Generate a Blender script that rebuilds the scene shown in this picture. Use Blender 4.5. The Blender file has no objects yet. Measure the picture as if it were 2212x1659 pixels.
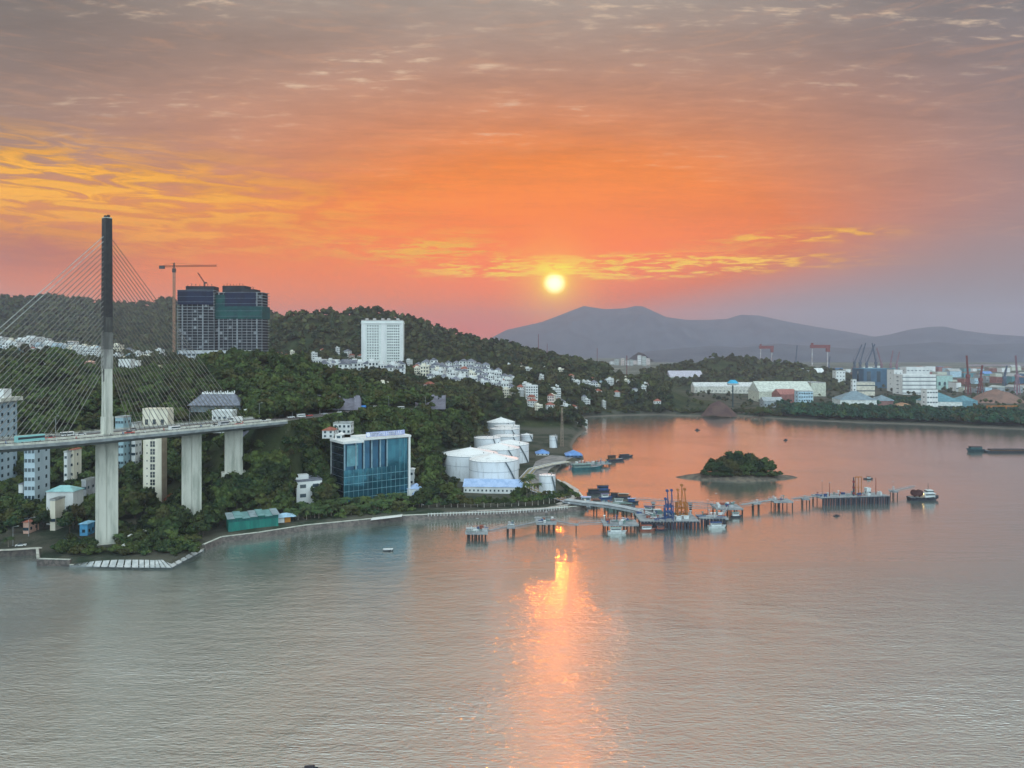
import bpy, math, random
import numpy as np
from mathutils import Vector, noise as mnoise
R = math.radians
random.seed(7)
rng = np.random.default_rng(11)
sc = bpy.context.scene
C = sc.collection
# ---- survey numbers: focal length in photo units, eye height (m), horizon line
F, H, HX, HY = 1609.0, 94.0, 1106.0, 755.0
def G(x, y, z=0.0):
    D = (H - z) * F / (y - HY)
    return ((x - HX) * D / F, D, z)
def QX(x, D): return (x - HX) * D / F
def QZ(y, D): return H - (y - HY) * D / F
def S(r, g, b, k=1.0):
    f = lambda c: ((c / 255 + 0.055) / 1.055) ** 2.4 if c > 10 else c / 255 / 12.92
    return (f(r) * k, f(g) * k, f(b) * k, 1.0)

# ---- camera
cam = bpy.data.objects.new('camera', bpy.data.cameras.new('camera'))
C.objects.link(cam); sc.camera = cam
cam.location = (0, 0, H); cam.rotation_euler = (R(90), 0, 0)
cam.data.sensor_width = 36; cam.data.lens = 36 * F / 2212
cam.data.shift_y = -74.5 / 2212
cam.data.clip_start = 1; cam.data.clip_end = 60000

# ---- render settings
sc.view_settings.view_transform = 'Standard'; sc.view_settings.look = 'None'
sc.view_settings.exposure = 0.0; sc.view_settings.gamma = 1
sc.cycles.use_denoising = True
sc.cycles.max_bounces = 6; sc.cycles.diffuse_bounces = 2; sc.cycles.glossy_bounces = 3
sc.cycles.transparent_max_bounces = 6; sc.cycles.volume_bounces = 1
sc.cycles.caustics_reflective = False; sc.cycles.caustics_refractive = False
sc.cycles.sample_clamp_indirect = 6; sc.cycles.sample_clamp_direct = 0

# ---- node helper
class NT:
    def __init__(s, tree): s.t = tree; s.t.nodes.clear()
    def n(s, typ, ins=(), **kw):
        nd = s.t.nodes.new(typ)
        for k, v in kw.items(): setattr(nd, k, v)
        for k, v in (ins.items() if isinstance(ins, dict) else enumerate(ins)):
            if v is None: continue
            if hasattr(v, 'is_output') or isinstance(v, bpy.types.NodeSocket): s.t.links.new(v, nd.inputs[k])
            else: nd.inputs[k].default_value = v
        return nd
    def m(s, op, a, b=0.0, c=0.0, clamp=False):
        return s.n('ShaderNodeMath', (a, b, c), operation=op, use_clamp=clamp).outputs[0]
    def vm(s, op, a, b=(0, 0, 0)):
        return s.n('ShaderNodeVectorMath', (a, b), operation=op).outputs[0]
    def mix(s, f, a, b, bt='MIX'):
        return s.n('ShaderNodeMix', {0: f, 6: a, 7: b}, data_type='RGBA', blend_type=bt).outputs[2]
    def ramp(s, f, stops, interp='LINEAR'):
        nd = s.n('ShaderNodeValToRGB', (f,)); cr = nd.color_ramp; cr.interpolation = interp
        while len(cr.elements) < len(stops): cr.elements.new(0.5)
        for e, (p, c) in zip(cr.elements, stops): e.position = p; e.color = c
        return nd.outputs[0]
    def noise(s, vec, scale, detail=4.0, rough=0.55, dist=0.0):
        return s.n('ShaderNodeTexNoise', {'Vector': vec, 'Scale': scale, 'Detail': detail, 'Roughness': rough, 'Distortion': dist}).outputs[0]
    def rng(s, v, a, b, c=0.0, d=1.0):
        return s.n('ShaderNodeMapRange', (v, a, b, c, d), interpolation_type='SMOOTHSTEP').outputs[0]

# ---- world: the evening sky
SUN_X, SUN_Y = 1198, 611
sun_az = math.atan((SUN_X - HX) / F); sun_el = math.atan((HY - SUN_Y) / math.hypot(F, SUN_X - HX))
world = bpy.data.worlds.new('World'); sc.world = world; world.use_nodes = True
w = NT(world.node_tree)
tc = w.n('ShaderNodeTexCoord').outputs['Generated']
sx = w.n('ShaderNodeSeparateXYZ', (tc,)); X, Y, Z = sx.outputs
az = w.m('ARCTAN2', X, Y); el = w.m('ARCSINE', Z)
def pe(x, y): return math.atan((x - HX) / F), math.atan((HY - y) / math.hypot(F, x - HX))
# cloud deck coordinates: a plane overhead, so streaks flatten toward the horizon
zz = w.m('ADD', w.m('MAXIMUM', Z, 0.0), 0.10)
deck = w.n('ShaderNodeCombineXYZ', (w.m('DIVIDE', X, zz), w.m('DIVIDE', Y, zz), 0.0)).outputs[0]
deckw = w.n('ShaderNodeMapping', {'Vector': deck, 'Location': (3.7, 1.9, 0)}).outputs[0]
sq = w.n('ShaderNodeMapping', {'Vector': deckw, 'Rotation': (0, 0, R(-5)), 'Scale': (0.7, 1.9, 1)}).outputs[0]
c1 = w.noise(sq, 1.9, 8, 0.6, 0.15)
c2 = w.noise(sq, 13.0, 6, 0.62, 0.1)
c3 = w.noise(deckw, 0.55, 4, 0.5)
azel = w.n('ShaderNodeCombineXYZ', (az, el, 0.0)).outputs[0]
str1 = w.noise(w.n('ShaderNodeMapping', {'Vector': azel, 'Scale': (13, 95, 1)}).outputs[0], 1.0, 7, 0.62, 0.8)
str2 = w.noise(w.n('ShaderNodeMapping', {'Vector': azel, 'Scale': (40, 300, 1), 'Location': (3, 1, 0)}).outputs[0], 1.0, 5, 0.6, 0.5)
deg = w.m('DIVIDE', el, math.pi / 2)
base = w.ramp(deg, [(0.0, S(140, 148, 164)), (0.03, S(150, 146, 152)), (0.075, S(150, 140, 136)), (0.16, S(158, 138, 126)),
                    (0.24, S(152, 140, 130)), (0.29, S(158, 150, 141)), (0.36, S(196, 189, 178)), (0.6, S(196, 192, 184)), (1.0, S(190, 192, 196))])
def blob(col, x, y, rx, ry, c, k, mul=None, p=2.0):
    a0, e0 = pe(x, y)
    d = w.m('ADD', w.m('POWER', w.m('ABSOLUTE', w.m('DIVIDE', w.m('SUBTRACT', az, a0), rx / F)), p),
            w.m('POWER', w.m('ABSOLUTE', w.m('DIVIDE', w.m('SUBTRACT', el, e0), ry / F)), p))
    f = w.m('MULTIPLY', w.m('EXPONENT', w.m('MULTIPLY', d, -1.0)), k)
    if mul is not None: f = w.m('MULTIPLY', f, mul)
    return w.mix(w.m('MINIMUM', f, 1.0), col, c)
col = base
col = blob(col, 0, -40, 420, 330, S(98, 98, 94), 0.85)
col = blob(col, 2250, 0, 520, 420, S(100, 104, 106), 0.85)
col = blob(col, 2300, 600, 330, 400, S(112, 116, 124), 0.75)
col = blob(col, 1080, 450, 800, 260, S(218, 152, 120), 0.8)
col = blob(col, 1200, 430, 560, 170, S(255, 150, 78, 1.05), 0.85)
col = blob(col, 420, 610, 620, 110, S(255, 142, 84, 1.05), 0.9)
col = blob(col, 1230, 560, 620, 120, S(255, 122, 20, 1.15), 0.97)
col = blob(col, 1190, 600, 330, 75, S(255, 112, 0, 1.2), 0.95)
col = blob(col, 960, 715, 480, 42, S(250, 122, 92), 0.85)
col = blob(col, 1950, 690, 480, 90, S(140, 144, 154), 0.95)
col = blob(col, 2150, 560, 300, 110, S(140, 128, 128), 0.6)
# bright wisps
wisp = w.rng(str1, 0.40, 0.60)
wisp2 = w.rng(w.m('ADD', w.m('MULTIPLY', str1, 0.6), w.m('MULTIPLY', str2, 0.4)), 0.46, 0.60)
cl = w.rng(w.m('ADD', w.m('MULTIPLY', c1, 0.75), w.m('MULTIPLY', c2, 0.25)), 0.42, 0.62)
col = blob(col, 200, 455, 420, 60, S(245, 160, 92), 0.6)
col = blob(col, 60, 405, 440, 72, S(252, 182, 58, 1.04), 1.45, wisp)
col = blob(col, 330, 500, 330, 46, S(255, 172, 70), 1.2, wisp2)
col = blob(col, 40, 545, 190, 45, S(178, 112, 96), 0.75)
col = blob(col, 560, 600, 330, 50, S(255, 160, 120), 0.5, wisp2)
col = blob(col, 1330, 574, 330, 20, S(255, 196, 0, 1.1), 3.2, wisp2, 2.6)
col = blob(col, 900, 538, 150, 20, S(255, 178, 20), 2.2, wisp2)
col = blob(col, 1010, 508, 60, 12, S(255, 178, 60), 0.9, wisp)
col = blob(col, 1710, 511, 130, 11, S(255, 190, 60), 2.2, wisp2)
col = blob(col, 1240, 590, 200, 12, S(255, 205, 20, 1.15), 2.2, wisp2)
# grey deck with pale gaps, strongest high up
up = w.rng(el, R(3), R(17))
shade = w.m('ADD', 0.27, w.m('MULTIPLY', w.m('ADD', w.m('ADD', w.m('MULTIPLY', c1, 0.5), w.m('MULTIPLY', c3, 0.3)), w.m('MULTIPLY', c2, 0.2)), 1.5))
col = w.mix(up, col, w.mix(1.0, col, w.n('ShaderNodeCombineColor', (shade, shade, shade)).outputs[0], 'MULTIPLY'))
gap = w.m('MULTIPLY', w.m('MULTIPLY', w.m('POWER', w.rng(c2, 0.50, 0.72), 1.2), w.rng(c1, 0.48, 0.62)), w.rng(el, R(9), R(20)))
col = w.mix(w.m('MULTIPLY', gap, 0.7), col, S(232, 206, 178))
rib = w.m('MULTIPLY', w.rng(str1, 0.5, 0.7), w.rng(el, R(5), R(9)))
col = w.mix(w.m('MULTIPLY', rib, 0.14), col, S(240, 180, 140))
# sun disc seen through the cloud
sd = Vector((math.sin(sun_az) * math.cos(sun_el), math.cos(sun_az) * math.cos(sun_el), math.sin(sun_el)))
dot = w.n('ShaderNodeVectorMath', (tc, tuple(sd)), operation='DOT_PRODUCT').outputs[1]
ang = w.m('ARCCOSINE', w.m('MINIMUM', dot, 1.0))
col = w.mix(w.m('MULTIPLY', w.m('EXPONENT', w.m('MULTIPLY', w.m('POWER', w.m('DIVIDE', ang, R(2.8)), 2.0), -1.0)), 0.9), col, S(255, 165, 0, 1.2))
col = w.mix(w.m('MULTIPLY', w.m('EXPONENT', w.m('MULTIPLY', w.m('POWER', w.m('DIVIDE', ang, R(1.05)), 2.0), -1.0)), 1.0), col, S(255, 222, 50, 1.3))
core = w.m('EXPONENT', w.m('MULTIPLY', w.m('POWER', w.m('DIVIDE', ang, R(0.72)), 3.0), -1.0))
col = w.mix(core, col, (2.6, 2.25, 1.35, 1))
cap = blob((0, 0, 0, 1), 1205, 581, 62, 14, (1, 1, 1, 1), 1.0)
col = w.mix(w.m('MULTIPLY', cap, w.rng(str2, 0.3, 0.55)), col, S(255, 230, 60, 1.2))
# sky behind the camera, brightened and blued as fill for camera-facing fronts
rear = w.rng(Y, 0.25, -0.55)
col = w.mix(w.m('MULTIPLY', rear, w.rng(Z, -0.05, 0.1)), col, (1.75, 2.12, 2.25, 1))
hsv = w.n('ShaderNodeHueSaturation', {'Saturation': 1.14, 'Value': 1.03, 'Color': col}).outputs[0]
bg = w.n('ShaderNodeBackground', (hsv, 1.0))
WORLD_BG = bg
w.n('ShaderNodeOutputWorld', (bg.outputs[0],))

# ---- sun
sl = bpy.data.lights.new('sun', 'SUN'); sl.energy = 0.25; sl.angle = R(0.55); sl.color = (1.0, 0.21, 0.015)
so = bpy.data.objects.new('sun', sl); C.objects.link(so)
so.rotation_euler = sd.to_track_quat('Z', 'Y').to_euler()
so.location = (60, 900, 400)

# ---- materials
MATS = {}
def mat(name, c, c2=None, rough=0.85, scale=0.3, metal=0.0, spec=0.3, bump=0.0, bscale=None, det=5, lo=0.4, hi=0.6, emit=None, streak=False):
    if name in MATS: return MATS[name]
    m = bpy.data.materials.new(name); m.use_nodes = True; t = NT(m.node_tree)
    geo = t.n('ShaderNodeNewGeometry').outputs['Position']
    if streak: geo = t.n('ShaderNodeMapping', {'Vector': geo, 'Scale': (1, 1, 0.15)}).outputs[0]
    if c2 is None: c2 = tuple(v * 0.72 for v in c[:3])
    f = t.noise(geo, scale, det, 0.6)
    colr = t.mix(t.rng(f, lo, hi), tuple(c[:3]) + (1,), tuple(c2[:3]) + (1,))
    ins = {'Base Color': colr, 'Roughness': rough, 'Metallic': metal, 'Specular IOR Level': spec}
    if bump:
        b = t.n('ShaderNodeBump', {'Strength': 1.0, 'Distance': bump, 'Height': t.noise(geo, bscale or scale * 4, 5, 0.65)})
        ins['Normal'] = b.outputs[0]
    if emit: ins['Emission Color'] = emit; ins['Emission Strength'] = 1.0
    p = t.n('ShaderNodeBsdfPrincipled', ins)
    t.n('ShaderNodeOutputMaterial', (p.outputs[0],))
    MATS[name] = m
    return m

# ---- mesh builder
class MB:
    def __init__(s): s.v = []; s.f = []; s.mi = []
    def quad(s, a, b, c, d, m=0):
        i = len(s.v); s.v += [a, b, c, d]; s.f.append((i, i + 1, i + 2, i + 3)); s.mi.append(m)
    def poly(s, pts, m=0):
        i = len(s.v); s.v += list(pts); s.f.append(tuple(range(i, i + len(pts)))); s.mi.append(m)
    def box(s, x0, x1, y0, y1, z0, z1, m=0, top=None):
        i = len(s.v)
        s.v += [(x0, y0, z0), (x1, y0, z0), (x1, y1, z0), (x0, y1, z0), (x0, y0, z1), (x1, y0, z1), (x1, y1, z1), (x0, y1, z1)]
        for q, k in (((0, 3, 2, 1), m), ((4, 5, 6, 7), m if top is None else top), ((0, 1, 5, 4), m), ((1, 2, 6, 5), m), ((2, 3, 7, 6), m), ((3, 0, 4, 7), m)):
            s.f.append(tuple(i + j for j in q)); s.mi.append(k)
    def bar(s, a, b, w, h=None, m=0, up=(0, 0, 1)):
        h = h or w; a = Vector(a); b = Vector(b); d = (b - a)
        if d.length < 1e-6: return
        d.normalize(); u = Vector(up)
        if abs(d.dot(u)) > 0.98: u = Vector((1, 0, 0))
        sd_ = d.cross(u).normalized(); u = sd_.cross(d)
        sd_ = sd_ * (w / 2); u = u * (h / 2); i = len(s.v)
        for p in (a, b): s.v += [tuple(p - sd_ - u), tuple(p + sd_ - u), tuple(p + sd_ + u), tuple(p - sd_ + u)]
        for q in ((0, 3, 2, 1), (4, 5, 6, 7), (0, 1, 5, 4), (1, 2, 6, 5), (2, 3, 7, 6), (3, 0, 4, 7)):
            s.f.append(tuple(i + j for j in q)); s.mi.append(m)
    def cyl(s, a, b, r0, r1=None, n=8, m=0, caps=True):
        r1 = r0 if r1 is None else r1; a = Vector(a); b = Vector(b); d = (b - a).normalized()
        u = Vector((0, 0, 1)) if abs(d.z) < 0.9 else Vector((1, 0, 0))
        e1 = d.cross(u).normalized(); e2 = d.cross(e1); i = len(s.v)
        for p, r in ((a, r0), (b, r1)):
            for k in range(n):
                t = 2 * math.pi * k / n; s.v.append(tuple(p + (e1 * math.cos(t) + e2 * math.sin(t)) * r))
        for k in range(n): j = (k + 1) % n; s.f.append((i + k, i + j, i + n + j, i + n + k)); s.mi.append(m)
        if caps: s.f.append(tuple(i + k for k in range(n))[::-1]); s.f.append(tuple(i + n + k for k in range(n))); s.mi += [m, m]
    def cone(s, c, r, h, n=24, m=0, z=0.0):
        i = len(s.v)
        for k in range(n): t = 2 * math.pi * k / n; s.v.append((c[0] + r * math.cos(t), c[1] + r * math.sin(t), z))
        s.v.append((c[0], c[1], z + h))
        for k in range(n): s.f.append((i + k, i + (k + 1) % n, i + n)); s.mi.append(m)
    def hip(s, x0, x1, y0, y1, z, h, m=0, ov=0.4, gable=False):
        x0 -= ov; x1 += ov; y0 -= ov; y1 += ov; i = len(s.v)
        if x1 - x0 >= y1 - y0:
            k = 0 if gable else (y1 - y0) / 2; ym = (y0 + y1) / 2
            s.v += [(x0, y0, z), (x1, y0, z), (x1, y1, z), (x0, y1, z), (x0 + k, ym, z + h), (x1 - k, ym, z + h)]
            fs = ((0, 1, 5, 4), (1, 2, 5), (2, 3, 4, 5), (3, 0, 4), (0, 3, 2, 1))
        else:
            k = 0 if gable else (x1 - x0) / 2; xm = (x0 + x1) / 2
            s.v += [(x0, y0, z), (x1, y0, z), (x1, y1, z), (x0, y1, z), (xm, y0 + k, z + h), (xm, y1 - k, z + h)]
            fs = ((0, 1, 4), (1, 2, 5, 4), (2, 3, 5), (3, 0, 4, 5), (0, 3, 2, 1))
        for f in fs: s.f.append(tuple(i + j for j in f)); s.mi.append(m)
    def xf(s, loc=(0, 0, 0), rz=0.0, sc_=1.0):
        c, n = math.cos(rz) * sc_, math.sin(rz) * sc_
        s.v = [(x * c - y * n + loc[0], x * n + y * c + loc[1], z * sc_ + loc[2]) for x, y, z in s.v]; return s
    def add(s, o, loc=(0, 0, 0), rz=0.0):
        i = len(s.v); c, n = math.cos(rz), math.sin(rz)
        s.v += [(x * c - y * n + loc[0], x * n + y * c + loc[1], z + loc[2]) for x, y, z in o.v]
        s.f += [tuple(i + j for j in f) for f in o.f]; s.mi += o.mi
    def mesh(s, name, mats):
        me = bpy.data.meshes.new(name); me.from_pydata(s.v, [], s.f)
        for q in (mats if isinstance(mats, (list, tuple)) else [mats]): me.materials.append(q)
        if any(s.mi): me.polygons.foreach_set('material_index', s.mi)
        me.update(); return me
    def build(s, name, mats, parent=None, smooth=False):
        me = s.mesh(name, mats)
        if smooth: me.polygons.foreach_set('use_smooth', [True] * len(me.polygons))
        o = bpy.data.objects.new(name, me); C.objects.link(o)
        if parent is not None: o.parent = parent
        return o
def tag(o, label=None, cat=None, group=None, kind=None):
    if label: o['label'] = label
    if cat: o['category'] = cat
    if group: o['group'] = group
    if kind: o['kind'] = kind
    return o
def thing(name, label, cat, loc=(0, 0, 0), rz=0.0, group=None):
    o = bpy.data.objects.new(name, None); C.objects.link(o); o.location = loc; o.rotation_euler = (0, 0, rz)
    o.empty_display_size = 0.5
    return tag(o, label, cat, group)
def kids(o): return [c for c in o.children]
CH = {}
def dup(o, loc, rz=0.0, label=None, group=None, scale=None, _p=None):
    c = o.copy(); C.objects.link(c); c.location = loc; c.rotation_euler = (0, 0, rz)
    if scale: c.scale = scale if isinstance(scale, tuple) else (scale,) * 3
    if label: c['label'] = label
    if group: c['group'] = group
    for ch in list(o.children):
        d = ch.copy(); C.objects.link(d); d.parent = c
        for g in list(ch.children):
            e = g.copy(); C.objects.link(e); e.parent = d
    return c
# ================= terrain =================
COLS = {
 -250: [(250,2.6),(420,4),(480,20),(560,60),(610,70),(700,62),(900,84),(1100,94),(1400,60),(2000,150),(2400,262),(2900,120),(3500,5)],
 0: [(250,2.6),(430,4),(480,20),(560,58),(610,70),(700,62),(900,85),(1100,94),(1400,60),(2000,150),(2400,258),(2900,120),(3500,5)],
 130: [(250,2.6),(430,4),(490,26),(560,66),(610,82),(700,66),(900,84),(1100,92),(1400,60),(2000,150),(2400,266),(2900,120),(3500,5)],
 230: [(250,2.6),(430,4),(490,26),(560,54),(610,66),(700,60),(900,82),(1100,88),(1400,60),(2000,150),(2400,250),(2900,120),(3500,5)],
 330: [(250,2.6),(400,4),(450,12),(490,34),(560,58),(610,72),(700,64),(900,78),(1100,82),(1400,60),(2000,150),(2400,238),(2900,120),(3500,5)],
 450: [(250,2.6),(385,3),(410,14),(440,28),(480,47),(530,58),(620,80),(720,66),(950,70),(1100,70),(1400,60),(2000,150),(2400,238),(2900,120),(3500,5)],
 600: [(250,2.6),(402,4),(416,24),(427,44),(440,49),(475,50),(530,59),(620,81),(720,63),(950,66),(1100,66),(1300,86),(1555,142),(1750,116),(2000,140),(2400,204),(2900,105),(3500,5)],
 560: [(250,2.6),(392,4),(412,24),(426,42),(440,48),(475,50),(530,60),(620,83),(720,66),(950,70),(1100,68),(1400,80),(1560,112),(1700,112),(2000,150),(2400,228),(2900,120),(3500,5)],
 640: [(250,2.6),(434,4),(446,26),(458,46),(466,49),(480,50),(530,58),(620,78),(720,60),(950,62),(1100,64),(1300,92),(1550,170),(1750,120),(2000,130),(2400,180),(2900,90),(3500,5)],
 700: [(250,2.6),(442,4),(462,24),(480,43),(493,49),(520,50),(560,56),(620,66),(720,54),(950,60),(1100,63),(1300,92),(1550,178),(1750,120),(2200,60),(2900,20),(3500,5)],
 800: [(250,2.6),(440,4),(480,18),(510,40),(535,49),(560,50),(600,52),(700,54),(800,58),(1000,62),(1200,64),(1300,88),(1550,176),(1750,120),(2200,40),(2900,5)],
 900: [(250,2.6),(470,4),(510,14),(540,32),(570,46),(600,47),(640,40),(720,42),(800,46),(1000,56),(1200,62),(1300,82),(1550,152),(1750,100),(2200,30),(2900,5)],
 1020: [(250,2.6),(628,4),(650,26),(700,32),(850,37),(900,43),(1000,52),(1200,64),(1350,82),(1550,120),(1750,80),(2200,20),(2900,3)],
 1048: [(250,2.6),(830,4),(855,16),(880,30),(920,40),(950,43),(1000,50),(1200,62),(1350,78),(1500,108),(1700,60),(2200,5)],
 1000: [(250,2.6),(560,4),(590,18),(620,40),(660,36),(700,34),(850,38),(900,43),(1000,53),(1200,64),(1350,82),(1550,124),(1750,80),(2200,20),(2900,3)],
 1100: [(250,2.6),(830,4),(855,10),(880,20),(920,34),(950,40),(1000,48),(1200,60),(1350,74),(1500,94),(1700,50),(2200,5)],
 1200: [(250,2.6),(820,3),(850,12),(880,18),(950,28),(1050,38),(1120,43),(1250,50),(1500,72),(1700,40),(2200,4)],
 1300: [(250,2.6),(1050,2.6),(1085,9),(1120,24),(1180,31),(1250,38),(1400,54),(1500,60),(1700,20),(2000,3)],
 1400: [(250,2.6),(1070,2.6),(1100,12),(1170,34),(1240,34),(1320,28),(1450,18),(1700,6),(1850,34),(1950,28),(2300,3)],
 1500: [(250,2.6),(1070,2.6),(1110,7),(1200,14),(1300,6),(1600,4),(1750,30),(1880,66),(2000,58),(2300,10),(2500,3)],
 1600: [(250,2.6),(1600,3),(1720,26),(1880,70),(2000,64),(2300,10),(2500,3)],
 1700: [(250,2.6),(1600,3),(1720,24),(1880,60),(2000,50),(2300,5),(2500,3)],
 1800: [(250,2.6),(1650,3),(1800,22),(1880,32),(2000,24),(2300,3)],
 1860: [(250,2.6),(3000,3)],
 2600: [(250,2.6),(3000,3)],
}
_cx = np.array(sorted(COLS)); _LD = np.log(np.linspace(1, 1, 1)); _dd = np.exp(np.linspace(math.log(150), math.log(16000), 700))
_tab = []
for c in _cx:
    d, z = zip(*COLS[int(c)]); z = list(z)
    _tab.append(np.interp(_dd, d, z))
_tab = np.array(_tab)
k_ = np.ones(7) / 7
_tab = np.array([np.convolve(np.pad(r, 3, 'edge'), k_, 'valid') for r in _tab])
def base_h(x, D):
    """ground height for arrays of photo column x and distance D"""
    x = np.clip(x, _cx[0], _cx[-1]); i = np.clip(np.searchsorted(_cx, x) - 1, 0, len(_cx) - 2)
    t = (x - _cx[i]) / (_cx[i + 1] - _cx[i]); t = t * t * (3 - 2 * t) * 0.6 + t * 0.4
    ld = np.clip((np.log(np.maximum(D, 151)) - math.log(150)) / (math.log(16000) - math.log(150)) * 699, 0, 698.99)
    j = ld.astype(int); f = ld - j
    a = _tab[i, j] * (1 - f) + _tab[i, j + 1] * f; b = _tab[i + 1, j] * (1 - f) + _tab[i + 1, j + 1] * f
    return a * (1 - t) + b * t
# coastline (photo x, y) walked from the left edge round the bay
COAST = [(-900,1245),(-200,1215),(0,1203),(78,1199),(80,1222),(150,1224),(250,1226),(372,1227),(441,1189),(480,1172),(560,1162),(660,1146),(780,1134),
         (870,1124),(960,1120),(1080,1116),(1180,1110),(1262,1102),(1266,1090),(1252,1072),(1228,1058),(1206,1044),(1200,1028),(1204,1014),(1216,1004),(1246,1000),
         (1262,992),(1258,982),(1238,972),(1236,962),(1246,946),(1258,936),(1268,930),(1262,918),(1254,908),(1270,901),(1330,898),(1420,896),(1500,899),
         (1600,899),(1700,906),(1850,913),(2000,918),(2120,924),(2260,930),(2500,940),(3000,960)]
_cp = np.array([G(x, y)[:2] for x, y in COAST])
LAND = np.vstack([_cp, [[6000, 900], [22000, 9000], [22000, 20000], [-22000, 20000], [-22000, 2000], [-2500, 300]]])
def sdist(P):
    """signed distance to the coast, + on land"""
    n = len(LAND); best = np.full(len(P), 1e18); ins = np.zeros(len(P), bool)
    for i in range(n):
        a = LAND[i]; b = LAND[(i + 1) % n]; ab = b - a
        t = np.clip(((P - a) @ ab) / (ab @ ab), 0, 1)
        d = ((P - a - t[:, None] * ab) ** 2).sum(1); best = np.minimum(best, d)
        c = ((a[1] > P[:, 1]) != (b[1] > P[:, 1]))
        with np.errstate(divide='ignore', invalid='ignore'):
            xi = (b[0] - a[0]) * (P[:, 1] - a[1]) / (b[1] - a[1]) + a[0]
        ins ^= c & (P[:, 0] < xi)
    return np.where(ins, 1, -1) * np.sqrt(best)
def vnoise(x, y, s, seed=0):
    x = x / s + seed * 17.3; y = y / s + seed * 9.1
    xi = np.floor(x); yi = np.floor(y); fx = x - xi; fy = y - yi
    h = lambda a, b: (np.sin(a * 127.1 + b * 311.7 + seed) * 43758.5453) % 1.0
    fx = fx * fx * (3 - 2 * fx); fy = fy * fy * (3 - 2 * fy)
    return (h(xi, yi) * (1 - fx) + h(xi + 1, yi) * fx) * (1 - fy) + (h(xi, yi + 1) * (1 - fx) + h(xi + 1, yi + 1) * fx) * fy - 0.5
def ground(X, D):
    X = np.atleast_1d(np.asarray(X, float)); D = np.atleast_1d(np.asarray(D, float))
    h = base_h(X / D * F + HX, D)
    rough = np.clip((h - 6) / 30, 0, 1) * np.clip(D / 900, 0.25, 2.2)
    h = h + rough * (vnoise(X, D, 90, 1) * 12 + vnoise(X, D, 37, 2) * 5 + vnoise(X, D, 15, 3) * 2)
    s = sdist(np.stack([X, D], 1))
    far = np.clip((D - 500) / 400, 0, 1)
    w_ = 1.2 + 7 * far
    return np.where(s > w_, np.minimum(h, 2.4 + np.maximum(s - w_, 0) * 0.9), -2.5 + (2.4 + 2.5) * np.clip((s + w_) / (2 * w_), 0, 1))
FLATS = []
def add_flat(pts, hw): FLATS.append((np.array(pts, float), hw))
_g0 = ground
def ground(X, D):
    X = np.atleast_1d(np.asarray(X, float)); D = np.atleast_1d(np.asarray(D, float)); h = _g0(X, D)
    for pts, hw in FLATS:
        lo = pts[:, :2].min(0) - hw - 12; hi = pts[:, :2].max(0) + hw + 12
        k = np.where((X > lo[0]) & (X < hi[0]) & (D > lo[1]) & (D < hi[1]))[0]
        if not len(k): continue
        P = np.stack([X[k], D[k]], 1); bd = np.full(len(k), 1e9); bz = np.zeros(len(k))
        for a, b in zip(pts[:-1], pts[1:]):
            ab = b[:2] - a[:2]; t = np.clip(((P - a[:2]) @ ab) / max(ab @ ab, 1e-6), 0, 1)
            d = np.sqrt(((P - a[:2] - t[:, None] * ab) ** 2).sum(1)); u = d < bd
            bd[u] = d[u]; bz[u] = (a[2] + t * (b[2] - a[2]))[u]
        w = np.clip((hw + 9 - bd) / 9, 0, 1); w = w * w * (3 - 2 * w)
        h[k] = h[k] * (1 - w) + bz * w
    return h
ROAD = [(QX(599, 435), 435, 53.2), (QX(640, 462), 462, 51.5), (QX(700, 497), 497, 50.5), (QX(777, 535), 535, 50), (QX(850, 560), 560, 49), (QX(930, 585), 585, 47), (QX(990, 640), 640, 40)]
add_flat([(x, y, z - 0.5) for x, y, z in ROAD], 7.5)
def gz(x, D): return float(ground(x, D)[0])
def grid_mesh(name, us, ds, hfun, material, label=None, kind='structure'):
    U, DD = np.meshgrid(us, ds); Xg = (U * DD).ravel(); Dg = DD.ravel(); Zg = hfun(Xg, Dg)
    n, m_ = len(ds), len(us); idx = np.arange(n * m_).reshape(n, m_)
    q = np.stack([idx[:-1, :-1], idx[:-1, 1:], idx[1:, 1:], idx[1:, :-1]], -1).reshape(-1, 4)
    keep = (Zg[q] > -2.4).any(1); q = q[keep]
    me = raw_mesh(name, np.stack([Xg, Dg, Zg], 1), q, material, smooth=True)
    o = bpy.data.objects.new(name, me); C.objects.link(o); tag(o, label, None, None, kind); return o
def raw_mesh(name, V, Q, material, smooth=False, mi=None):
    me = bpy.data.meshes.new(name); k = Q.shape[1]
    me.vertices.add(len(V)); me.vertices.foreach_set('co', V.astype(np.float32).ravel())
    me.loops.add(Q.size); me.loops.foreach_set('vertex_index', Q.astype(np.int32).ravel())
    me.polygons.add(len(Q)); me.polygons.foreach_set('loop_start', np.arange(0, Q.size, k, dtype=np.int32))
    me.polygons.foreach_set('loop_total', np.full(len(Q), k, np.int32))
    if smooth: me.polygons.foreach_set('use_smooth', np.ones(len(Q), bool))
    for q in (material if isinstance(material, list) else [material]): me.materials.append(q)
    if mi is not None: me.polygons.foreach_set('material_index', mi.astype(np.int32))
    me.update(calc_edges=True); me.validate(); return me

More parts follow.
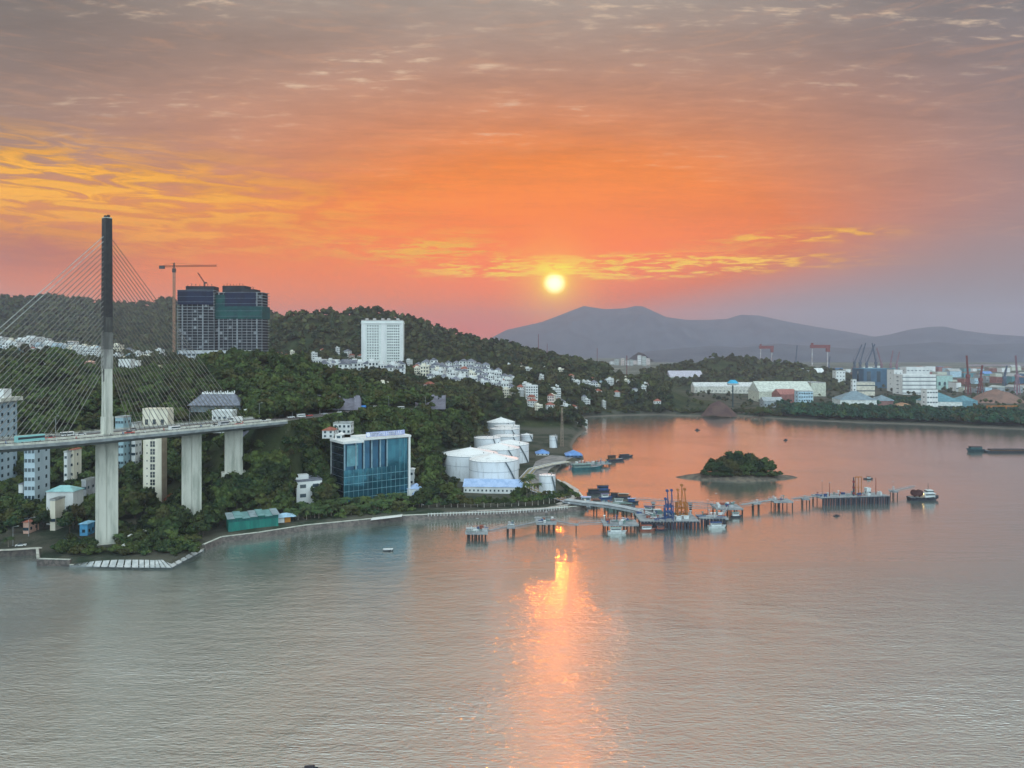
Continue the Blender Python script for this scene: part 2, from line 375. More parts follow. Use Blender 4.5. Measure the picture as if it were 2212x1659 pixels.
# ground material: wooded soil on slopes, pale flats far out
def ground_mat():
    m = bpy.data.materials.new('ground'); m.use_nodes = True; t = NT(m.node_tree)
    geo = t.n('ShaderNodeNewGeometry'); p = geo.outputs['Position']; sp = t.n('ShaderNodeSeparateXYZ', (p,)).outputs
    n1 = t.noise(p, 0.03, 6, 0.65); n2 = t.noise(p, 0.25, 5, 0.7); n3 = t.noise(p, 0.006, 4, 0.6)
    green = t.mix(t.rng(n1, 0.35, 0.65), (0.018, 0.034, 0.014, 1), (0.055, 0.065, 0.028, 1))
    soil = t.mix(t.rng(n2, 0.4, 0.6), (0.13, 0.10, 0.075, 1), (0.20, 0.17, 0.13, 1))
    c = t.mix(t.rng(n2, 0.60, 0.78), green, soil)
    flat = t.mix(t.rng(n1, 0.45, 0.6), (0.085, 0.085, 0.065, 1), (0.03, 0.045, 0.028, 1))
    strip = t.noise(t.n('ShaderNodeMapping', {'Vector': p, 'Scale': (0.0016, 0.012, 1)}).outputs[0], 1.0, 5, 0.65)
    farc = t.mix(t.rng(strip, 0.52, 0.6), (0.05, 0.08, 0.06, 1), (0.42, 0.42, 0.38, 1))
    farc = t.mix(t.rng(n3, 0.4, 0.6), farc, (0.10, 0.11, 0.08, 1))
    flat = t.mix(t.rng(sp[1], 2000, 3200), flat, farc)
    c = t.mix(t.rng(sp[2], 5.0, 9.0), flat, c)
    mud = t.rng(sp[2], 1.9, 0.3); c = t.mix(mud, c, (0.15, 0.13, 0.105, 1))
    b = t.n('ShaderNodeBump', {'Strength': 1.0, 'Distance': 1.5, 'Height': n2})
    t.n('ShaderNodeOutputMaterial', (t.n('ShaderNodeBsdfPrincipled', {'Base Color': c, 'Roughness': 0.95, 'Specular IOR Level': 0.1, 'Normal': b.outputs[0]}).outputs[0],))
    return m
M_ground = ground_mat()
ds = np.concatenate([np.exp(np.linspace(math.log(230), math.log(700), 230)), np.exp(np.linspace(math.log(700), math.log(11400), 290))[1:]])
grid_mesh('ground', np.linspace(-0.98, 0.98, 560), ds, ground, M_ground)

# water
def water_mat():
    m = bpy.data.materials.new('bay_water'); m.use_nodes = True; t = NT(m.node_tree)
    p = t.n('ShaderNodeNewGeometry').outputs['Position']
    ps = t.n('ShaderNodeMapping', {'Vector': p, 'Rotation': (0, 0, R(6)), 'Scale': (0.33, 1.0, 1)}).outputs[0]
    big = t.noise(p, 0.011, 4, 0.55, 0.6); patch = t.rng(big, 0.36, 0.62)
    calm = t.noise(t.n('ShaderNodeMapping', {'Vector': p, 'Scale': (0.004, 0.022, 1), 'Rotation': (0, 0, R(-8))}).outputs[0], 1.0, 5, 0.6)
    amp = t.m('ADD', 0.8, t.m('MULTIPLY', patch, t.m('ADD', 0.25, t.rng(calm, 0.35, 0.65, 0.0, 0.6))))
    D = t.n('ShaderNodeSeparateXYZ', (p,)).outputs[1]
    fade = t.rng(D, 430, 165, 0.36, 2.0)
    amp = t.m('MULTIPLY', amp, fade)
    h1 = t.noise(ps, 0.95, 3, 0.55); h2 = t.noise(ps, 1.6, 2, 0.5); h3 = t.noise(ps, 0.09, 2, 0.5)
    h4 = t.noise(ps, 0.3, 2, 0.5)
    hh = t.m('ADD', t.m('ADD', t.m('ADD', t.m('MULTIPLY', h1, 0.15), t.m('MULTIPLY', h2, t.rng(D, 340, 200, 0.10, 0.17))), t.m('MULTIPLY', h3, 0.2)), t.m('MULTIPLY', h4, 0.20))
    b = t.n('ShaderNodeBump', {'Strength': 1.0, 'Distance': 1.0, 'Height': t.m('MULTIPLY', hh, amp)})
    fr = t.n('ShaderNodeFresnel', {'IOR': 1.33, 'Normal': b.outputs[0]}).outputs[0]
    fac = t.m('ADD', 0.66, t.m('MULTIPLY', fr, 0.45), clamp=True)
    dif = t.n('ShaderNodeBsdfDiffuse', {'Color': (0.15, 0.205, 0.18, 1), 'Normal': b.outputs[0]})
    gl = t.n('ShaderNodeBsdfGlossy', {'Color': (0.93, 0.95, 0.93, 1), 'Roughness': 0.08, 'Normal': b.outputs[0]})
    gl2 = t.n('ShaderNodeBsdfGlossy', {'Color': (0.93, 0.95, 0.93, 1), 'Roughness': t.rng(D, 420, 170, 0.22, 0.40), 'Normal': b.outputs[0]})
    glm = t.n('ShaderNodeMixShader', (0.30, gl.outputs[0], gl2.outputs[0]))
    t.n('ShaderNodeOutputMaterial', (t.n('ShaderNodeMixShader', (fac, dif.outputs[0], glm.outputs[0])).outputs[0],))
    return m
M_water = water_mat()
mb = MB(); mb.quad((-3000, -400, 0), (4000, -400, 0), (4000, 1500, 0), (-3000, 1500, 0))
tag(mb.build('bay_water', M_water), kind='structure')
# broad river and paddies of the far plain
mb = MB(); 
for (x0, x1, y0, y1) in ((1870, 2300, 769.5, 772.5), (1840, 2080, 778, 782), (2090, 2240, 787, 791), (1640, 1850, 770, 772), (1960, 2110, 800, 803)):
    a, b_, c_, d_ = G(x0, y1, 3.3), G(x1, y1, 3.3), G(x1, y0, 3.3), G(x0, y0, 3.3); mb.quad(a, b_, c_, d_)
o = mb.build('river', mat('river_water', (0.5, 0.5, 0.5), rough=0.15, metal=0.6, scale=0.002)); tag(o, kind='structure')

# far mountains, each a solid ridge with spurs
def mountain(name, pts, D, depth, colr, seed):
    xs, ys = zip(*pts); us = (np.linspace(xs[0], xs[-1], 260)); top = H - (np.interp(us, xs, ys) - HY) * D / F
    dd = np.linspace(-1, 1, 60); U, T = np.meshgrid((us - HX) / F, dd)
    Dg = (D + T * depth); Xg = U * D; prof = np.clip(1 - np.abs(T) ** 1.25, 0, 1)
    tz = np.tile(top, (60, 1)); env = np.clip(1 - np.abs(T) * 1.0, 0, 1)
    spur = vnoise(Xg, Dg * 0.35, 420, seed) * 0.36 + vnoise(Xg, Dg, 190, seed + 1) * 0.16 + vnoise(Xg, Dg, 80, seed + 2) * 0.06
    Zg = (tz - 3) * np.clip(prof + spur * np.sin(np.pi * prof) * 1.0, 0, 1.0) + (np.abs(T) < 0.05) * vnoise(Xg, Dg, 60, seed + 3) * 0
    Zg = np.where(np.abs(T) > 0.99, -2, Zg)
    n, m_ = U.shape; idx = np.arange(n * m_).reshape(n, m_)
    q = np.stack([idx[:-1, :-1], idx[:-1, 1:], idx[1:, 1:], idx[1:, :-1]], -1).reshape(-1, 4)
    me = raw_mesh(name, np.stack([Xg.ravel(), Dg.ravel(), Zg.ravel()], 1), q, colr, smooth=True)
    o = bpy.data.objects.new(name, me); C.objects.link(o); tag(o, kind='structure'); return o
M_mtn = mat('far_woodland', (0.045, 0.06, 0.085), (0.07, 0.085, 0.11), scale=0.006, bump=12, bscale=0.02)
mountain('mountains', [(860,757),(940,753),(1000,746),(1050,735),(1094,712),(1130,704),(1170,695),(1215,678),(1261,660),(1305,667),(1350,665),(1372,660),(1388,661),(1438,684),(1480,690),
    (1530,690),(1570,688),(1600,679),(1640,681),(1700,694),(1760,705),(1830,716),(1890,727),(1960,745),(2040,757)], 9500, 1500, M_mtn, 5)
mountain('mountains', [(1480,760),(1560,750),(1640,742),(1720,740),(1800,736),(1880,728),(1925,721),(1965,711),(2010,705),(2035,704),(2070,712),(2130,720),(2212,726),(2300,730),(2450,745),(2600,757)], 8000, 1200, M_mtn, 9)

mountain('mountains', [(1380,760),(1460,752),(1540,746),(1600,750),(1680,741),(1760,747),(1840,752),(1930,745),(2020,738),(2110,744),(2200,740),(2300,748),(2420,758)], 6000, 700, M_mtn, 15)
# haze
HAZE = 0.82e-4
def haze_box():
    mb = MB(); mb.box(-9000, 13500, -300, 11600, -4.0, 680)
    m = bpy.data.materials.new('haze'); m.use_nodes = True; t = NT(m.node_tree)
    v = t.n('ShaderNodeVolumePrincipled', {'Color': (0.74, 0.80, 1.0, 1), 'Density': HAZE, 'Anisotropy': 0.4})
    o_ = t.n('ShaderNodeOutputMaterial'); t.t.links.new(v.outputs[0], o_.inputs['Volume'])
    o = mb.build('haze', m); tag(o, kind='stuff'); return o
haze_box()
# ================= bridge =================
M_conc = mat('weathered_concrete', (0.60, 0.60, 0.53), (0.34, 0.36, 0.31), scale=0.35, lo=0.42, hi=0.72, streak=True, bump=0.05)
M_conc2 = mat('grey_concrete', (0.27, 0.30, 0.31), (0.20, 0.22, 0.23), scale=0.3)
M_asph = mat('asphalt', (0.13, 0.12, 0.12), (0.09, 0.085, 0.085), scale=0.4)
M_paint = mat('white_road_paint', (0.7, 0.7, 0.66))
M_cable = mat('cable_sheath', (0.20, 0.19, 0.17), rough=0.5)
M_steel = mat('dark_steel', (0.06, 0.06, 0.065), rough=0.5)
M_galv = mat('galvanised_steel', (0.42, 0.44, 0.46), rough=0.45, metal=0.3)
M_redtr = mat('red_brown_paint', (0.30, 0.10, 0.07), (0.20, 0.07, 0.05), scale=0.8)
M_glassd = mat('dark_window_glass', (0.02, 0.035, 0.045), rough=0.12, spec=0.6)
FOOT = []   # (x, y, radius) kept free of trees
def foot(x, y, r): FOOT.append((x, y, r))
BA = math.atan2(0.85, 0.53); BC = (-190.3, 350.0)
def BW(t, y=0.0): return (BC[0] + math.cos(BA) * t - math.sin(BA) * y, BC[1] + math.sin(BA) * t + math.cos(BA) * y)
def dz(t): return 54.0 + (0.00042 * (t * t) if t < 0 else -0.004 * t) if t < 0 else 54.0 - 0.008 * t
bridge = thing('cable_stayed_bridge', 'long concrete cable stayed bridge crossing to the wooded hill', 'bridge', (BC[0], BC[1], 0), BA)
HW = 15.0
ts = list(range(-190, 96, 5))
mb = MB()
prof = [(-HW, 0.0), (-HW, -1.3), (-HW + 4.5, -2.9), (HW - 4.5, -2.9), (HW, -1.3), (HW, 0.0)]
for a, b in zip(ts[:-1], ts[1:]):
    za, zb = dz(a), dz(b)
    for (y0, h0), (y1, h1) in zip(prof, prof[1:] + prof[:1]):
        mb.quad((a, y0, za + h0), (b, y0, zb + h0), (b, y1, zb + h1), (a, y1, za + h1))
mb.build('deck', M_conc2, bridge)
mb = MB()
for a, b in zip(ts[:-1], ts[1:]):
    for y0, y1 in ((-HW + 2.2, -1.6), (1.6, HW - 2.2)):
        mb.quad((a, y0, dz(a) + .02), (b, y0, dz(b) + .02), (b, y1, dz(b) + .02), (a, y1, dz(a) + .02))
mb.build('carriageway', M_asph, bridge)
for yc in (-HW + 2.6, -1.9, 1.9, HW - 2.6):
    mb = MB()
    for a, b in zip(ts[:-1], ts[1:]): mb.quad((a, yc - .12, dz(a) + .035), (b, yc - .12, dz(b) + .035), (b, yc + .12, dz(b) + .035), (a, yc + .12, dz(a) + .035))
    mb.build('lane_marking', M_paint, bridge)
for yc in (-5.2, -8.8, 5.2, 8.8):
    for a in ts[::2]:
      mb = MB(); mb.quad((a, yc - .1, dz(a) + .035), (a + 2.4, yc - .1, dz(a + 2.4) + .035), (a + 2.4, yc + .1, dz(a + 2.4) + .035), (a, yc + .1, dz(a) + .035))
      if a < 93: mb.build('lane_dash', M_paint, bridge)
for yc in (-HW + .25, HW - .25):
    mb = MB()
    for a, b in zip(ts[:-1], ts[1:]):
        mb.bar((a, yc, dz(a) + .45), (b, yc, dz(b) + .45), .4, .9)
        mb.bar((a, yc, dz(a) + 1.35), (b, yc, dz(b) + 1.35), .12, .1)
        for q in (0, 2.5): mb.box(a + q - .06, a + q + .06, yc - .06, yc + .06, dz(a) + .9, dz(a) + 1.35)
    mb.build('parapet', M_conc, bridge)
for yc in (-HW + 2.0, HW - 2.0):
    mb = MB()
    for a, b in zip(ts[:-1], ts[1:]): mb.bar((a, yc, dz(a) + .5), (b, yc, dz(b) + .5), .15, .35); mb.box(a - .1, a + .1, yc - .1, yc + .1, dz(a), dz(a) + .7)
    mb.build('guard_rail', M_redtr if yc < 0 else M_galv, bridge)
# raised median strip carrying the cables
mb = MB()
for a, b in zip(ts[:-1], ts[1:]): mb.bar((a, 0, dz(a) + .3), (b, 0, dz(b) + .3), 2.4, .6)
mb.build('median', M_conc, bridge)
# pylon: two narrow ribs with a recessed anchor slot between
PT = QZ(470, 350)
def rect_taper(mb, x0, x1, y0, y1, z0, X0, X1, Y0, Y1, z1, m=0):
    i = len(mb.v); mb.v += [(x0, y0, z0), (x1, y0, z0), (x1, y1, z0), (x0, y1, z0), (X0, Y0, z1), (X1, Y0, z1), (X1, Y1, z1), (X0, Y1, z1)]
    for q in ((0, 3, 2, 1), (4, 5, 6, 7), (0, 1, 5, 4), (1, 2, 6, 5), (2, 3, 7, 6), (3, 0, 4, 7)): mb.f.append(tuple(i + j for j in q)); mb.mi.append(m)
py = MB()
cb, sb = math.cos(-BA), math.sin(-BA)
for s_ in (-1, 1):   # ribs either side of slot
    rect_taper(py, -1.6, 1.6, .45 if s_ > 0 else -1.95, 1.95 if s_ > 0 else -.45, 51, -1.4, 1.4, .4 if s_ > 0 else -1.7, 1.7 if s_ > 0 else -.4, PT)
rect_taper(py, -1.2, 1.2, -.5, .5, 51, -1.05, 1.05, -.45, .45, PT - 1.5)
py.box(-1.85, 1.85, -2.2, 2.2, 54.2, 62.5)
pyl = py.build('pylon', M_conc, bridge)
M_topshade = mat('pylon_top_shade', (0.035, 0.035, 0.035), (0.022, 0.022, 0.025), scale=0.5, rough=0.6)  # near-black sleeve: silhouette shade of the pylon top put into the colour
mb = MB(); zc = 109
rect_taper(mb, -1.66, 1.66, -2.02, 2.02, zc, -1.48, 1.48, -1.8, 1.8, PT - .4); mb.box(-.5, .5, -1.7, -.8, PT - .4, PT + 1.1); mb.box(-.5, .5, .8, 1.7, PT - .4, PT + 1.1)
mb.build('pylon_shade_sleeve', M_topshade, bridge)
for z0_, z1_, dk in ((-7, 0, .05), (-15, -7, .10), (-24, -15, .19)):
    mb = MB(); zf = lambda q: 1.66 + .0035 * (zc - q); mb.box(-zf(zc + z0_) + .012, zf(zc + z0_) - .012, -zf(zc + z0_) - .30, zf(zc + z0_) + .30, zc + z0_, zc + z1_ - .02); mb.build('shade_step', mat('shade_step_grey_%d' % int(dk * 100), (dk, dk, dk * .95), (dk * 1.9, dk * 1.9, dk * 1.75), scale=.35, streak=True), bridge)  # stepped greys paint the shade fading out down the shaft
mb = MB(); mb.box(-1.63, 1.63, -.55, .55, zc - 30, zc - .02); mb.box(-.45, .45, -1.98, 1.98, zc - 18, zc - .02); mb.box(-1.64, 1.64, -1.3, 1.3, zc - 7, zc - .02); mb.build('anchor_slot', mat('slot_shade_grey', (.09, .09, .085), (.16, .16, .15), scale=.4), bridge)  # dark anchor slot, also softening the lower edge of the painted shade
NC = 28
ZT = [QZ(512 + (800 - 512) * (k / (NC - 1)), 350) for k in range(NC)]
for k in range(NC):
    mb = MB(); z = ZT[k] if k else ZT[0]
    if z < zc: mb.box(-1.72, 1.72, -.3, .3, z - .35, z + .35); mb.build('anchor_plate', M_steel, pyl)
for s_, t0, t1 in ((-1, -19, -90), (1, 12, 78)):
    for k in range(NC):
        f = k / (NC - 1); t = t0 + (t1 - t0) * (1 - f)
        mb = MB(); mb.cyl((s_ * 1.7, 0, ZT[k]), (t, 0, dz(t) + .5), .16 if not (s_ < 0 and k < 2) else .17, n=5, caps=False)
        mb.cyl((t - (t / abs(t)) * .0, 0, dz(t) + .3), (t + (s_ * -1) * .9, 0, dz(t) + .3 + (ZT[k] - dz(t)) / abs(t) * .9), .2, n=6)
        mb.build('stay_cable', M_cable if not (s_ < 0 and k < 2) else mat('pale_cable_sheath', (0.40, 0.42, 0.40), rough=0.4), bridge)
# piers
def pier(t, w, d, z0, foot_=None):
    mb = MB(); top = dz(t) - 2.9
    # H shaped plan: two flanges and a thin grooved web
    for s_ in (-1, 1): rect_taper(mb, -d / 2, d / 2, s_ * w / 2 - (1.2 if s_ > 0 else 0), s_ * w / 2 + (0 if s_ > 0 else 1.2), z0, -d / 2 + .1, d / 2 - .1, s_ * w / 2 - (1.2 if s_ > 0 else 0), s_ * w / 2 + (0 if s_ > 0 else 1.2), top)
    mb.box(-d / 2 + .5, d / 2 - .5, -w / 2 + 1.1, -.18, z0, top - .02); mb.box(-d / 2 + .5, d / 2 - .5, .18, w / 2 - 1.1, z0, top - .02)
    mb.box(-d / 2 + .9, d / 2 - .9, -.2, .2, z0, top - .04)
    if foot_: mb.box(-d / 2 - 1.6, d / 2 + 1.6, -w / 2 - 1.6, w / 2 + 1.6, z0 - 2, z0 + foot_)
    o = mb.build('pier', M_conc, bridge); o.location = (t, 0, 0); x, y = BW(t); foot(x, y, w * .75)
    return o
VA = -BA + math.atan2(-190.3, 350) * 0   # piers stand square to the bay rather than the deck
for t, w, d, z0, ft in ((0, 9.3, 5.5, 2.0, 1.6), (44.4, 9.4, 4.2, 8, None), (70.3, 9.2, 4.0, QZ(1027, 409.8), 2.2), (-165, 9.6, 5.5, -2, 3)):
    o = pier(t, w, d, z0, ft)
    o.rotation_euler.z = R(90) - BA + R(0)
    o.rotation_euler.z += R(-90) + R(0) + math.pi / 2 * 0
    o.rotation_euler.z = -BA + R(90) + R(26)
# ================= lamps, traffic on the bridge =================
def make_lamp(h=9.0, arm=2.0, double=False):
    t = thing('street_lamp', 'x', 'street lamp')
    mb = MB(); mb.cyl((0, 0, 0), (0, 0, h), .13, .07, n=6); mb.box(-.25, .25, -.25, .25, 0, .5); mb.build('pole', M_galv, t)
    for s_ in ((-1, 1) if double else (1,)):
        mb = MB(); mb.cyl((0, 0, h - .1), (s_ * arm, 0, h + .35), .06, n=5); mb.build('arm', M_galv, t)
        mb = MB(); mb.box(min(s_ * arm, s_ * (arm + .8)), max(s_ * arm, s_ * (arm + .8)), -.17, .17, h + .28, h + .45); mb.build('lamp_head', mat('lamp_housing', (.6, .62, .62)), t)
    return t
lamp0 = make_lamp()
NTH = ['first', 'second', 'third', 'fourth', 'fifth', 'sixth', 'seventh', 'eighth', 'ninth', 'tenth', 'eleventh', 'twelfth', 'thirteenth', 'fourteenth', 'fifteenth', 'sixteenth', 'seventeenth', 'eighteenth', 'nineteenth', 'twentieth']
def nth(i, n=None): return NTH[i] if i < 20 else '%d%s' % (i + 1, {1: 'st', 2: 'nd', 3: 'rd'}.get((i + 1) % 10, 'th') if (i + 1) // 10 % 10 != 1 else 'th')
k = 0
for t in range(-85, 100, 23):
    x, y = BW(t, HW - 1.0)
    o = lamp0 if k == 0 else dup(lamp0, (0, 0, 0))
    o.location = (x, y, dz(t)); o.rotation_euler.z = BA - R(90)
    tag(o, 'tall steel lamp on the far parapet of the bridge, %s from the left' % nth(k), None, 'street lamps along the bridge'); k += 1
def veh(kind, col):
    mb = MB(); wh = MB()
    L, W_, h = {'car': (4.3, 1.8, .85), 'van': (5.2, 2.0, 2.1), 'bus': (11.0, 2.5, 3.1), 'truck': (8, 2.4, 1.2)}[kind]
    t = thing({'car': 'parked_car', 'van': 'van', 'bus': 'bus', 'truck': 'truck'}[kind] if kind != 'car' else 'car', 'x', kind)
    m = mat('vehicle_' + col[0], col[1], col[1], rough=0.3, spec=0.5)
    mb.box(-L / 2, L / 2, -W_ / 2, W_ / 2, .35, h)
    if kind == 'truck': mb.box(L / 2 - 2.0, L / 2, -W_ / 2 + .05, W_ / 2 - .05, h, 2.6); mb.box(-L / 2, L / 2 - 2.3, -W_ / 2, W_ / 2, h, 2.9)
    mb.build('body', m, t)
    g = MB()
    if kind == 'car':
        rect_taper(g, -L * .32, L * .22, -W_ * .46, W_ * .46, h, -L * .2, L * .1, -W_ * .38, W_ * .38, 1.42); g.build('cabin', M_glassd, t)
    else:
        z0, z1 = (h * .5, h * .82) if kind != 'truck' else (1.6, 2.3)
        g.box(-L / 2 + .4 if kind != 'truck' else L / 2 - 1.6, L / 2 + .02, -W_ / 2 - .02, W_ / 2 + .02, z0, z1); g.build('window', M_glassd, t)
    for a in (-L * .32, L * .32):
        for s_ in (-1, 1):
            q = MB(); q.cyl((a, s_ * (W_ / 2 - .22), .34), (a, s_ * (W_ / 2 + .02), .34), .34, n=10); q.build('wheel', M_steel, t)
    return t
COL = {'white': (.75, .76, .75), 'teal': (.25, .55, .55), 'red': (.5, .05, .04), 'black': (.02, .02, .025), 'silver': (.45, .46, .48), 'blue': (.05, .12, .35), 'yellow': (.6, .42, .05)}
protos = {}
def put(kind, col, x, y, z, rz, label, group=None):
    key = (kind, col)
    if key not in protos: protos[key] = o = veh(kind, (col, COL[col]))
    else: o = dup(protos[key], (0, 0, 0))
    o.location = (x, y, z); o.rotation_euler.z = rz; o['label'] = label
    if group: o['group'] = group
    return o
def onb(kind, col, t, lane, label):
    x, y = BW(t, lane); put(kind, col, x, y, dz(t) + .03, BA + (math.pi if lane > 0 else 0), label, 'traffic on the bridge')
onb('bus', 'teal', -36, -5, 'pale teal bus on the near lanes of the bridge')
onb('van', 'white', -14, 8, 'white van on the far lanes just before the pylon')
onb('car', 'white', -9, 6, 'white car right behind the white van at the pylon')
onb('car', 'red', -24, 3.5, 'red car on the far lanes left of the pylon')
onb('car', 'black', -62, -11, 'black car on the near lane at the left end of the bridge')
onb('car', 'red', 8, -5, 'red car on the near lanes just right of the pylon')
onb('car', 'silver', 17, 7, 'silver car on the far lanes right of the pylon')
onb('van', 'white', 30, -7, 'white van on the near lanes above the beige tower')
onb('car', 'red', 38, 4, 'red car following the van past the beige tower')
onb('car', 'white', 52, -9, 'white car above the second bridge pier')
onb('van', 'silver', 60, -5, 'silver van between the second and third piers')
onb('car', 'red', 66, -10, 'red car above the third pier')
onb('truck', 'white', 76, 6, 'white box truck where the bridge reaches the hill')
onb('car', 'white', 86, -6, 'white car near the hill end of the bridge')
def rider(x, y, z, rz, colr, label, group):
    t = thing('motorbike', label, 'motorbike', (x, y, z), rz, group)
    b = MB(); b.bar((-.6, 0, .6), (.5, 0, .7), .3, .3); b.bar((.5, 0, .35), (.62, 0, 1.05), .1, .1); b.build('frame', M_steel, t)
    for a in (-.62, .62): q = MB(); q.cyl((a, -.06, .3), (a, .06, .3), .3, n=10); q.build('wheel', M_steel, t)
    p = thing('person', 'person in %s riding the %s' % (label.split()[-1], label.split(',')[0]), 'person', (x, y, z), rz, 'riders on the bridge')
    me = MB(); me.bar((-.15, 0, .75), (-.02, 0, 1.35), .34, .26, 0); me.cyl((0, 0, 1.35), (.02, 0, 1.46), .07, .06, 6); me.cyl((.02, 0, 1.44), (.03, 0, 1.72), .11, .10, 8)
    for s_ in (-1, 1):
        me.bar((-.1, s_ * .12, .78), (.3, s_ * .16, .72), .15, .14); me.bar((.3, s_ * .16, .72), (.2, s_ * .18, .28), .11, .11); me.bar((0, s_ * .2, 1.28), (.5, s_ * .22, 1.05), .08, .08)
    me.build('body', mat('clothing_' + label.split()[-1], colr, colr), p)
q = 0
for t, ln in ((-70, -8.5), (-52, -11.5), (-47, -9), (-28, -10.5), (-20, -11.2), (-4, -10), (3, -8), (12, -11), (23, -9), (34, -11), (45, -7), (57, -11), (70, -8), (90, -10)):
    x, y = BW(t, ln); cn = ['red', 'grey', 'blue', 'white'][q % 4]
    rider(x, y, dz(t) + .03, BA, {'red': (.4, .06, .05), 'grey': (.2, .2, .2), 'blue': (.08, .14, .3), 'white': (.6, .6, .6)}[cn], '%s motorbike from the left on the near lanes, rider in %s' % (nth(q), cn), 'motorbikes on the bridge'); q += 1

# hill road
def strip(name, pts, w, m, dzz=0.0, kind='structure', drape=False):
    mb = MB(); P = [Vector(p) for p in pts]
    Lf, Rt = [], []
    for i, p in enumerate(P):
        d = (P[min(i + 1, len(P) - 1)] - P[max(i - 1, 0)]); d.z = 0; d.normalize(); nrm = Vector((-d.y, d.x, 0)) * (w / 2)
        Lf.append(p + nrm); Rt.append(p - nrm)
    for i in range(len(P) - 1):
        q = [Rt[i], Rt[i + 1], Lf[i + 1], Lf[i]]; mb.quad(*[(v.x, v.y, v.z + dzz) for v in q])
    o = mb.build(name, m); tag(o, kind=kind); return o
def dense(pts, step=6):
    out = []
    for a, b in zip(pts[:-1], pts[1:]):
        n = max(1, int((Vector(b) - Vector(a)).length / step))
        out += [tuple(Vector(a).lerp(Vector(b), i / n)) for i in range(n)]
    return out + [tuple(pts[-1])]
e0 = BW(95)
strip('road', dense([(e0[0], e0[1], 53.2)] + ROAD[1:]), 15, M_asph, .12)
strip('pavement', dense([(e0[0] + 8, e0[1] - 5, 53.0)] + [(x + 4, y - 10.2, z) for x, y, z in ROAD[1:]]), 3, M_conc, .22)
for i, (x, y, z) in enumerate(dense([(e0[0], e0[1], 53.2)] + ROAD[1:-1], 19)[1:]):
    o = dup(lamp0, (x - 5, y + 8.5, z), R(-90)); tag(o, 'tall steel lamp beside the hill road, %s beyond the bridge' % nth(i), None, 'street lamps along the hill road')
for i, (px, D, z, kd, cl) in enumerate(((628, 455, 52, 'car', 'white'), (650, 466, 51.4, 'van', 'white'), (668, 478, 51, 'car', 'red'), (700, 495, 50.6, 'car', 'silver'), (735, 512, 50.3, 'car', 'white'), (812, 548, 49.5, 'truck', 'white'), (866, 565, 48.6, 'van', 'white'))):
    put(kd, cl, QX(px, D), D, z + .16, R(40), '%s %s on the hill road, %s vehicle beyond the bridge' % (cl, kd, nth(i)), 'traffic on the hill road')
# ================= buildings with parts =================
M_white = mat('white_render', (0.72, 0.73, 0.72), (0.54, 0.56, 0.56), scale=0.12, lo=0.4, hi=0.75, streak=True)
M_cream = mat('cream_render', (0.84, 0.79, 0.66), (0.70, 0.65, 0.53), scale=0.12, streak=True)
M_blue_r = mat('pale_blue_render', (0.46, 0.56, 0.62), (0.36, 0.46, 0.52), scale=0.1, streak=True)
M_tan = mat('tan_render', (0.42, 0.35, 0.25), (0.33, 0.27, 0.2), scale=0.2)
M_redroof = mat('red_roof_tiles', (0.34, 0.11, 0.07), (0.22, 0.08, 0.06), scale=0.6)
M_greyroof = mat('grey_roof_tiles', (0.20, 0.21, 0.25), (0.13, 0.14, 0.17), scale=0.5)
M_blueroof = mat('blue_sheet_roof', (0.16, 0.32, 0.62), (0.10, 0.22, 0.48), scale=0.3, rough=0.5)
M_palebl = mat('pale_blue_sheet_roof', (0.38, 0.50, 0.72), (0.28, 0.40, 0.62), scale=0.3, rough=0.5)
M_teal = mat('pale_teal_sheet_roof', (0.30, 0.55, 0.55), (0.20, 0.40, 0.42), scale=0.15, rough=0.5)
M_tealw = mat('teal_green_cladding', (0.02, 0.21, 0.17), (0.015, 0.14, 0.12), scale=0.2, streak=True)
M_flatroof = mat('roof_concrete', (0.42, 0.43, 0.42), (0.28, 0.29, 0.29), scale=0.3)
M_pink = mat('salmon_render', (0.72, 0.45, 0.36), (0.6, 0.36, 0.28), scale=0.2)
M_brown = mat('timber_brown', (0.16, 0.09, 0.05))
M_glass = mat('window_glass', (0.03, 0.06, 0.08), rough=0.1, spec=0.7)

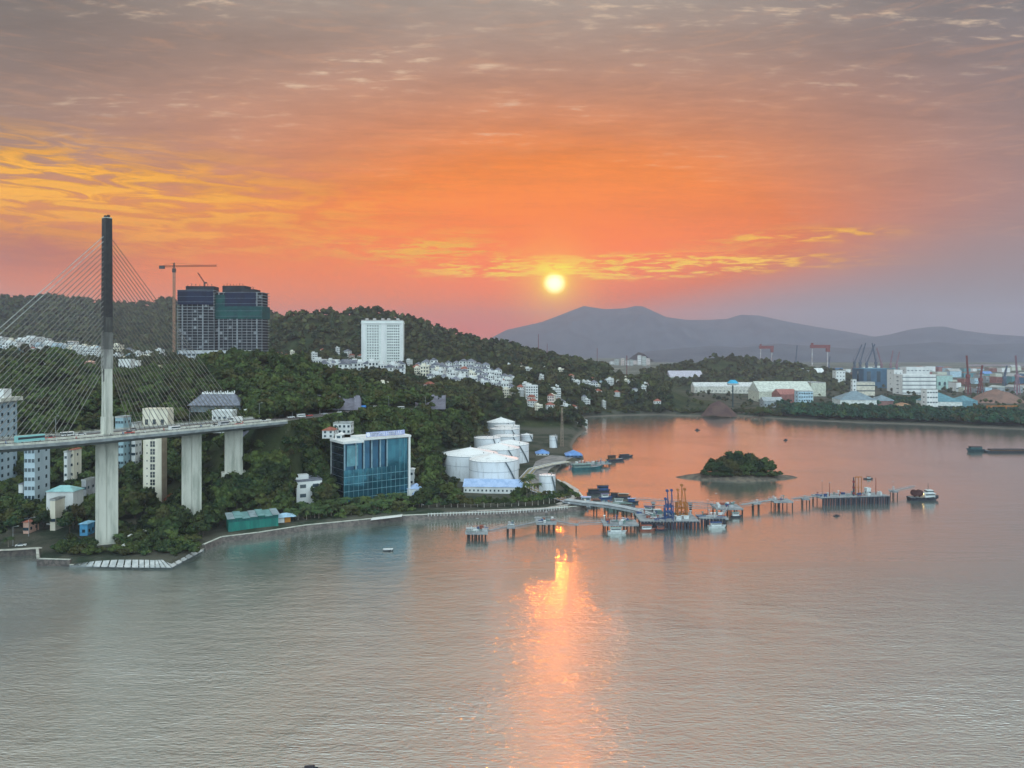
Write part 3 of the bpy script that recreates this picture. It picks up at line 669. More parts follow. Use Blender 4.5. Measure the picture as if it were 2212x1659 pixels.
def block(name, label, cat, px0, px1, D, ytop, zb=None, depth=10, yaw=0.0, floors=3, cols=4, wall=None, roof=('flat', None), win=(1.4, 1.5), side=2, group=None, wmax=100, margin=.6, drop=0, wfront=True):
    """a building whose front spans px0..px1 at distance D with its eaves at photo height ytop"""
    X0, X1 = QX(px0, D), QX(px1, D)
    if abs(yaw) < .2 and D < 1100:   # the visible flank counts toward the width
        if X1 < 0: X1 = max(X0 + 2, QX(px1, D + depth))
        elif X0 > 0: X0 = min(X1 - 2, QX(px0, D + depth))
    w = X1 - X0; zt = QZ(ytop, D)
    xc = (X0 + X1) / 2; yc = D + depth / 2
    if zb is None: zb = float(ground([xc, X0, X1], [D + 1] * 3).min()) - .3 - drop
    h = zt - zb; w = w / max(.6, math.cos(yaw))
    t = thing(name, label, cat, (xc, yc, zb), yaw, group); foot(xc, yc, math.hypot(w, depth) / 2 + 1)
    mb = MB(); mb.box(-w / 2, w / 2, -depth / 2, depth / 2, 0, h); mb.build('wall', wall or M_white, t)
    kind, rm = roof; mb = MB()
    if kind == 'flat':
        rm = rm or M_flatroof
        mb.box(-w / 2 - .15, w / 2 + .15, -depth / 2 - .15, depth / 2 + .15, h, h + .25)
        for a in ((-w / 2 - .15, w / 2 + .15, -depth / 2 - .15, -depth / 2 + .1), (-w / 2 - .15, w / 2 + .15, depth / 2 - .1, depth / 2 + .15), (-w / 2 - .15, -w / 2 + .1, -depth / 2 + .1, depth / 2 - .1), (w / 2 - .1, w / 2 + .15, -depth / 2 + .1, depth / 2 - .1)): mb.box(*a, h + .25, h + 1.0)
    elif kind in ('hip', 'gable'): mb.hip(-w / 2, w / 2, -depth / 2, depth / 2, h + .01, min(w, depth) * .28, gable=kind == 'gable', ov=.6)
    elif kind == 'shed':
        o_ = .5; hh = w * .0 + 1.4
        mb.v += [(-w / 2 - o_, -depth / 2 - o_, h), (w / 2 + o_, -depth / 2 - o_, h), (w / 2 + o_, depth / 2 + o_, h + hh), (-w / 2 - o_, depth / 2 + o_, h + hh), (-w / 2 - o_, -depth / 2 - o_, h + .2), (w / 2 + o_, -depth / 2 - o_, h + .2), (w / 2 + o_, depth / 2 + o_, h + hh + .2), (-w / 2 - o_, depth / 2 + o_, h + hh + .2)]
        for q in ((0, 3, 2, 1), (4, 5, 6, 7), (0, 1, 5, 4), (1, 2, 6, 5), (2, 3, 7, 6), (3, 0, 4, 7)): mb.f.append(q); mb.mi.append(0)
    rf = mb.build('roof', rm or M_flatroof, t)
    n = 0; fh = h / floors; ww, wh = win; rest = MB()
    def wpart(x0, x1, y0, y1, z0, z1, ax):
        nonlocal n
        tgt = MB() if n < wmax else rest
        tgt.box(x0, x1, y0, y1, z0, z1, 0)
        if ax == 'x': tgt.box(x0 - .12, x1 + .12, y0 - .1, y1, z0 - .18, z0 - .01, 1)
        else: tgt.box(x0, x1 + (.1 if x0 > 0 else 0), y0 - .12, y1 + .12, z0 - .18, z0 - .01, 1)
        if n < wmax: tgt.build('window', [M_glass, wall or M_white], t)
        n += 1
    if wfront:
        for f in range(floors - 1, -1, -1):
            z0 = f * fh + fh * .32
            for c in range(cols):
                cx = -w / 2 + (c + .5) * w / cols; wpart(cx - ww / 2, cx + ww / 2, -depth / 2 - .05, -depth / 2 + .02, z0, z0 + min(wh, fh * .55), 'x')
    for f in range(floors - 1, -1, -1):
        z0 = f * fh + fh * .32
        sgn = 1 if (xc * math.cos(yaw) + yc * math.sin(yaw)) < 0 else -1    # the flank that faces the bay
        for c in range(side):
            cy = -depth / 2 + (c + .5) * depth / side
            if sgn > 0: wpart(w / 2 - .02, w / 2 + .05, cy - ww / 2, cy + ww / 2, z0, z0 + min(wh, fh * .55), 'y')
            else: wpart(-w / 2 - .05, -w / 2 + .02, cy - ww / 2, cy + ww / 2, z0, z0 + min(wh, fh * .55), 'y')
    if rest.v: o = rest.build('window', [M_glass, wall or M_white], t); o['kind'] = 'stuff'
    return t, w, h, depth

# --- beige lift tower standing beyond the deck
t = thing('beige_tower', 'tall slim cream tower with one column of square windows beside the bridge pylon', 'tower', (QX(331, 418), 421, 2), 0.0)
foot(QX(331, 418), 421, 12)
zt = QZ(885, 418) - 2; zc_ = QZ(925, 418) - 2; W1 = (355 - 309) * 418 / F * .80
mb = MB(); x0 = -(331 - 309) * 418 / F; x1 = x0 + W1
mb.box(x0, x1, -3, 3, 0, zc_); mb.build('shaft', M_cream, t)
mb = MB(); mb.box(x0 - .1, x0 + 14.0, -3.4, 4, zc_, zt)
for k in range(7): mb.box(x0 - .1 + k * 2.05, x0 + 1.2 + k * 2.05, -3.6, 4.1, zt, zt + .7)
mb.build('head_block', M_cream, t)
mb = MB(); mb.box(x0 + 5.9, x1 + .9, -3.3, 3.1, 0, zc_ - .01); mb.build('corner_pier', M_cream, t)
mb = MB(); mb.box(x1 + .9, x1 + 1.1, -3, 3.0, 0, zc_ - .02); mb.build('side_wall', M_tan, t)
k = 0; z = 3.0
while z < zc_ - 3:
    mb = MB(); mb.box(x0 + 4.2, x0 + 6.8, -3.36, -2.95, z, z + 3.2, 0); mb.box(x0 + 5.4, x0 + 5.6, -3.42, -3.36, z, z + 3.2, 1); mb.box(x0 + 4.2, x0 + 6.8, -3.42, -3.36, z + 1.5, z + 1.65, 1)
    mb.build('window', [M_glassd, M_cream], t)
    mb = MB(); mb.box(x0 + 2.0, x0 + 2.5, -3.12, -2.95, z + .4, z + 1.2, 0); mb.build('vent_slot', M_glassd, t); z += 4.3
for xx in (x0 + 2.2, x0 + 6.5, x0 + 11):
    mb = MB(); mb.box(xx - .9, xx + .9, -3.5, -3.35, zc_ + 2, zc_ + 5.0); mb.build('window', M_glassd, t)
mb = MB(); mb.box(x0 + 6, x0 + 13, -4, 4, 0, 5); mb.build('porch', M_cream, t)

# --- buildings behind / below the bridge
def balc(t, w, h, d, n, m=None):
    for k in range(n):
        mb = MB(); z = h * (k + 1) / (n + 1); mb.box(-w / 2 + .3, w / 2 - .3, -d / 2 - 1.3, -d / 2, z - .15, z); mb.box(-w / 2 + .3, w / 2 - .3, -d / 2 - 1.3, -d / 2 - 1.2, z, z + 1.0); mb.build('balcony', m or M_blue_r, t)
t, w, h, d = block('hotel', 'grey blue hotel with overhanging roof slab behind the left end of the bridge', 'hotel', -75, 37, 440, 872, zb=3, depth=16, floors=13, cols=7, wall=mat('grey_blue_render', (.40, .50, .56), (.32, .42, .5), scale=.1, streak=True), side=3, win=(1.7, 1.9))
mb = MB(); mb.box(-w / 2 - 1.2, w / 2 + 2.4, -d / 2 - 2, d / 2 + 2, h + 1, h + 3.2); mb.build('roof_slab', M_conc, t)
mb = MB(); mb.box(w / 2 - 7.5, w / 2 - .8, -3, 4, h + 3.2, h + 8.2); mb.build('plant_room', M_white, t)
t, w, h, d = block('apartment_block', 'pale blue apartment block with small square windows below the bridge deck', 'building', 52, 108, 396, 966, zb=3, depth=13, floors=8, cols=3, wall=M_blue_r, side=2, win=(1.5, 1.9))
block('townhouse', 'narrow cream house with dark red roof seen under the bridge deck', 'house', 150, 176, 440, 972, zb=12, depth=8, floors=4, cols=1, wall=M_cream, roof=('hip', M_redroof), side=1)
block('townhouse', 'small white house with stacked balconies beside the cream house', 'house', 138, 150, 436, 978, zb=8, depth=8, floors=5, cols=1, wall=M_white, roof=('flat', None), side=1)
block('house', 'low white house with teal roof between pale blue block and bridge pier', 'house', 100, 180, 384, 1062, zb=3, depth=9, floors=1, cols=6, wall=M_white, roof=('hip', M_teal))
block('house', 'small cream house half hidden by trees at the left shore', 'house', 108, 140, 372, 1082, zb=3, depth=8, floors=1, cols=2, wall=M_cream, roof=('flat', None))
block('house', 'low house with faded red roof among trees left of the big pier', 'house', 50, 84, 366, 1128, zb=3, depth=8, floors=1, cols=2, wall=M_pink, roof=('hip', M_redroof))
block('kiosk', 'small bright blue kiosk beside the foot of the big bridge pier', 'kiosk', 172, 204, 362, 1132, zb=3, depth=6, floors=1, cols=1, wall=mat('bright_blue_render', (.10, .36, .62)), roof=('hip', mat('sky_blue_sheet', (.30, .60, .80))))
block('townhouse', 'grey flat roofed house on the slope left of big pier', 'house', 176, 206, 404, 1040, zb=3, depth=9, floors=3, cols=2, wall=mat('grey_render', (.42, .43, .45)), roof=('flat', None))
block('house', 'white house in trees above the shore at far left', 'house', 40, 72, 402, 1046, zb=3, depth=9, floors=2, cols=2, wall=M_white, roof=('gable', M_greyroof))
block('office_block', 'pale turquoise flat roofed block just right of the pylon', 'building', 249, 283, 452, 903, zb=18, depth=9, floors=7, cols=3, wall=mat('turquoise_render', (.36, .50, .55), (.28, .42, .47), scale=.1), roof=('flat', None))
block('house', 'small white house beyond the bridge rail near beige tower', 'house', 284, 306, 458, 916, zb=22, depth=8, floors=5, cols=2, wall=M_white, roof=('flat', None))
block('gatehouse', 'white flat slab canopy building at the hill end of the bridge', 'building', 458, 512, 446, 890, zb=44, depth=8, floors=2, cols=4, wall=M_white, roof=('flat', M_white))
block('gatehouse', 'little white kiosk beside the road at the hill end', 'kiosk', 527, 540, 452, 888, zb=45, depth=4, floors=2, cols=1, wall=M_white, roof=('flat', M_white), side=1)
block('house', 'white house with slate hip roof on the slope above the bridge end', 'house', 430, 470, 520, 866, depth=12, floors=2, cols=4, wall=M_white, roof=('hip', M_greyroof), drop=4)
# pavilion with big slate roof and pale ridge (upper left of road)
t = thing('pavilion', 'long pavilion with big slate roof and pale ridge above the bridge end', 'pavilion', (QX(463, 505), 512, gz(QX(463, 505), 512) - 2)); foot(QX(463, 505), 512, 19)
zb = t.location.z; h = QZ(876, 505) - zb
mb = MB(); mb.box(-17, 17, -5, 5, 0, h); mb.build('wall', mat('dark_grey_wall', (.2, .24, .26)), t)  # walls in one dark grey
mb = MB(); mb.hip(-18, 18, -7, 7, h, QZ(851, 505) - QZ(876, 505)); mb.build('roof', M_greyroof, t)
mb = MB(); mb.bar((-11, 0, h + QZ(851, 505) - QZ(876, 505)), (11, 0, h + QZ(851, 505) - QZ(876, 505)), 1.2, .9); [mb.box(-11 + k * 1.55, -10.4 + k * 1.55, -.3, .3, h + 7.9, h + 8.8 + .5 * (k % 3)) for k in range(15)]; mb.build('ridge', M_white, t)
# houses above the glass office
block('house', 'house with orange red tiled hip roof on the slope left of glass office', 'house', 696, 728, 452, 930, zb=40, depth=9, floors=2, cols=2, wall=M_white, roof=('hip', M_redroof))
block('house', 'white gabled house in front of the orange roofed one', 'house', 724, 744, 447, 940, zb=36, depth=7, floors=2, cols=1, wall=M_white, roof=('gable', M_white), win=(2.2, 1.8))
block('townhouse', 'white two storey house with parapet behind the orange roofed house', 'house', 720, 764, 474, 916, zb=40, depth=9, floors=2, cols=4, wall=M_white, roof=('flat', None))
block('shed', 'small pale cyan roofed shed behind the glass office', 'shed', 778, 806, 500, 935, zb=37, depth=7, floors=1, cols=2, wall=M_white, roof=('shed', mat('pale_cyan_sheet', (.45, .68, .70))), wfront=False)
block('house', 'small white house beside the hill road, nearer the bridge', 'house', 858, 880, 580, 886, depth=9, floors=2, cols=2, wall=M_white, roof=('gable', M_white), drop=2)
block('house', 'pale house with low roof beside the hill road above the dark wooded hill', 'house', 896, 918, 590, 882, depth=9, floors=1, cols=2, wall=M_cream, roof=('flat', None), drop=2)
block('signboard_hut', 'bright blue tarpaulin covered hut beside the hill road', 'hut', 768, 790, 546, 880, depth=5, floors=1, cols=1, wall=mat('tarpaulin_blue', (.06, .25, .65)), roof=('gable', mat('tarpaulin_blue', (.06, .25, .65))), wfront=False, side=0)

# --- white cube house by the waterfront
t, w, h, d = block('white_house', 'white three storey cube house with grey roof terrace above the waterfront palms', 'house', 632, 680, 424, 1040, zb=3, depth=13, yaw=R(28), floors=3, cols=2, wall=M_white, roof=('flat', M_greyroof), win=(3.4, 2.0), side=2)
mb = MB(); mb.box(-w / 2 + 1, 1, 0, 5, h + .3, h + 2.8); mb.build('stair_tower', M_white, t)
block('shelter', 'low white roofed shelter among trees left of the white cube house', 'shelter', 572, 612, 420, 1056, zb=6, depth=9, floors=1, cols=3, wall=M_brown, roof=('shed', M_white), wfront=False)
# --- teal hall at water's edge
t = thing('waterfront_hall', 'long teal green clad hall with patched pale roof at the water edge', 'hall', (QX(545, 380), 380, 2.4), R(27)); foot(QX(545, 380), 380, 14); foot(QX(585, 376), 380, 14); foot(QX(515, 370), 368, 14)
hh = 7.2; L2 = 12.0
mb = MB(); mb.box(-L2, L2, -5, 5, 0, hh); mb.build('wall', M_tealw, t)
for k in range(7):
    mb = MB(); a = -L2 - .6 + k * 3.62; z_ = hh + .15 + .35 * math.sin(k * 2.1)
    mb.v = [(a, -6, z_), (a + 3.55, -6, z_), (a + 3.55, 6, z_ + .9), (a, 6, z_ + .9), (a, -6, z_ + .15), (a + 3.55, -6, z_ + .15), (a + 3.55, 6, z_ + 1.05), (a, 6, z_ + 1.05)]
    mb.f = [(0, 3, 2, 1), (4, 5, 6, 7), (0, 1, 5, 4), (1, 2, 6, 5), (2, 3, 7, 6), (3, 0, 4, 7)]; mb.mi = [0] * 6
    mb.build('roof_sheet', mat('patched_teal_sheet' if k % 3 else 'patched_grey_sheet', (.20, .38, .38) if k % 3 else (.30, .38, .41), scale=.3, rough=.5), t)
for k in range(12):
    mb = MB(); mb.box(-L2 + 2.1 * k, -L2 + 2.1 * k + .12, -5.14, -5.0, 0, hh); mb.build('cladding_batten', M_tealw, t)
mb = MB(); mb.box(-L2, L2, -5.05, -5, hh - 1.6, hh - .4); mb.build('eaves_band', mat('dark_teal_band', (.02, .12, .12)), t)
t = thing('waterfront_cabin', 'white cabin with pale blue roof and orange curtain at right end of teal hall', 'cabin', (QX(614, 390), 391, 2.4), R(22)); foot(QX(614, 390), 391, 7)
mb = MB(); mb.box(-4, -.5, -3, 3, 0, 4.4); mb.build('wall', M_white, t); mb = MB(); mb.hip(-5, 5, -4, 4, 4.4, 1.5); mb.build('roof', mat('light_blue_sheet', (.40, .60, .75)), t)
mb = MB(); mb.box(-.4, 2.6, -2.6, -2.4, .4, 4.2); mb.build('curtain', mat('orange_canvas', (.55, .24, .05)), t); mb = MB(); [mb.cyl((a, b, 0), (a, b, 4.4), .1, n=6) for a in (-.3, 4) for b in (-2.6, 2.6)]; mb.build('post', M_steel, t)
mb = MB(); mb.box(-5, 8.5, -6.5, -3.2, .3, .6); [mb.cyl((a, -6, -4), (a, -6, .3), .15, n=6) for a in (-4, 0, 4, 8)]; mb.build('deck', mat('yellow_timber', (.45, .36, .16)), t)

# --- glass office
TH = R(36); gx, gy = -97.2, 431.0; W2, DP = 42.0, 17.0; ZR = 41.0; zb = 3.0
cx = gx + math.cos(TH) * W2 / 2 - math.sin(TH) * DP / 2; cy = gy + math.sin(TH) * W2 / 2 + math.cos(TH) * DP / 2
off = thing('glass_office', 'seven storey blue glass office block with white roof slab and rooftop sign', 'office building', (cx, cy, zb), TH); foot(cx, cy, 24); foot(gx + 4, gy + 6, 12); foot(cx + 14, cy + 11, 12)
def glass_mat(name, c, c2, sc_):
    m = bpy.data.materials.new(name); m.use_nodes = True; t = NT(m.node_tree)
    p = t.n('ShaderNodeTexCoord').outputs['Object']; v = t.n('ShaderNodeMapping', {'Vector': p, 'Scale': sc_}).outputs[0]
    vor = t.n('ShaderNodeTexWhiteNoise', {'Vector': t.vm('FLOOR', v)}, noise_dimensions='3D').outputs[0]
    col_ = t.mix(t.m('MULTIPLY', vor, .9), c, c2)
    nb = t.n('ShaderNodeBump', {'Strength': .25, 'Distance': .15, 'Height': t.noise(p, .35, 2)})
    t.n('ShaderNodeOutputMaterial', (t.n('ShaderNodeBsdfPrincipled', {'Base Color': col_, 'Roughness': .08, 'Metallic': .55, 'Normal': nb.outputs[0]}).outputs[0],)); return m
MG1 = glass_mat('curtain_wall_glass', (.012, .085, .13, 1), (.03, .15, .20, 1), (.42, .1, .27))
MG2 = glass_mat('side_curtain_glass', (.012, .03, .045, 1), (.02, .05, .075, 1), (.42, .3, .27))
MG3 = glass_mat('recess_glass', (.01, .05, .10, 1), (.02, .10, .17, 1), (.42, .1, .27))
hx, hd = W2 / 2, DP / 2; HR = ZR - zb; split = HR * .55
mb = MB(); mb.box(-hx, hx, -hd + 1.5, hd, 0, HR - .4); mb.build('core', M_conc2, off)
mb = MB(); mb.box(-hx + .01, hx * .62, -hd, -hd + 1.49, 0, split); mb.box(hx * .62, hx, -hd + .02, -hd + 1.49, 0, HR - 1); mb.build('front_glazing', MG1, off)
mb = MB(); mb.box(-hx + .01, hx * .30, -hd + 1.2, -hd + 1.49, split, HR - 1); mb.build('recessed_glazing', MG3, off)
mb = MB(); mb.box(hx * .30, hx * .62, -hd + .1, -hd + 1.49, split, HR - 1); mb.build('front_glazing', MG1, off)
mb = MB(); mb.box(-hx - .3, -hx, -hd + .3, hd, 0, HR - 1); mb.build('side_glazing', MG2, off)
mb = MB(); mb.box(hx, hx + .3, -hd + .3, hd, 0, HR - 1); mb.build('side_glazing', MG2, off)
for z in range(1, 9):
    mb = MB(); zz_ = z * HR / 9; mb.box(-hx, hx, -hd - .12, -hd + (.0 if zz_ < split else .0), zz_ - .12, zz_ + .12)
    if zz_ < split: mb.build('transom', mat('teal_aluminium', (.18, .36, .42), rough=.4), off)
    mb2 = MB(); mb2.box(-hx - .42, -hx - .3, -hd, hd, zz_ - .1, zz_ + .1); mb2.build('side_transom', mat('grey_aluminium', (.10, .13, .16), rough=.4), off)
for k in range(15):
    xx = -hx + k * W2 / 14; mb = MB(); top_ = split if xx < hx * .62 else HR - 1
    mb.box(xx - .07, xx + .07, -hd - .16, -hd - .01, 0, top_); mb.build('mullion', mat('teal_aluminium', (.18, .36, .42)), off)
for xx in (-hx + .4, -hx + 7.5, -hx + 12.5, -hx + 17.5, -hx + 23, hx - 14.5):
    mb = MB(); mb.box(xx - .35, xx + .35, -hd - .05, -hd + .6, split, HR - .5); mb.build('column', mat('pale_blue_column', (.26, .38, .44)), off)
mb = MB(); mb.box(-hx + 2, -hx + 9, -hd + .5, -hd + 1.19, split + 2, HR - 3); mb.build('hanging_panel', mat('light_teal_glass', (.12, .30, .36), rough=.2), off)
mb = MB(); mb.box(-hx - 1.2, -hx + 12, -hd - 1.2, hd + 1.2, HR - 1.6, HR - .3); mb.build('roof_slab', M_white, off)
mb = MB(); mb.box(-hx + 12, hx + 1.0, -hd - 1.5, hd + 1.2, HR - .3, HR + .9); mb.build('roof_slab', M_white, off)
mb = MB(); mb.box(hx - .6, hx + .6, -hd - 1.3, -hd - .2, 0, HR - .3); mb.build('corner_column', M_white, off)
mb = MB(); mb.box(-hx - 1.1, -hx - .5, hd - .2, hd + .6, 0, HR - 1.6); mb.build('corner_column', mat('grey_column', (.34, .37, .38)), off)
# rooftop sign: a round emblem and worn blue lettering (not readable in the photo)
sg = thing('rooftop_sign', 'blue and white rooftop lettering sign with round emblem on the glass office', 'sign', (cx, cy, ZR + .9), TH)
mb = MB(); mb.box(-7.4, hx - 3, -hd - .6, -hd - .4, .5, 3.3, 0); [mb.bar((a, -hd + 1.2, 0), (a, -hd - .4, 2.4), .12, .12, 0) for a in (-6, 0, 6, 12, 17)]; mb.build('frame', mat('sign_backing', (.42, .46, .72)), sg)
mb = MB(); mb.cyl((-6.1, -hd - .6, 1.9), (-6.1, -hd - .85, 1.9), 1.25, n=18); mb.build('emblem', mat('sign_white', (.85, .86, .92)), sg)
rr = random.Random(3)
mb = MB(); xx = -4.4
while xx < hx - 4.6:
    ww = rr.uniform(.7, 1.1)
    mb.box(xx, xx + .24, -hd - .82, -hd - .6, .9, 2.9)
    if rr.random() < .8: mb.box(xx + .24, xx + ww, -hd - .82, -hd - .6, 2.65, 2.9)
    if rr.random() < .6: mb.box(xx + .24, xx + ww, -hd - .82, -hd - .6, 1.8, 2.02)
    if rr.random() < .6: mb.box(xx + ww - .22, xx + ww, -hd - .82, -hd - .6, .9, 1.8)
    xx += ww + .35
mb.build('lettering', mat('sign_white', (.85, .86, .92)), sg)

# --- storehouses right of the office
block('warehouse', 'long white storehouse with pale blue roof in front of the big tanks', 'warehouse', 1003, 1128, 470, 1052, zb=3, depth=14, yaw=R(-4), floors=1, cols=14, wall=M_white, roof=('gable', M_palebl), win=(1.0, 1.2))
block('warehouse', 'low white shed with purple blue roof right of the glass office, rear one', 'shed', 880, 918, 455, 1056, zb=3, depth=10, floors=1, cols=4, wall=M_white, roof=('hip', M_palebl))
block('warehouse', 'low white shed with purple blue roof right of the glass office, front one', 'shed', 892, 924, 446, 1068, zb=3, depth=8, floors=1, cols=3, wall=M_white, roof=('hip', M_palebl))
block('guard_hut', 'small white round roofed hut among trees beside the glass office', 'hut', 884, 896, 468, 1014, zb=3, depth=4, floors=3, cols=1, wall=M_white, roof=('hip', M_white), side=1)
block('warehouse', 'blue roofed shed beside the small cylindrical tank at the wharf', 'shed', 1157, 1186, 640, 980, zb=3, depth=12, floors=1, cols=3, wall=M_white, roof=('hip', M_blueroof))
block('wharf_shed', 'open shed with bright blue roof standing at the inlet wharf', 'shed', 1220, 1258, 628, 984, zb=3, depth=14, floors=1, cols=4, wall=mat('dark_blue_render', (.10, .16, .28)), roof=('hip', M_blueroof))
block('terrace', 'dark low restaurant terrace in front of the glass office', 'building', 905, 925, 432, 1086, zb=3, depth=5, floors=1, cols=2, wall=M_white, roof=('flat', None))
# white paved boat slip on the shore
mb = MB(); a, b_, c_, d_ = G(800, 1124, 2.9), G(868, 1116, 2.9), G(870, 1108, 2.9), G(808, 1113, 2.9); mb.poly([a, b_, c_, d_]); tag(mb.build('pavement', M_white), kind='structure')
# ================= tanks, pipes =================
M_tankw = mat('tank_white_paint', (0.70, 0.73, 0.77), (0.46, 0.47, 0.48), scale=0.5, lo=.5, hi=.8, rough=0.45, streak=True)
M_tankr = mat('tank_roof_paint', (0.78, 0.81, 0.82), (0.56, 0.58, 0.58), scale=0.25, lo=.5, hi=.8, rough=0.45)
M_band = mat('tank_grey_band', (0.34, 0.40, 0.46))
def tank(label, xc, halfpx, D, yrim, zb=3.0, cone=.11, n=48):
    r = halfpx * D / F; X = QX(xc, D); Yc = D + r * .6; zt = QZ(yrim, D + r * .6)
    t = thing('storage_tank', label, 'storage tank', (X, Yc, zb), 0, 'storage tanks on the quay'); foot(X, Yc, r + 3)
    h = zt - zb
    mb = MB(); mb.cyl((0, 0, 0), (0, 0, h), r, n=n, caps=False); mb.build('shell', M_tankw, t, smooth=True)
    mb = MB(); mb.cone((0, 0), r + .1, r * cone * 2, n=n, z=h + .02); mb.build('roof', M_tankr, t)
    mb = MB(); mb.cyl((0, 0, h - .25), (0, 0, h + .05), r + .22, n=n, caps=False); mb.cyl((0, 0, h * .62), (0, 0, h * .62 + .25), r + .18, n=n, caps=False); mb.build('rim', M_band, t)
    mb = MB()
    for k in range(n // 2):
        a = 2 * math.pi * k / (n // 2); c_, s_ = math.cos(a), math.sin(a); mb.cyl((c_ * r, s_ * r, h), (c_ * r, s_ * r, h + 1.1), .05, n=4)
    for k in range(n // 2):
        a, b = 2 * math.pi * k / (n // 2), 2 * math.pi * (k + 1) / (n // 2); mb.bar((math.cos(a) * r, math.sin(a) * r, h + 1.1), (math.cos(b) * r, math.sin(b) * r, h + 1.1), .06, .06)
    mb.build('railing', M_galv, t)
    # spiral stair on the bay side
    mb = MB(); a0 = R(-62); m_ = 20
    for k in range(m_):
        a, b = a0 + R(38) * k / m_, a0 + R(38) * (k + 1) / m_; q = r + .6
        mb.bar((math.cos(a) * q, math.sin(a) * q, h * (1 - k / m_)), (math.cos(b) * q, math.sin(b) * q, h * (1 - (k + 1) / m_)), .9, .5)
    mb.build('stair', mat('stair_grey', (.16, .2, .22)), t)
    mb = MB(); mb.cyl((0, 0, h + r * cone * 2 - .3), (0, 0, h + r * cone * 2 + .9), .35, n=8); mb.cyl((r * .5, -r * .5, h + .3), (r * .5, -r * .5, h + 2.0), .3, n=8); mb.build('vent', M_galv, t)
    return t
tank('big white tank with conical roof, nearest the water at the front of the group', 1066, 54.5, 490, 991)
tank('widest white tank, left of the front one beside the trees', 1014, 61, 515, 979)
tank('white tank right behind the two front ones in the middle of the group', 1076, 46.5, 560, 967)
tank('small flat roofed tank on the left edge behind the widest tank', 1052, 29, 600, 945, cone=.03)
tank('tall pale tank at the right side of the group behind the front one', 1102, 41, 596, 958)
tank('white tank behind the tall right hand one in the second rank', 1094, 29.5, 660, 941, cone=.06)
tank('white tank in the third rank with plain flat rim', 1090, 32, 715, 925.5, cone=.04)
tank('white tank just in front of the rearmost domed one', 1095, 28, 765, 919.5, cone=.05)
tank('rearmost white tank with bright peaked dome roof', 1082, 31, 810, 911, cone=.16)
tank('small white tank at the right edge of the tank group', 1138, 13.5, 735, 939, n=24)
tank('small slim tank standing alone beside the palms and inlet', 1182.5, 18, 468, 1026, cone=.05, n=32)
tank('narrow upright white tank near the inlet wharf', 1195.5, 8.5, 690, 942, cone=.04, n=20)
# pipe rack
pr = thing('pipe_rack', 'long rack of parallel pale pipes running from tanks to the jetty', 'pipe rack', (0, 0, 0))
pts = [G(1228, 1000, 3), G(1190, 1006, 3), G(1150, 1016, 3), G(1132, 1036, 3), G(1150, 1060, 3), G(1215, 1082, 3), G(1240, 1090, 3)]
for k in range(8):
    mb = MB()
    for a, b in zip(pts[:-1], pts[1:]):
        d = Vector(b) - Vector(a); nn = Vector((-d.y, d.x, 0)).normalized() * (k - 3.5) * .9
        mb.cyl((a[0] + nn.x, a[1] + nn.y, 4.1), (b[0] + nn.x, b[1] + nn.y, 4.1), .26, n=6)
    mb.build('pipe', [M_tankw, M_galv, mat('yellow_pipe', (.55, .45, .12)), M_galv][k % 4], pr)
mb = MB()
for a, b in zip(pts[:-1], pts[1:]):
    L_ = (Vector(b) - Vector(a)).length; n = max(2, int(L_ / 6))
    for i in range(n):
        p = Vector(a).lerp(Vector(b), i / n); d = (Vector(b) - Vector(a)).normalized(); q = Vector((-d.y, d.x, 0)) * 4
        mb.bar((p.x - q.x, p.y - q.y, 3.7), (p.x + q.x, p.y + q.y, 3.7), .3, .3); mb.cyl((p.x - q.x, p.y - q.y, 2), (p.x - q.x, p.y - q.y, 3.7), .15, n=5); mb.cyl((p.x + q.x, p.y + q.y, 2), (p.x + q.x, p.y + q.y, 3.7), .15, n=5)
mb.build('support', M_conc2, pr)
o = thing('lattice_mast', 'tall slim tan lattice mast standing by the inlet', 'mast', (QX(1214, 700), 700, 2.5))
mb = MB(); hh = QZ(880, 700) - 2.5
for a, b in ((-1, -1), (1, -1), (1, 1), (-1, 1)): mb.bar((a * 1.2, b * 1.2, 0), (a * .6, b * .6, hh), .25, .25)
for k in range(14):
    z0, z1 = hh * k / 14, hh * (k + 1) / 14; s0, s1 = 1.2 - .6 * k / 14, 1.2 - .6 * (k + 1) / 14
    for (a, b), (c, d) in (((-1, -1), (1, -1)), ((1, -1), (1, 1)), ((1, 1), (-1, 1)), ((-1, 1), (-1, -1))): mb.bar((a * s0, b * s0, z0), (c * s1, d * s1, z1), .14, .14)
mb.build('lattice', mat('faded_tan_steel', (.4, .3, .24)), o)

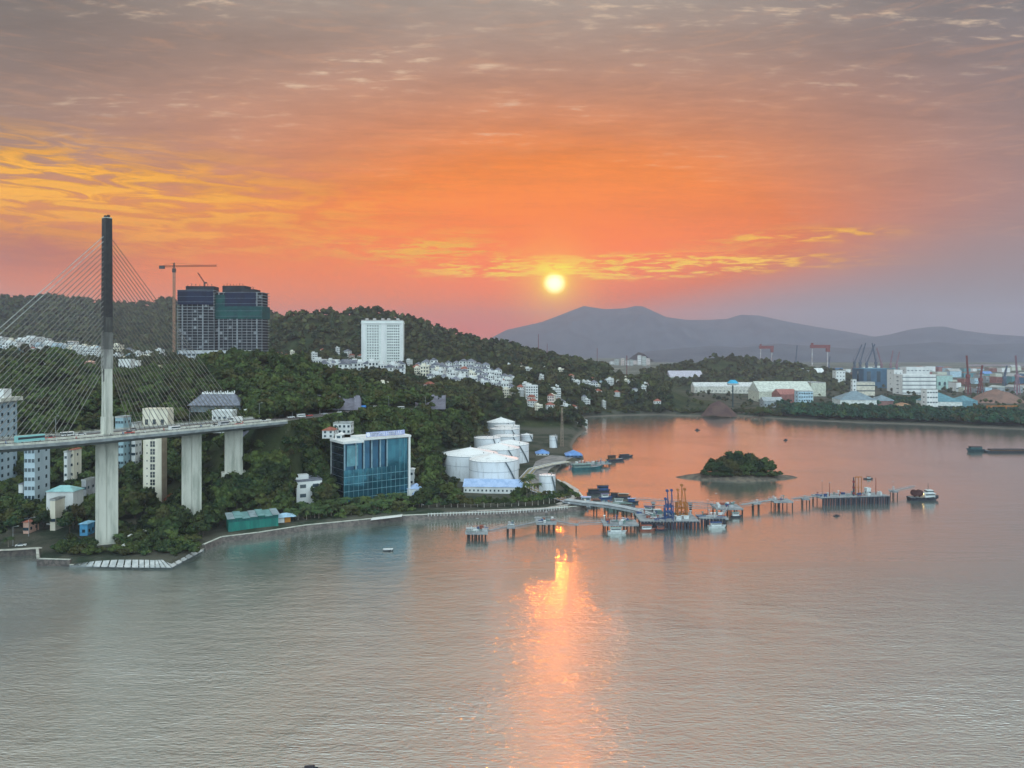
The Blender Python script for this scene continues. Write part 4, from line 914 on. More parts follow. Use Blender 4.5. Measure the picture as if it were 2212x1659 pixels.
# ================= jetties =================
M_deckc = mat('jetty_concrete', (0.30, 0.33, 0.34), (0.20, 0.22, 0.24), scale=0.35)
M_pile = mat('wet_pile', (0.03, 0.025, 0.027), (0.06, 0.05, 0.045), scale=0.5)
M_blue = mat('marine_blue_paint', (0.03, 0.075, 0.20), rough=0.5)
M_orange = mat('marine_orange_paint', (0.38, 0.15, 0.04), rough=0.5)
M_boatw = mat('boat_white', (0.62, 0.66, 0.66), (0.5, 0.54, 0.55), scale=1.0)
M_hull = mat('dark_hull', (0.03, 0.035, 0.05), rough=0.5)
M_green = mat('weathered_green_paint', (0.16, 0.26, 0.24), (0.10, 0.16, 0.16), scale=0.8)
def platform(name, label, cat, x0, x1, D0, D1, z, group=None, thick=.8, npx=4, npy=2, skew=0.0, rail=True, cluttern=0, fender=False):
    X0, X1 = QX(x0, D0), QX(x1, D0); xc = (X0 + X1) / 2; yc = (D0 + D1) / 2; w, d = X1 - X0, D1 - D0
    t = thing(name, label, cat, (xc, yc, 0), skew, group); w /= max(.5, math.cos(skew))
    mb = MB(); mb.box(-w / 2, w / 2, -d / 2, d / 2, z - thick, z); mb.build('deck', M_deckc, t)
    for i in range(npx):
        for j in range(npy):
            x = -w / 2 + .8 + (w - 1.6) * i / max(1, npx - 1); y = -d / 2 + .8 + (d - 1.6) * j / max(1, npy - 1)
            x += random.uniform(-.8, .8)
            q = MB(); q.cyl((x, y, -3), (x, y, z - thick), random.choice((.26, .34, .45)), n=8); q.build('pile', M_pile, t)
    if rail:
        for y in (-d / 2 + .1, d / 2 - .1):
            q = MB()
            q.bar((-w / 2, y, z + 1.05), (w / 2, y, z + 1.05), .08, .08); q.bar((-w / 2, y, z + .55), (w / 2, y, z + .55), .06, .06)
            n = max(2, int(w / 2.2))
            for i in range(n + 1): q.box(-w / 2 + w * i / n - .05, -w / 2 + w * i / n + .05, y - .05, y + .05, z, z + 1.05)
            q.build('railing', M_galv, t)
    if fender:
        for i in range(int(w / 1.7)):
            q = MB(); x = -w / 2 + .9 + 1.7 * i; q.box(x - .55, x + .55, -d / 2 - .7, -d / 2, -.3, z - .1); q.build('fender', M_hull, t)
    rr = random.Random(int(x0 * 7 + 1))
    for k in range(cluttern):
        q = MB(); x = rr.uniform(-w / 2 + 1, w / 2 - 1); y = rr.uniform(-d / 2 + 1, d / 2 - 1); a, b, c = rr.uniform(.5, 1.4), rr.uniform(.5, 1.2), rr.uniform(.8, 2.6)
        ty = rr.random()
        if ty < .4: q.cyl((x, y, z), (x, y, z + c), .22, n=6); q.cyl((x - .6, y, z + c), (x + .6, y, z + c), .3, n=6)
        elif ty < .7: q.box(x - a, x + a, y - b, y + b, z, z + c * .7); q.box(x - a * 1.1, x + a * 1.1, y - b * 1.1, y + b * 1.1, z + c * .7, z + c * .7 + .15)
        else: q.cyl((x - a * 2, y, z + .6), (x + a * 2, y, z + .6), .25, n=6); q.cyl((x, y, z), (x, y, z + 1.6), .15, n=6)
        q.build('equipment', [M_galv, M_green, M_blue, M_boatw, M_redtr][k % 5], t)
    return t, w, d
def catwalk(label, a, b, w=1.6, truss=True, col_=None, group='catwalks between the dolphins'):
    a, b = Vector(a), Vector(b); t = thing('catwalk', label, 'catwalk', tuple(a), 0, group); d = b - a
    mb = MB(); mb.bar((0, 0, 0), tuple(d), w, .25); mb.build('walkway', M_deckc, t)
    n = Vector((-d.y, d.x, 0)).normalized() * w / 2; k = max(2, int(d.length / 3))
    for s_ in (-1, 1):
        mb = MB()
        mb.bar(tuple(n * s_ + Vector((0, 0, 1.0))), tuple(d + n * s_ + Vector((0, 0, 1.0))), .08, .08)
        for i in range(k + 1): p = d * (i / k) + n * s_; mb.bar(tuple(p), tuple(p + Vector((0, 0, 1.0))), .07, .07)
        if truss: mb.bar(tuple(n * s_ - Vector((0, 0, .9))), tuple(d + n * s_ - Vector((0, 0, .9))), .15, .15)
        mb.build('railing', col_ or M_galv, t)
    return t
# trestle from the shore
tr = thing('pipe_trestle', 'long curved pipe trestle on paired piles running out from the shore', 'trestle', (0, 0, 0))
TP = [G(1222, 1081, 4.6), G(1262, 1086, 4.6), G(1310, 1090.5, 4.6), G(1350, 1097, 4.6), G(1385, 1105, 4.6), G(1408, 1113, 4.6)]
mb = MB()
for a, b in zip(TP[:-1], TP[1:]): mb.bar((a[0], a[1], a[2] - .5), (b[0], b[1], b[2] - .5), 6.5, .9)
mb.build('deck', M_deckc, tr)
for k in range(7):
    mb = MB()
    for a, b in zip(TP[:-1], TP[1:]):
        d = Vector(b) - Vector(a); nn = Vector((-d.y, d.x, 0)).normalized() * (k - 3) * .8; mb.cyl((a[0] + nn.x, a[1] + nn.y, 5.2), (b[0] + nn.x, b[1] + nn.y, 5.2), .22, n=6)
    mb.build('pipe', [M_galv, M_tankw, M_green][k % 3], tr)
for s_ in (-1, 1):
    mb = MB()
    for a, b in zip(TP[:-1], TP[1:]):
        d = Vector(b) - Vector(a); nn = Vector((-d.y, d.x, 0)).normalized() * 3.2 * s_; mb.bar((a[0] + nn.x, a[1] + nn.y, 5.6), (b[0] + nn.x, b[1] + nn.y, 5.6), .08, .08)
    mb.build('railing', M_galv, tr)
for i, p in enumerate(dense(TP, 5.6)[3:]):
    for s_ in (-1, 1): q = MB(); q.cyl((p[0] + s_ * .6, p[1] - 2.2 * s_, -3), (p[0] + s_ * .6, p[1] - 2.2 * s_, 4.2), .36, n=8); q.build('pile', M_pile, tr)
p1, w_, d_ = platform('loading_platform', 'busy tanker loading platform carrying blue and orange loading arms', 'loading platform', 1384, 1512, 389, 408, 4.3, npx=10, npy=3, cluttern=46, fender=True)
platform('mooring_dolphin', 'grey mooring platform in front of the loading platform, with boat shaped top', 'mooring platform', 1304, 1380, 383, 395, 3.9, 'mooring platforms', npx=6, cluttern=16)
platform('mooring_dolphin', 'square mooring platform nearest the promenade, small white hut on top', 'mooring platform', 1005, 1054, 366, 376, 3.8, 'mooring platforms', npx=6, cluttern=9)
platform('mooring_dolphin', 'tiny mooring platform between two larger ones off the promenade', 'mooring platform', 1095, 1112, 378, 384, 3.8, 'mooring platforms', npx=2, cluttern=4)
platform('mooring_dolphin', 'mooring platform with pale deck gear left of the sun glitter', 'mooring platform', 1158, 1202, 385, 396, 4.2, 'mooring platforms', npx=5, cluttern=10)
platform('mooring_dolphin', 'single pile dolphin standing in the sun glitter', 'mooring dolphin', 1241, 1250, 384, 386.5, 3.9, 'mooring platforms', npx=1, npy=1, rail=False)
platform('mooring_dolphin', 'mooring platform with blue end frame right of the orange arms', 'mooring platform', 1512, 1574, 396, 406, 4.2, 'mooring platforms', npx=6, cluttern=16, fender=True)
platform('mooring_dolphin', 'wide mooring platform where the catwalk to the outer jetty begins', 'mooring platform', 1548, 1606, 420, 434, 4.2, 'mooring platforms', npx=6, cluttern=14)
platform('mooring_dolphin', 'two pile dolphin under the catwalk right of the wide platform', 'mooring dolphin', 1628, 1644, 434, 438, 4.5, 'mooring platforms', npx=2, cluttern=1)
platform('mooring_dolphin', 'square mooring platform half way to the outer jetty', 'mooring platform', 1672, 1714, 438, 448, 4.5, 'mooring platforms', npx=5, cluttern=6)
platform('mooring_dolphin', 'two pile dolphin just left of the outer jetty head', 'mooring dolphin', 1734, 1750, 446, 450, 4.5, 'mooring platforms', npx=2, cluttern=1)
p2, w2_, d2_ = platform('jetty_head', 'long dark outer jetty head with orange loading frame and small cabin', 'jetty', 1768, 1925, 452, 464, 4.5, npx=14, npy=2, skew=R(8), cluttern=26, fender=True)
platform('mooring_dolphin', 'last two pile dolphin between jetty head and tug', 'mooring dolphin', 1928, 1941, 470, 475, 4.5, 'mooring platforms', npx=2, cluttern=1)
platform('mooring_dolphin', 'small pile bent behind the blue arms, left one', 'mooring dolphin', 1408, 1416, 440, 443, 3.6, 'mooring platforms', npx=2, rail=False)
platform('mooring_dolphin', 'small pile bent behind the orange arms, right one', 'mooring dolphin', 1488, 1496, 436, 439, 3.6, 'mooring platforms', npx=2, rail=False)
def GW(px, D, z): return (QX(px, D), D, z)
catwalk('low catwalk between the promenade platform and the tiny one', GW(1054, 372, 3.5), GW(1096, 381, 3.5))
catwalk('low catwalk between the tiny platform and the one left of the glitter', GW(1111, 381, 3.5), GW(1159, 391, 3.6))
catwalk('thin catwalk crossing the sun glitter to the single pile', GW(1202, 390, 4.3), GW(1242, 385, 3.7))
catwalk('thin catwalk from the single pile to the grey mooring platform', GW(1250, 385, 4.3), GW(1305, 389, 3.7))
catwalk('long catwalk behind the loading arms, rear line', GW(1370, 446, 4.6), GW(1540, 432, 4.6))
catwalk('long catwalk behind the loading arms, front line', GW(1390, 434, 3.4), GW(1550, 427, 3.4), w=1.2)
catwalk('catwalk between the blue ended platform and the wide platform', GW(1560, 404, 4.3), GW(1570, 424, 4.3))
catwalk('catwalk from the wide platform toward the outer jetty', GW(1600, 430, 4.4), GW(1674, 444, 4.6), w=2.2)
catwalk('catwalk from the half way platform to the jetty head', GW(1712, 446, 4.6), GW(1772, 456, 4.6), w=2.2)
catwalk('catwalk beyond the jetty head toward the tug', GW(1922, 470, 4.6), GW(1975, 486, 4.6), w=1.4)
def arm(label, px, D, z0, ztop, m, group, lean=0.0, legs=False):
    t = thing('cargo_loader', label, 'loading arm', (QX(px, D), D, z0), 0, group); h = ztop - z0
    mb = MB(); mb.cyl((0, 0, 0), (0, 0, h * .45), .38, n=8); mb.box(-.8, .8, -.8, .8, 0, .5); mb.build('riser', m, t)
    mb = MB(); mb.cyl((0, 0, h * .42), (lean, 0, h), .24, .2, n=8); mb.build('inboard_arm', m, t)
    mb = MB(); mb.cyl((lean, 0, h), (lean + .9, -.3, h * .35), .17, n=8); mb.build('outboard_arm', m, t)
    mb = MB(); mb.cyl((lean - .1, -.6, h), (lean - .1, .6, h), .75, n=12); mb.build('sheave', m, t)
    mb = MB(); mb.box(-.9, -.2, -.4, .4, h * .36, h * .52); mb.build('counterweight', m, t)
    return t
arm('blue loading arm, shortest and leftmost of the three blue ones', 1437, 396, 4.3, 14.6, M_blue, 'loading arms', .2)
arm('blue loading arm, middle of the three blue ones', 1443, 398, 4.3, QZ(1060, 398), M_blue, 'loading arms', -.4)
arm('blue loading arm, rightmost of the three blue ones', 1450, 398, 4.3, QZ(1059, 398), M_blue, 'loading arms', .2)
arm('orange loading arm, leftmost of the orange group', 1464, 400, 4.3, QZ(1058, 400), M_orange, 'loading arms', .1)
arm('orange loading arm with spiked top, tallest of the orange group', 1472, 400, 4.3, QZ(1048, 400), M_orange, 'loading arms', .2)
arm('orange loading arm, rightmost of the orange group', 1480, 400, 4.3, QZ(1057, 400), M_orange, 'loading arms', -.2)
for nm, px0, px1, m, lb, zz_ in (('arm_gantry', 1436, 1453, M_blue, 'blue braced steel gantry standing below the blue loading arms', 2.2), ('arm_gantry', 1461, 1484, M_orange, 'orange braced steel gantry standing below the orange loading arms', 5.2)):
    D = 391 if m is M_blue else 399; t = thing(nm, lb, 'gantry', (QX((px0 + px1) / 2, D), D, 0)); w = (px1 - px0) * D / F / 2
    mb = MB()
    for a in (-w, w):
        for b in (-1.6, 1.6): mb.bar((a, b, zz_ - 2), (a, b, 12.2), .4, .4)
    for z in (6, 9, 12):
        for b in (-1.6, 1.6): mb.bar((-w, b, z), (w, b, z), .3, .3)
        for a in (-w, w): mb.bar((a, -1.6, z), (a, 1.6, z), .3, .3)
    mb.bar((-w, -1.6, 6), (w, -1.6, 9), .2, .2); mb.bar((w, -1.6, 9), (-w, -1.6, 12), .2, .2); mb.build('frame', m, t)
    mb = MB(); mb.box(-w, w, -1.6, 1.6, 8.9, 9.1); mb.build('platform', m, t)
# jetty head gear
fr = thing('loading_rig', 'orange three post loading frame on the outer jetty head', 'loading frame', (QX(1856, 456), 457, 4.5)); h = QZ(1031, 456) - 4.5
mb = MB()
for a in (-1.9, 0, 1.9): mb.cyl((a, 0, 0), (a, 0, h), .22, n=6); mb.cyl((a + .5, .8, 0), (a + .5, .8, h * .4), .2, n=6)
mb.bar((-2.1, 0, h), (2.1, 0, h), .5, .5); mb.bar((-2, 0, h * .45), (2, 0, h * .45), .3, .3); mb.build('posts', mat('rust_orange_paint', (.42, .17, .06)), fr)
def pole(label, px, D, z0, ytop, r=.12, m=None, nm='lamp_mast', cat='mast', head=True):
    t = thing(nm, label, cat, (QX(px, D), D, z0)); h = QZ(ytop, D) - z0
    mb = MB(); mb.cyl((0, 0, 0), (0, 0, h), r, r * .6, n=6); mb.build('pole', m or M_steel, t)
    if head: mb = MB(); mb.box(-.6, .6, -.15, .15, h - .1, h + .15); mb.build('lamp_head', M_galv, t)
    return t
t = pole('thick dark ringed mast left of the orange frame on the outer jetty', 1844, 456, 4.5, 1031, .55, M_hull, 'ringed_mast', head=False)
mb = MB(); [mb.cyl((0, 0, a), (0, 0, a + 1.2), .72, n=8) for a in (1, 4.5, 8)]; mb.build('ring', mat('maroon_paint', (.2, .04, .05)), t)
pole('reddish mast at the right part of the outer jetty head', 1892, 460, 4.5, 1032, .3, M_redtr, head=False)
pole('thin lamp mast at the left end of the outer jetty head', 1776, 454, 4.5, 1039)
pole('second thin lamp mast at the left end of the outer jetty head', 1792, 454, 4.5, 1042, .25, M_redtr)
pole('thin lamp mast near the last dolphin', 1929, 470, 4.5, 1040, .08)
pole('thin black lamp mast on the blue ended mooring platform', 1529, 400, 4.2, 1080, .12)
pole('tall thin lamp mast on the catwalk behind orange arms', 1547, 425, 4.2, 1066, .09)
pole('thin lamp mast on the platform half way to the jetty head', 1688, 443, 4.5, 1070, .1)
pole('thin lamp mast on the promenade mooring platform', 1031, 370, 3.8, 1120, .1)
pole('thin lamp mast on the platform left of the sun glitter', 1180, 390, 4.2, 1106, .09)
pole('tall thin lamp mast on the inlet wharf', 1318, 640, 3, 966, .14)
block('cabin', 'small white cabin with dark windows on the outer jetty head', 'cabin', 1867, 1881, 458, 1058, zb=4.5, depth=3.5, floors=1, cols=3, wall=M_boatw, roof=('flat', M_boatw), side=1, win=(.8, 1.0))
block('cabin', 'tiny white hut on the promenade mooring platform', 'cabin', 1024, 1034, 370, 1146, zb=3.8, depth=2, floors=1, cols=1, wall=M_boatw, roof=('hip', M_boatw), side=1, win=(.6, .6))

# ================= vessels =================
def hull(L, W_, h, sheer=.35, bow=.3):
    mb = MB(); n = 10; top, bot = [], []
    for i in range(n + 1):
        f = i / n; x = -L / 2 + L * f; wv = W_ / 2 * (1 - max(0, (f - (1 - bow)) / bow) ** 2 * .96) * (.88 + .12 * min(1, f * 5)); z = h + sheer * h * max(0, f - .5) ** 2 * 4
        top.append((x + (.08 * L if i == n else 0), wv, z)); bot.append((x - (.04 * L if i == n else 0), wv * .72, -.6))
    for s_ in (1, -1):
        for i in range(n):
            a, b = (top[i][0], top[i][1] * s_, top[i][2]), (top[i + 1][0], top[i + 1][1] * s_, top[i + 1][2]); c, d = (bot[i + 1][0], bot[i + 1][1] * s_, bot[i + 1][2]), (bot[i][0], bot[i][1] * s_, bot[i][2])
            mb.quad(*((a, b, c, d) if s_ < 0 else (d, c, b, a)))
    for i in range(n): mb.quad((top[i][0], -top[i][1], top[i][2] - .25), (top[i + 1][0], -top[i + 1][1], top[i + 1][2] - .25), (top[i + 1][0], top[i + 1][1], top[i + 1][2] - .25), (top[i][0], top[i][1], top[i][2] - .25), 1)
    mb.quad((top[0][0], top[0][1], top[0][2]), (top[0][0], -top[0][1], top[0][2]), (bot[0][0], -bot[0][1], bot[0][2]), (bot[0][0], bot[0][1], bot[0][2]))
    return mb
def boat(name, label, cat, px, D, L, W_, h, rz, hm=None, cab=None, extra=None, group=None):
    t = thing(name, label, cat, (QX(px, D), D, 0), rz, group)
    hull(L, W_, h).build('hull', [hm or M_hull, M_deckc], t)
    if cab:
        x0, x1, ch, cm, rm = cab
        mb = MB(); mb.box(x0 * L, x1 * L, -W_ * .36, W_ * .36, h - .25, h + ch); mb.build('cabin', cm, t)
        mb = MB(); mb.box(x0 * L - .4, x1 * L + .5, -W_ * .44, W_ * .44, h + ch, h + ch + .16); mb.build('canopy', rm, t)
        mb = MB(); mb.box(x0 * L + .3, x1 * L - .3, -W_ * .37, W_ * .37, h + ch * .5, h + ch * .8); mb.build('window', M_glassd, t)
    if extra: extra(t, L, W_, h)
    return t
def tug_x(t, L, W_, h):
    mb = MB(); mb.box(.12 * L, .34 * L, -1.5, 1.5, h + 2.2, h + 4.2); mb.build('wheelhouse', M_boatw, t)
    mb = MB(); mb.box(.11 * L, .35 * L, -1.52, 1.52, h + 3.0, h + 3.7); mb.build('wheelhouse_window', M_glassd, t)
    mb = MB(); mb.cyl((.2 * L, 0, h + 4), (.2 * L, 0, h + 8.5), .12, n=6); mb.bar((.2 * L, -1, h + 6.5), (.2 * L, 1, h + 6.5), .1, .1); mb.build('mast', M_steel, t)
    for a in (-.3, -.12): mb = MB(); mb.cyl((a * L, -1.2, h + 2.4), (a * L, 1.2, h + 2.4), 1.9, n=18); mb.cyl((a * L, -.4, h), (a * L, .4, h + 1), .5, n=6); mb.build('hose_reel', mat('dark_maroon_reel', (.07, .03, .03)), t)
    for k in range(7): mb = MB(); mb.cyl((-.4 * L + k * .13 * L, -W_ / 2 - .1, h - .6), (-.4 * L + k * .13 * L, -W_ / 2 - .35, h - .6), .5, n=12); mb.build('tyre_fender', M_hull, t)
    mb = MB(); mb.cyl((L * .46, 0, h - .3), (L * .54, 0, h - .3), 1.1, n=12); mb.build('bow_fender', M_hull, t)
    mb = MB(); mb.box(-.02 * L, .03 * L, -.3, .3, h + 1.6, h + 2.0); mb.build('deck_lamp', mat('lit_deck_lamp', (.9, .8, .5), emit=(14, 9, 3.4, 1)), t)
boat('tugboat', 'dark hulled tugboat with white wheelhouse and two round reels off the outer jetty', 'tugboat', 1993, 465, 18, 6, 2.2, R(4), cab=(.02, .38, 2.2, M_boatw, M_boatw), extra=tug_x)
def mast_x(t, L, W_, h): mb = MB(); mb.cyl((-.1 * L, 0, h), (-.1 * L, 0, h + 3.6), .06, n=5); mb.build('mast', M_steel, t)
boat('fishing_boat', 'small dark fishing boat passing behind the outer jetty head', 'fishing boat', 1875, 540, 6.2, 2.0, .7, R(-6), cab=(-.1, .25, 1.0, M_boatw, M_hull), extra=mast_x)
boat('rowing_boat', 'tiny dark rowing boat in open water in front of the outer jetty', 'rowing boat', 1807, 420, 3.4, 1.2, .4, R(5), extra=mast_x if False else None, cab=(-.15, .1, .4, M_hull, M_hull))
boat('fishing_boat', 'tiny dark boat beyond the wooded islet, right one', 'fishing boat', 1697, 770, 4.5, 1.6, .6, R(20), cab=(-.2, .2, 1.0, M_hull, M_hull))
boat('fishing_boat', 'tiny dark boat near the far shore left of the islet', 'fishing boat', 1506, 866, 6, 2.0, .7, R(-10), cab=(-.2, .2, 1.2, M_hull, M_hull))
boat('buoy_raft', 'small moored raft with pale top in the dark reflection off the shore', 'raft', 838, 348, 4.4, 2.4, .55, R(3), cab=(-.42, .42, .18, M_boatw, M_boatw))
boat('fishing_boat', 'dark boat end just showing at the bottom edge of the frame', 'fishing boat', 668, 166.2, 3.4, 1.3, .5, R(8), cab=(-.2, .2, .3, M_hull, M_hull))
# moored cluster behind the trestle
MC = 'boats moored behind the trestle'
gab = lambda m: None
boat('cargo_boat', 'long green grey canopied boat closest behind the trestle, left half', 'boat', 1326, 440, 9.5, 3.6, 1.3, R(-8), M_green, (-.35, .3, 1.9, M_green, mat('sage_canvas', (.25, .33, .30))), group=MC)
boat('cargo_boat', 'green canopied boat with brown cabin right of the sage one', 'boat', 1352, 438, 9.0, 3.6, 1.4, R(-10), M_hull, (-.3, .35, 2.2, M_brown, M_green), group=MC)
boat('cargo_boat', 'pale boat with dark stripe at the right end behind the trestle', 'boat', 1382, 426, 8.0, 3.0, 1.2, R(-14), M_boatw, (-.3, .25, 1.6, M_boatw, M_palebl), group=MC)
boat('fishing_boat', 'bright blue hulled boat in the middle of the moored cluster', 'fishing boat', 1308, 468, 8.0, 2.8, 1.4, R(12), M_blue, (-.3, .2, 2.0, M_boatw, M_blue), mast_x, MC)
boat('fishing_boat', 'dark round topped boat right of the bright blue one', 'fishing boat', 1327, 474, 6.5, 2.8, 1.0, R(-5), M_hull, (-.35, .35, 1.8, M_hull, M_brown), group=MC)
boat('fishing_boat', 'brown canopied boat farthest right in the back row of the cluster', 'fishing boat', 1347, 472, 8.0, 3.0, 1.1, R(-8), M_hull, (-.4, .38, 1.6, M_brown, mat('beige_canvas', (.4, .36, .3))), group=MC)
boat('fishing_boat', 'dark boat with umbrella canopy at the back left of the cluster', 'fishing boat', 1282, 484, 8.5, 3.2, 1.1, R(6), M_hull, (-.4, .4, 2.2, M_hull, M_brown), mast_x, MC)
boat('fishing_boat', 'dark boat with tall brown canopy at the very back of the cluster', 'fishing boat', 1302, 492, 9.0, 3.2, 1.2, R(4), M_hull, (-.4, .4, 3.0, M_blue, M_brown), mast_x, MC)
boat('houseboat', 'pale blue roofed houseboat nearest the shore in the cluster', 'houseboat', 1266, 456, 6.5, 4.0, 1.0, R(-4), M_green, (-.45, .4, 2.8, M_blue_r, M_palebl), group=MC)
boat('cargo_boat', 'low dark lidded boat below the houseboat', 'boat', 1277, 446, 5.0, 2.8, .9, R(-4), M_hull, (-.4, .4, .9, M_hull, M_hull), group=MC)
for i, (px, D, L_, w_, rz, hm, cm, rm, lb) in enumerate(((1402, 432, 7, 2.6, -20, M_hull, M_boatw, M_blue, 'small blue roofed boat tucked between trestle and loading platform'), (1290, 452, 7.5, 2.8, -6, M_boatw, M_brown, M_hull, 'white hulled brown cabined boat just behind the trestle'), (1338, 455, 8, 3, -4, M_green, M_boatw, mat('sage_canvas', (.25, .33, .3)), 'green boat in the middle of the moored rows'),
        (1366, 456, 7, 2.6, -8, M_hull, M_blue, M_palebl, 'blue cabined boat at the right of the moored rows'), (1420, 425, 6, 2.4, 10, M_blue, M_boatw, M_boatw, 'blue white work boat behind the loading platform'), (1332, 381, 9, 3, 2, M_boatw, M_boatw, mat('grey_green_roof', (.26, .36, .34)), 'pale work boat lying against the grey mooring platform'), (1398, 386, 8, 2.8, 3, M_redtr, M_boatw, M_redtr, 'red hulled work boat under the front of the loading platform'), (1428, 386, 6, 2.4, -3, M_hull, M_redtr, M_hull, 'small dark work boat beside the blue gantry'), (1548, 393, 9, 3.2, 4, M_boatw, M_boatw, M_blue, 'white and blue launch at the blue ended platform'), (1590, 417, 6, 2.4, 5, M_hull, M_boatw, M_green, 'small launch under the wide mooring platform'))):
    boat('work_boat', lb, 'boat', px, D, L_, w_, 1.1, R(rz), hm, (-.35, .25, 1.7, cm, rm), mast_x if i % 2 else None, 'work boats around the jetty')
platform('pontoon', 'flat grey pontoon moored beside the trestle boats', 'pontoon', 1296, 1322, 446, 452, .9, npx=2, rail=False, cluttern=6)
platform('pontoon', 'low pontoon with crates at the inner end of the trestle', 'pontoon', 1256, 1276, 440, 445, .9, npx=2, rail=False, cluttern=5)
# inlet wharf with barges
wf, ww_, wd_ = platform('inlet_wharf', 'dark timber wharf reaching into the orange inlet', 'wharf', 1236, 1316, 592, 604, 2.6, npx=9, npy=2, skew=R(24), cluttern=22)
boat('barge', 'teal sided barge tied at the near face of the inlet wharf', 'barge', 1268, 583, 24, 6, 2.2, R(16), mat('teal_hull', (.04, .14, .16)), (-.48, .1, 2.4, M_green, mat('grey_green_roof', (.26, .36, .34))))
boat('cargo_boat', 'dark cargo boat at the outer end of the inlet wharf', 'boat', 1330, 628, 15, 4.5, 1.8, R(20), M_hull, (-.45, -.05, 3.0, M_brown, M_hull), mast_x)
boat('cargo_boat', 'long low dark boat beyond the end of the inlet wharf', 'boat', 1352, 650, 13, 3.6, 1.4, R(22), M_hull, (-.45, .2, 1.2, M_hull, M_hull))
boat('barge', 'teal cabined pusher at the left end of the barge string on the right', 'boat', 2107, 686, 15, 5, 2.4, R(182), mat('dark_teal_hull', (.02, .05, .06)), (-.35, .35, 2.2, mat('dark_teal_cabin', (.03, .09, .10)), M_hull))
boat('barge', 'long low dark laden barge running out of frame on the right', 'barge', 2190, 682, 52, 8, 1.6, R(-1.5), M_hull, (-.42, .4, 1.1, M_brown, M_hull))
# islet
def islet():
    us = np.linspace(-1.1, 1.1, 90); vs = np.linspace(-1.2, 1.2, 60); cx_, cy_ = QX(1594, 545), 548.0; a, b = 45.0, 19.0
    U, V = np.meshgrid(us, vs); r = np.sqrt(U ** 2 + V ** 2); X = cx_ + U * a * 1.0; Y = cy_ + V * b * (1 - .35 * np.abs(U))
    z = np.clip(1 - r, -.15, 1); z = np.where(z > 0, z ** .7 * 5.2, z * 8) + vnoise(X, Y, 3.0, 4) * .5 - .15
    idx = np.arange(U.size).reshape(U.shape); q = np.stack([idx[:-1, :-1], idx[:-1, 1:], idx[1:, 1:], idx[1:, :-1]], -1).reshape(-1, 4)
    me = raw_mesh('islet_ground', np.stack([X.ravel(), Y.ravel(), z.ravel()], 1), q, mat('islet_mud', (.15, .125, .095), (.075, .065, .055), scale=.3, bump=.3), True)
    o = bpy.data.objects.new('islet_ground', me); C.objects.link(o); tag(o, kind='structure')
    return cx_, cy_
ICX, ICY = islet()

# ================= sea wall, promenade =================
def seawall(label, pts, ztop, w=1.3, m=None, slope=0.0):
    mb = MB(); P = [Vector(G(x, y, 0)) for x, y in pts]
    for a, b in zip(P[:-1], P[1:]):
        d = (b - a).normalized(); n = Vector((-d.y, d.x, 0)); 
        i = len(mb.v); f0 = slope
        for p in (a, b):
            for q, z in ((-f0, -1.5), (w, -1.5), (w, ztop), (0, ztop)): mb.v.append(tuple(p + n * q + Vector((0, 0, z))))
        for q in ((0, 1, 2, 3), (4, 7, 6, 5), (0, 3, 7, 4), (3, 2, 6, 7), (2, 1, 5, 6), (0, 4, 5, 1)): mb.f.append(tuple(i + j for j in q)); mb.mi.append(0)
        # coping
        mb.bar(tuple(a + n * .4 + Vector((0, 0, ztop + .12))), tuple(b + n * .4 + Vector((0, 0, ztop + .12))), 1.1, .24, 1)
    o = mb.build('sea_wall', [m or M_stone, M_conc]); tag(o, label, 'sea wall', 'sea walls along the shore'); return o
M_stone = mat('sea_wall_stone', (0.17, 0.145, 0.13), (0.09, 0.08, 0.075), scale=0.6, bump=.2)
seawall('dark stone sea wall at the far left of the shore', [(-200, 1215), (0, 1203), (78, 1199)], 2.7)
seawall('square ended dark sea wall in front of the big bridge pier', [(78, 1199), (80, 1222), (150, 1224)], 2.9)
seawall('low sea wall edging the pale apron under the bridge', [(150, 1224), (250, 1226), (372, 1227), (441, 1189)], .7, m=M_conc2)
seawall('long grey sea wall below the teal hall and palms', [(441, 1189), (480, 1172), (560, 1162), (660, 1146), (780, 1134), (870, 1124)], 2.7, slope=1.2)
seawall('brown sloping sea wall below the promenade trees', [(870, 1124), (960, 1120), (1080, 1116), (1180, 1110), (1262, 1102), (1266, 1090), (1252, 1072), (1228, 1058), (1206, 1044)], 2.6, slope=2.6)
# pale sloping apron of slabs
mb = MB(); front = [(150, 1223), (200, 1224), (250, 1225), (300, 1226), (335, 1226), (371, 1226), (406, 1207), (440, 1189)]; back = [(165, 1217), (205, 1212), (255, 1209), (300, 1209), (335, 1210), (352, 1209), (384, 1192), (424, 1178)]
for k in range(7):
    a, b = G(*front[k], .95), G(*front[k + 1], .95); c, d = G(*back[k + 1], 2.9), G(*back[k], 2.9)
    n = 3
    for i in range(n):
        f0, f1 = i / n + .03, (i + 1) / n - .03; lp = lambda p, q, f: tuple(p[j] + (q[j] - p[j]) * f for j in range(3))
        mb.poly([lp(a, b, f0), lp(a, b, f1), lp(d, c, f1), lp(d, c, f0)])
tag(mb.build('apron_pavement', mat('apron_slab', (.50, .51, .50), (.36, .38, .38), scale=.35)), kind='structure')
strip('waterfront_road', dense([G(-160, 1186, 3), G(40, 1178, 3), G(120, 1171, 3), G(205, 1158, 3), G(285, 1142, 3), G(340, 1118, 3), G(400, 1102, 3)]), 9, mat('pale_asphalt', (.30, .32, .33), (.24, .26, .27), scale=.3), .05)
strip('pavement', dense([G(-160, 1196, 3), G(40, 1187, 3), G(120, 1181, 3), G(205, 1166, 3), G(262, 1154, 3), G(300, 1146, 3)]), 3.2, M_conc, .12)
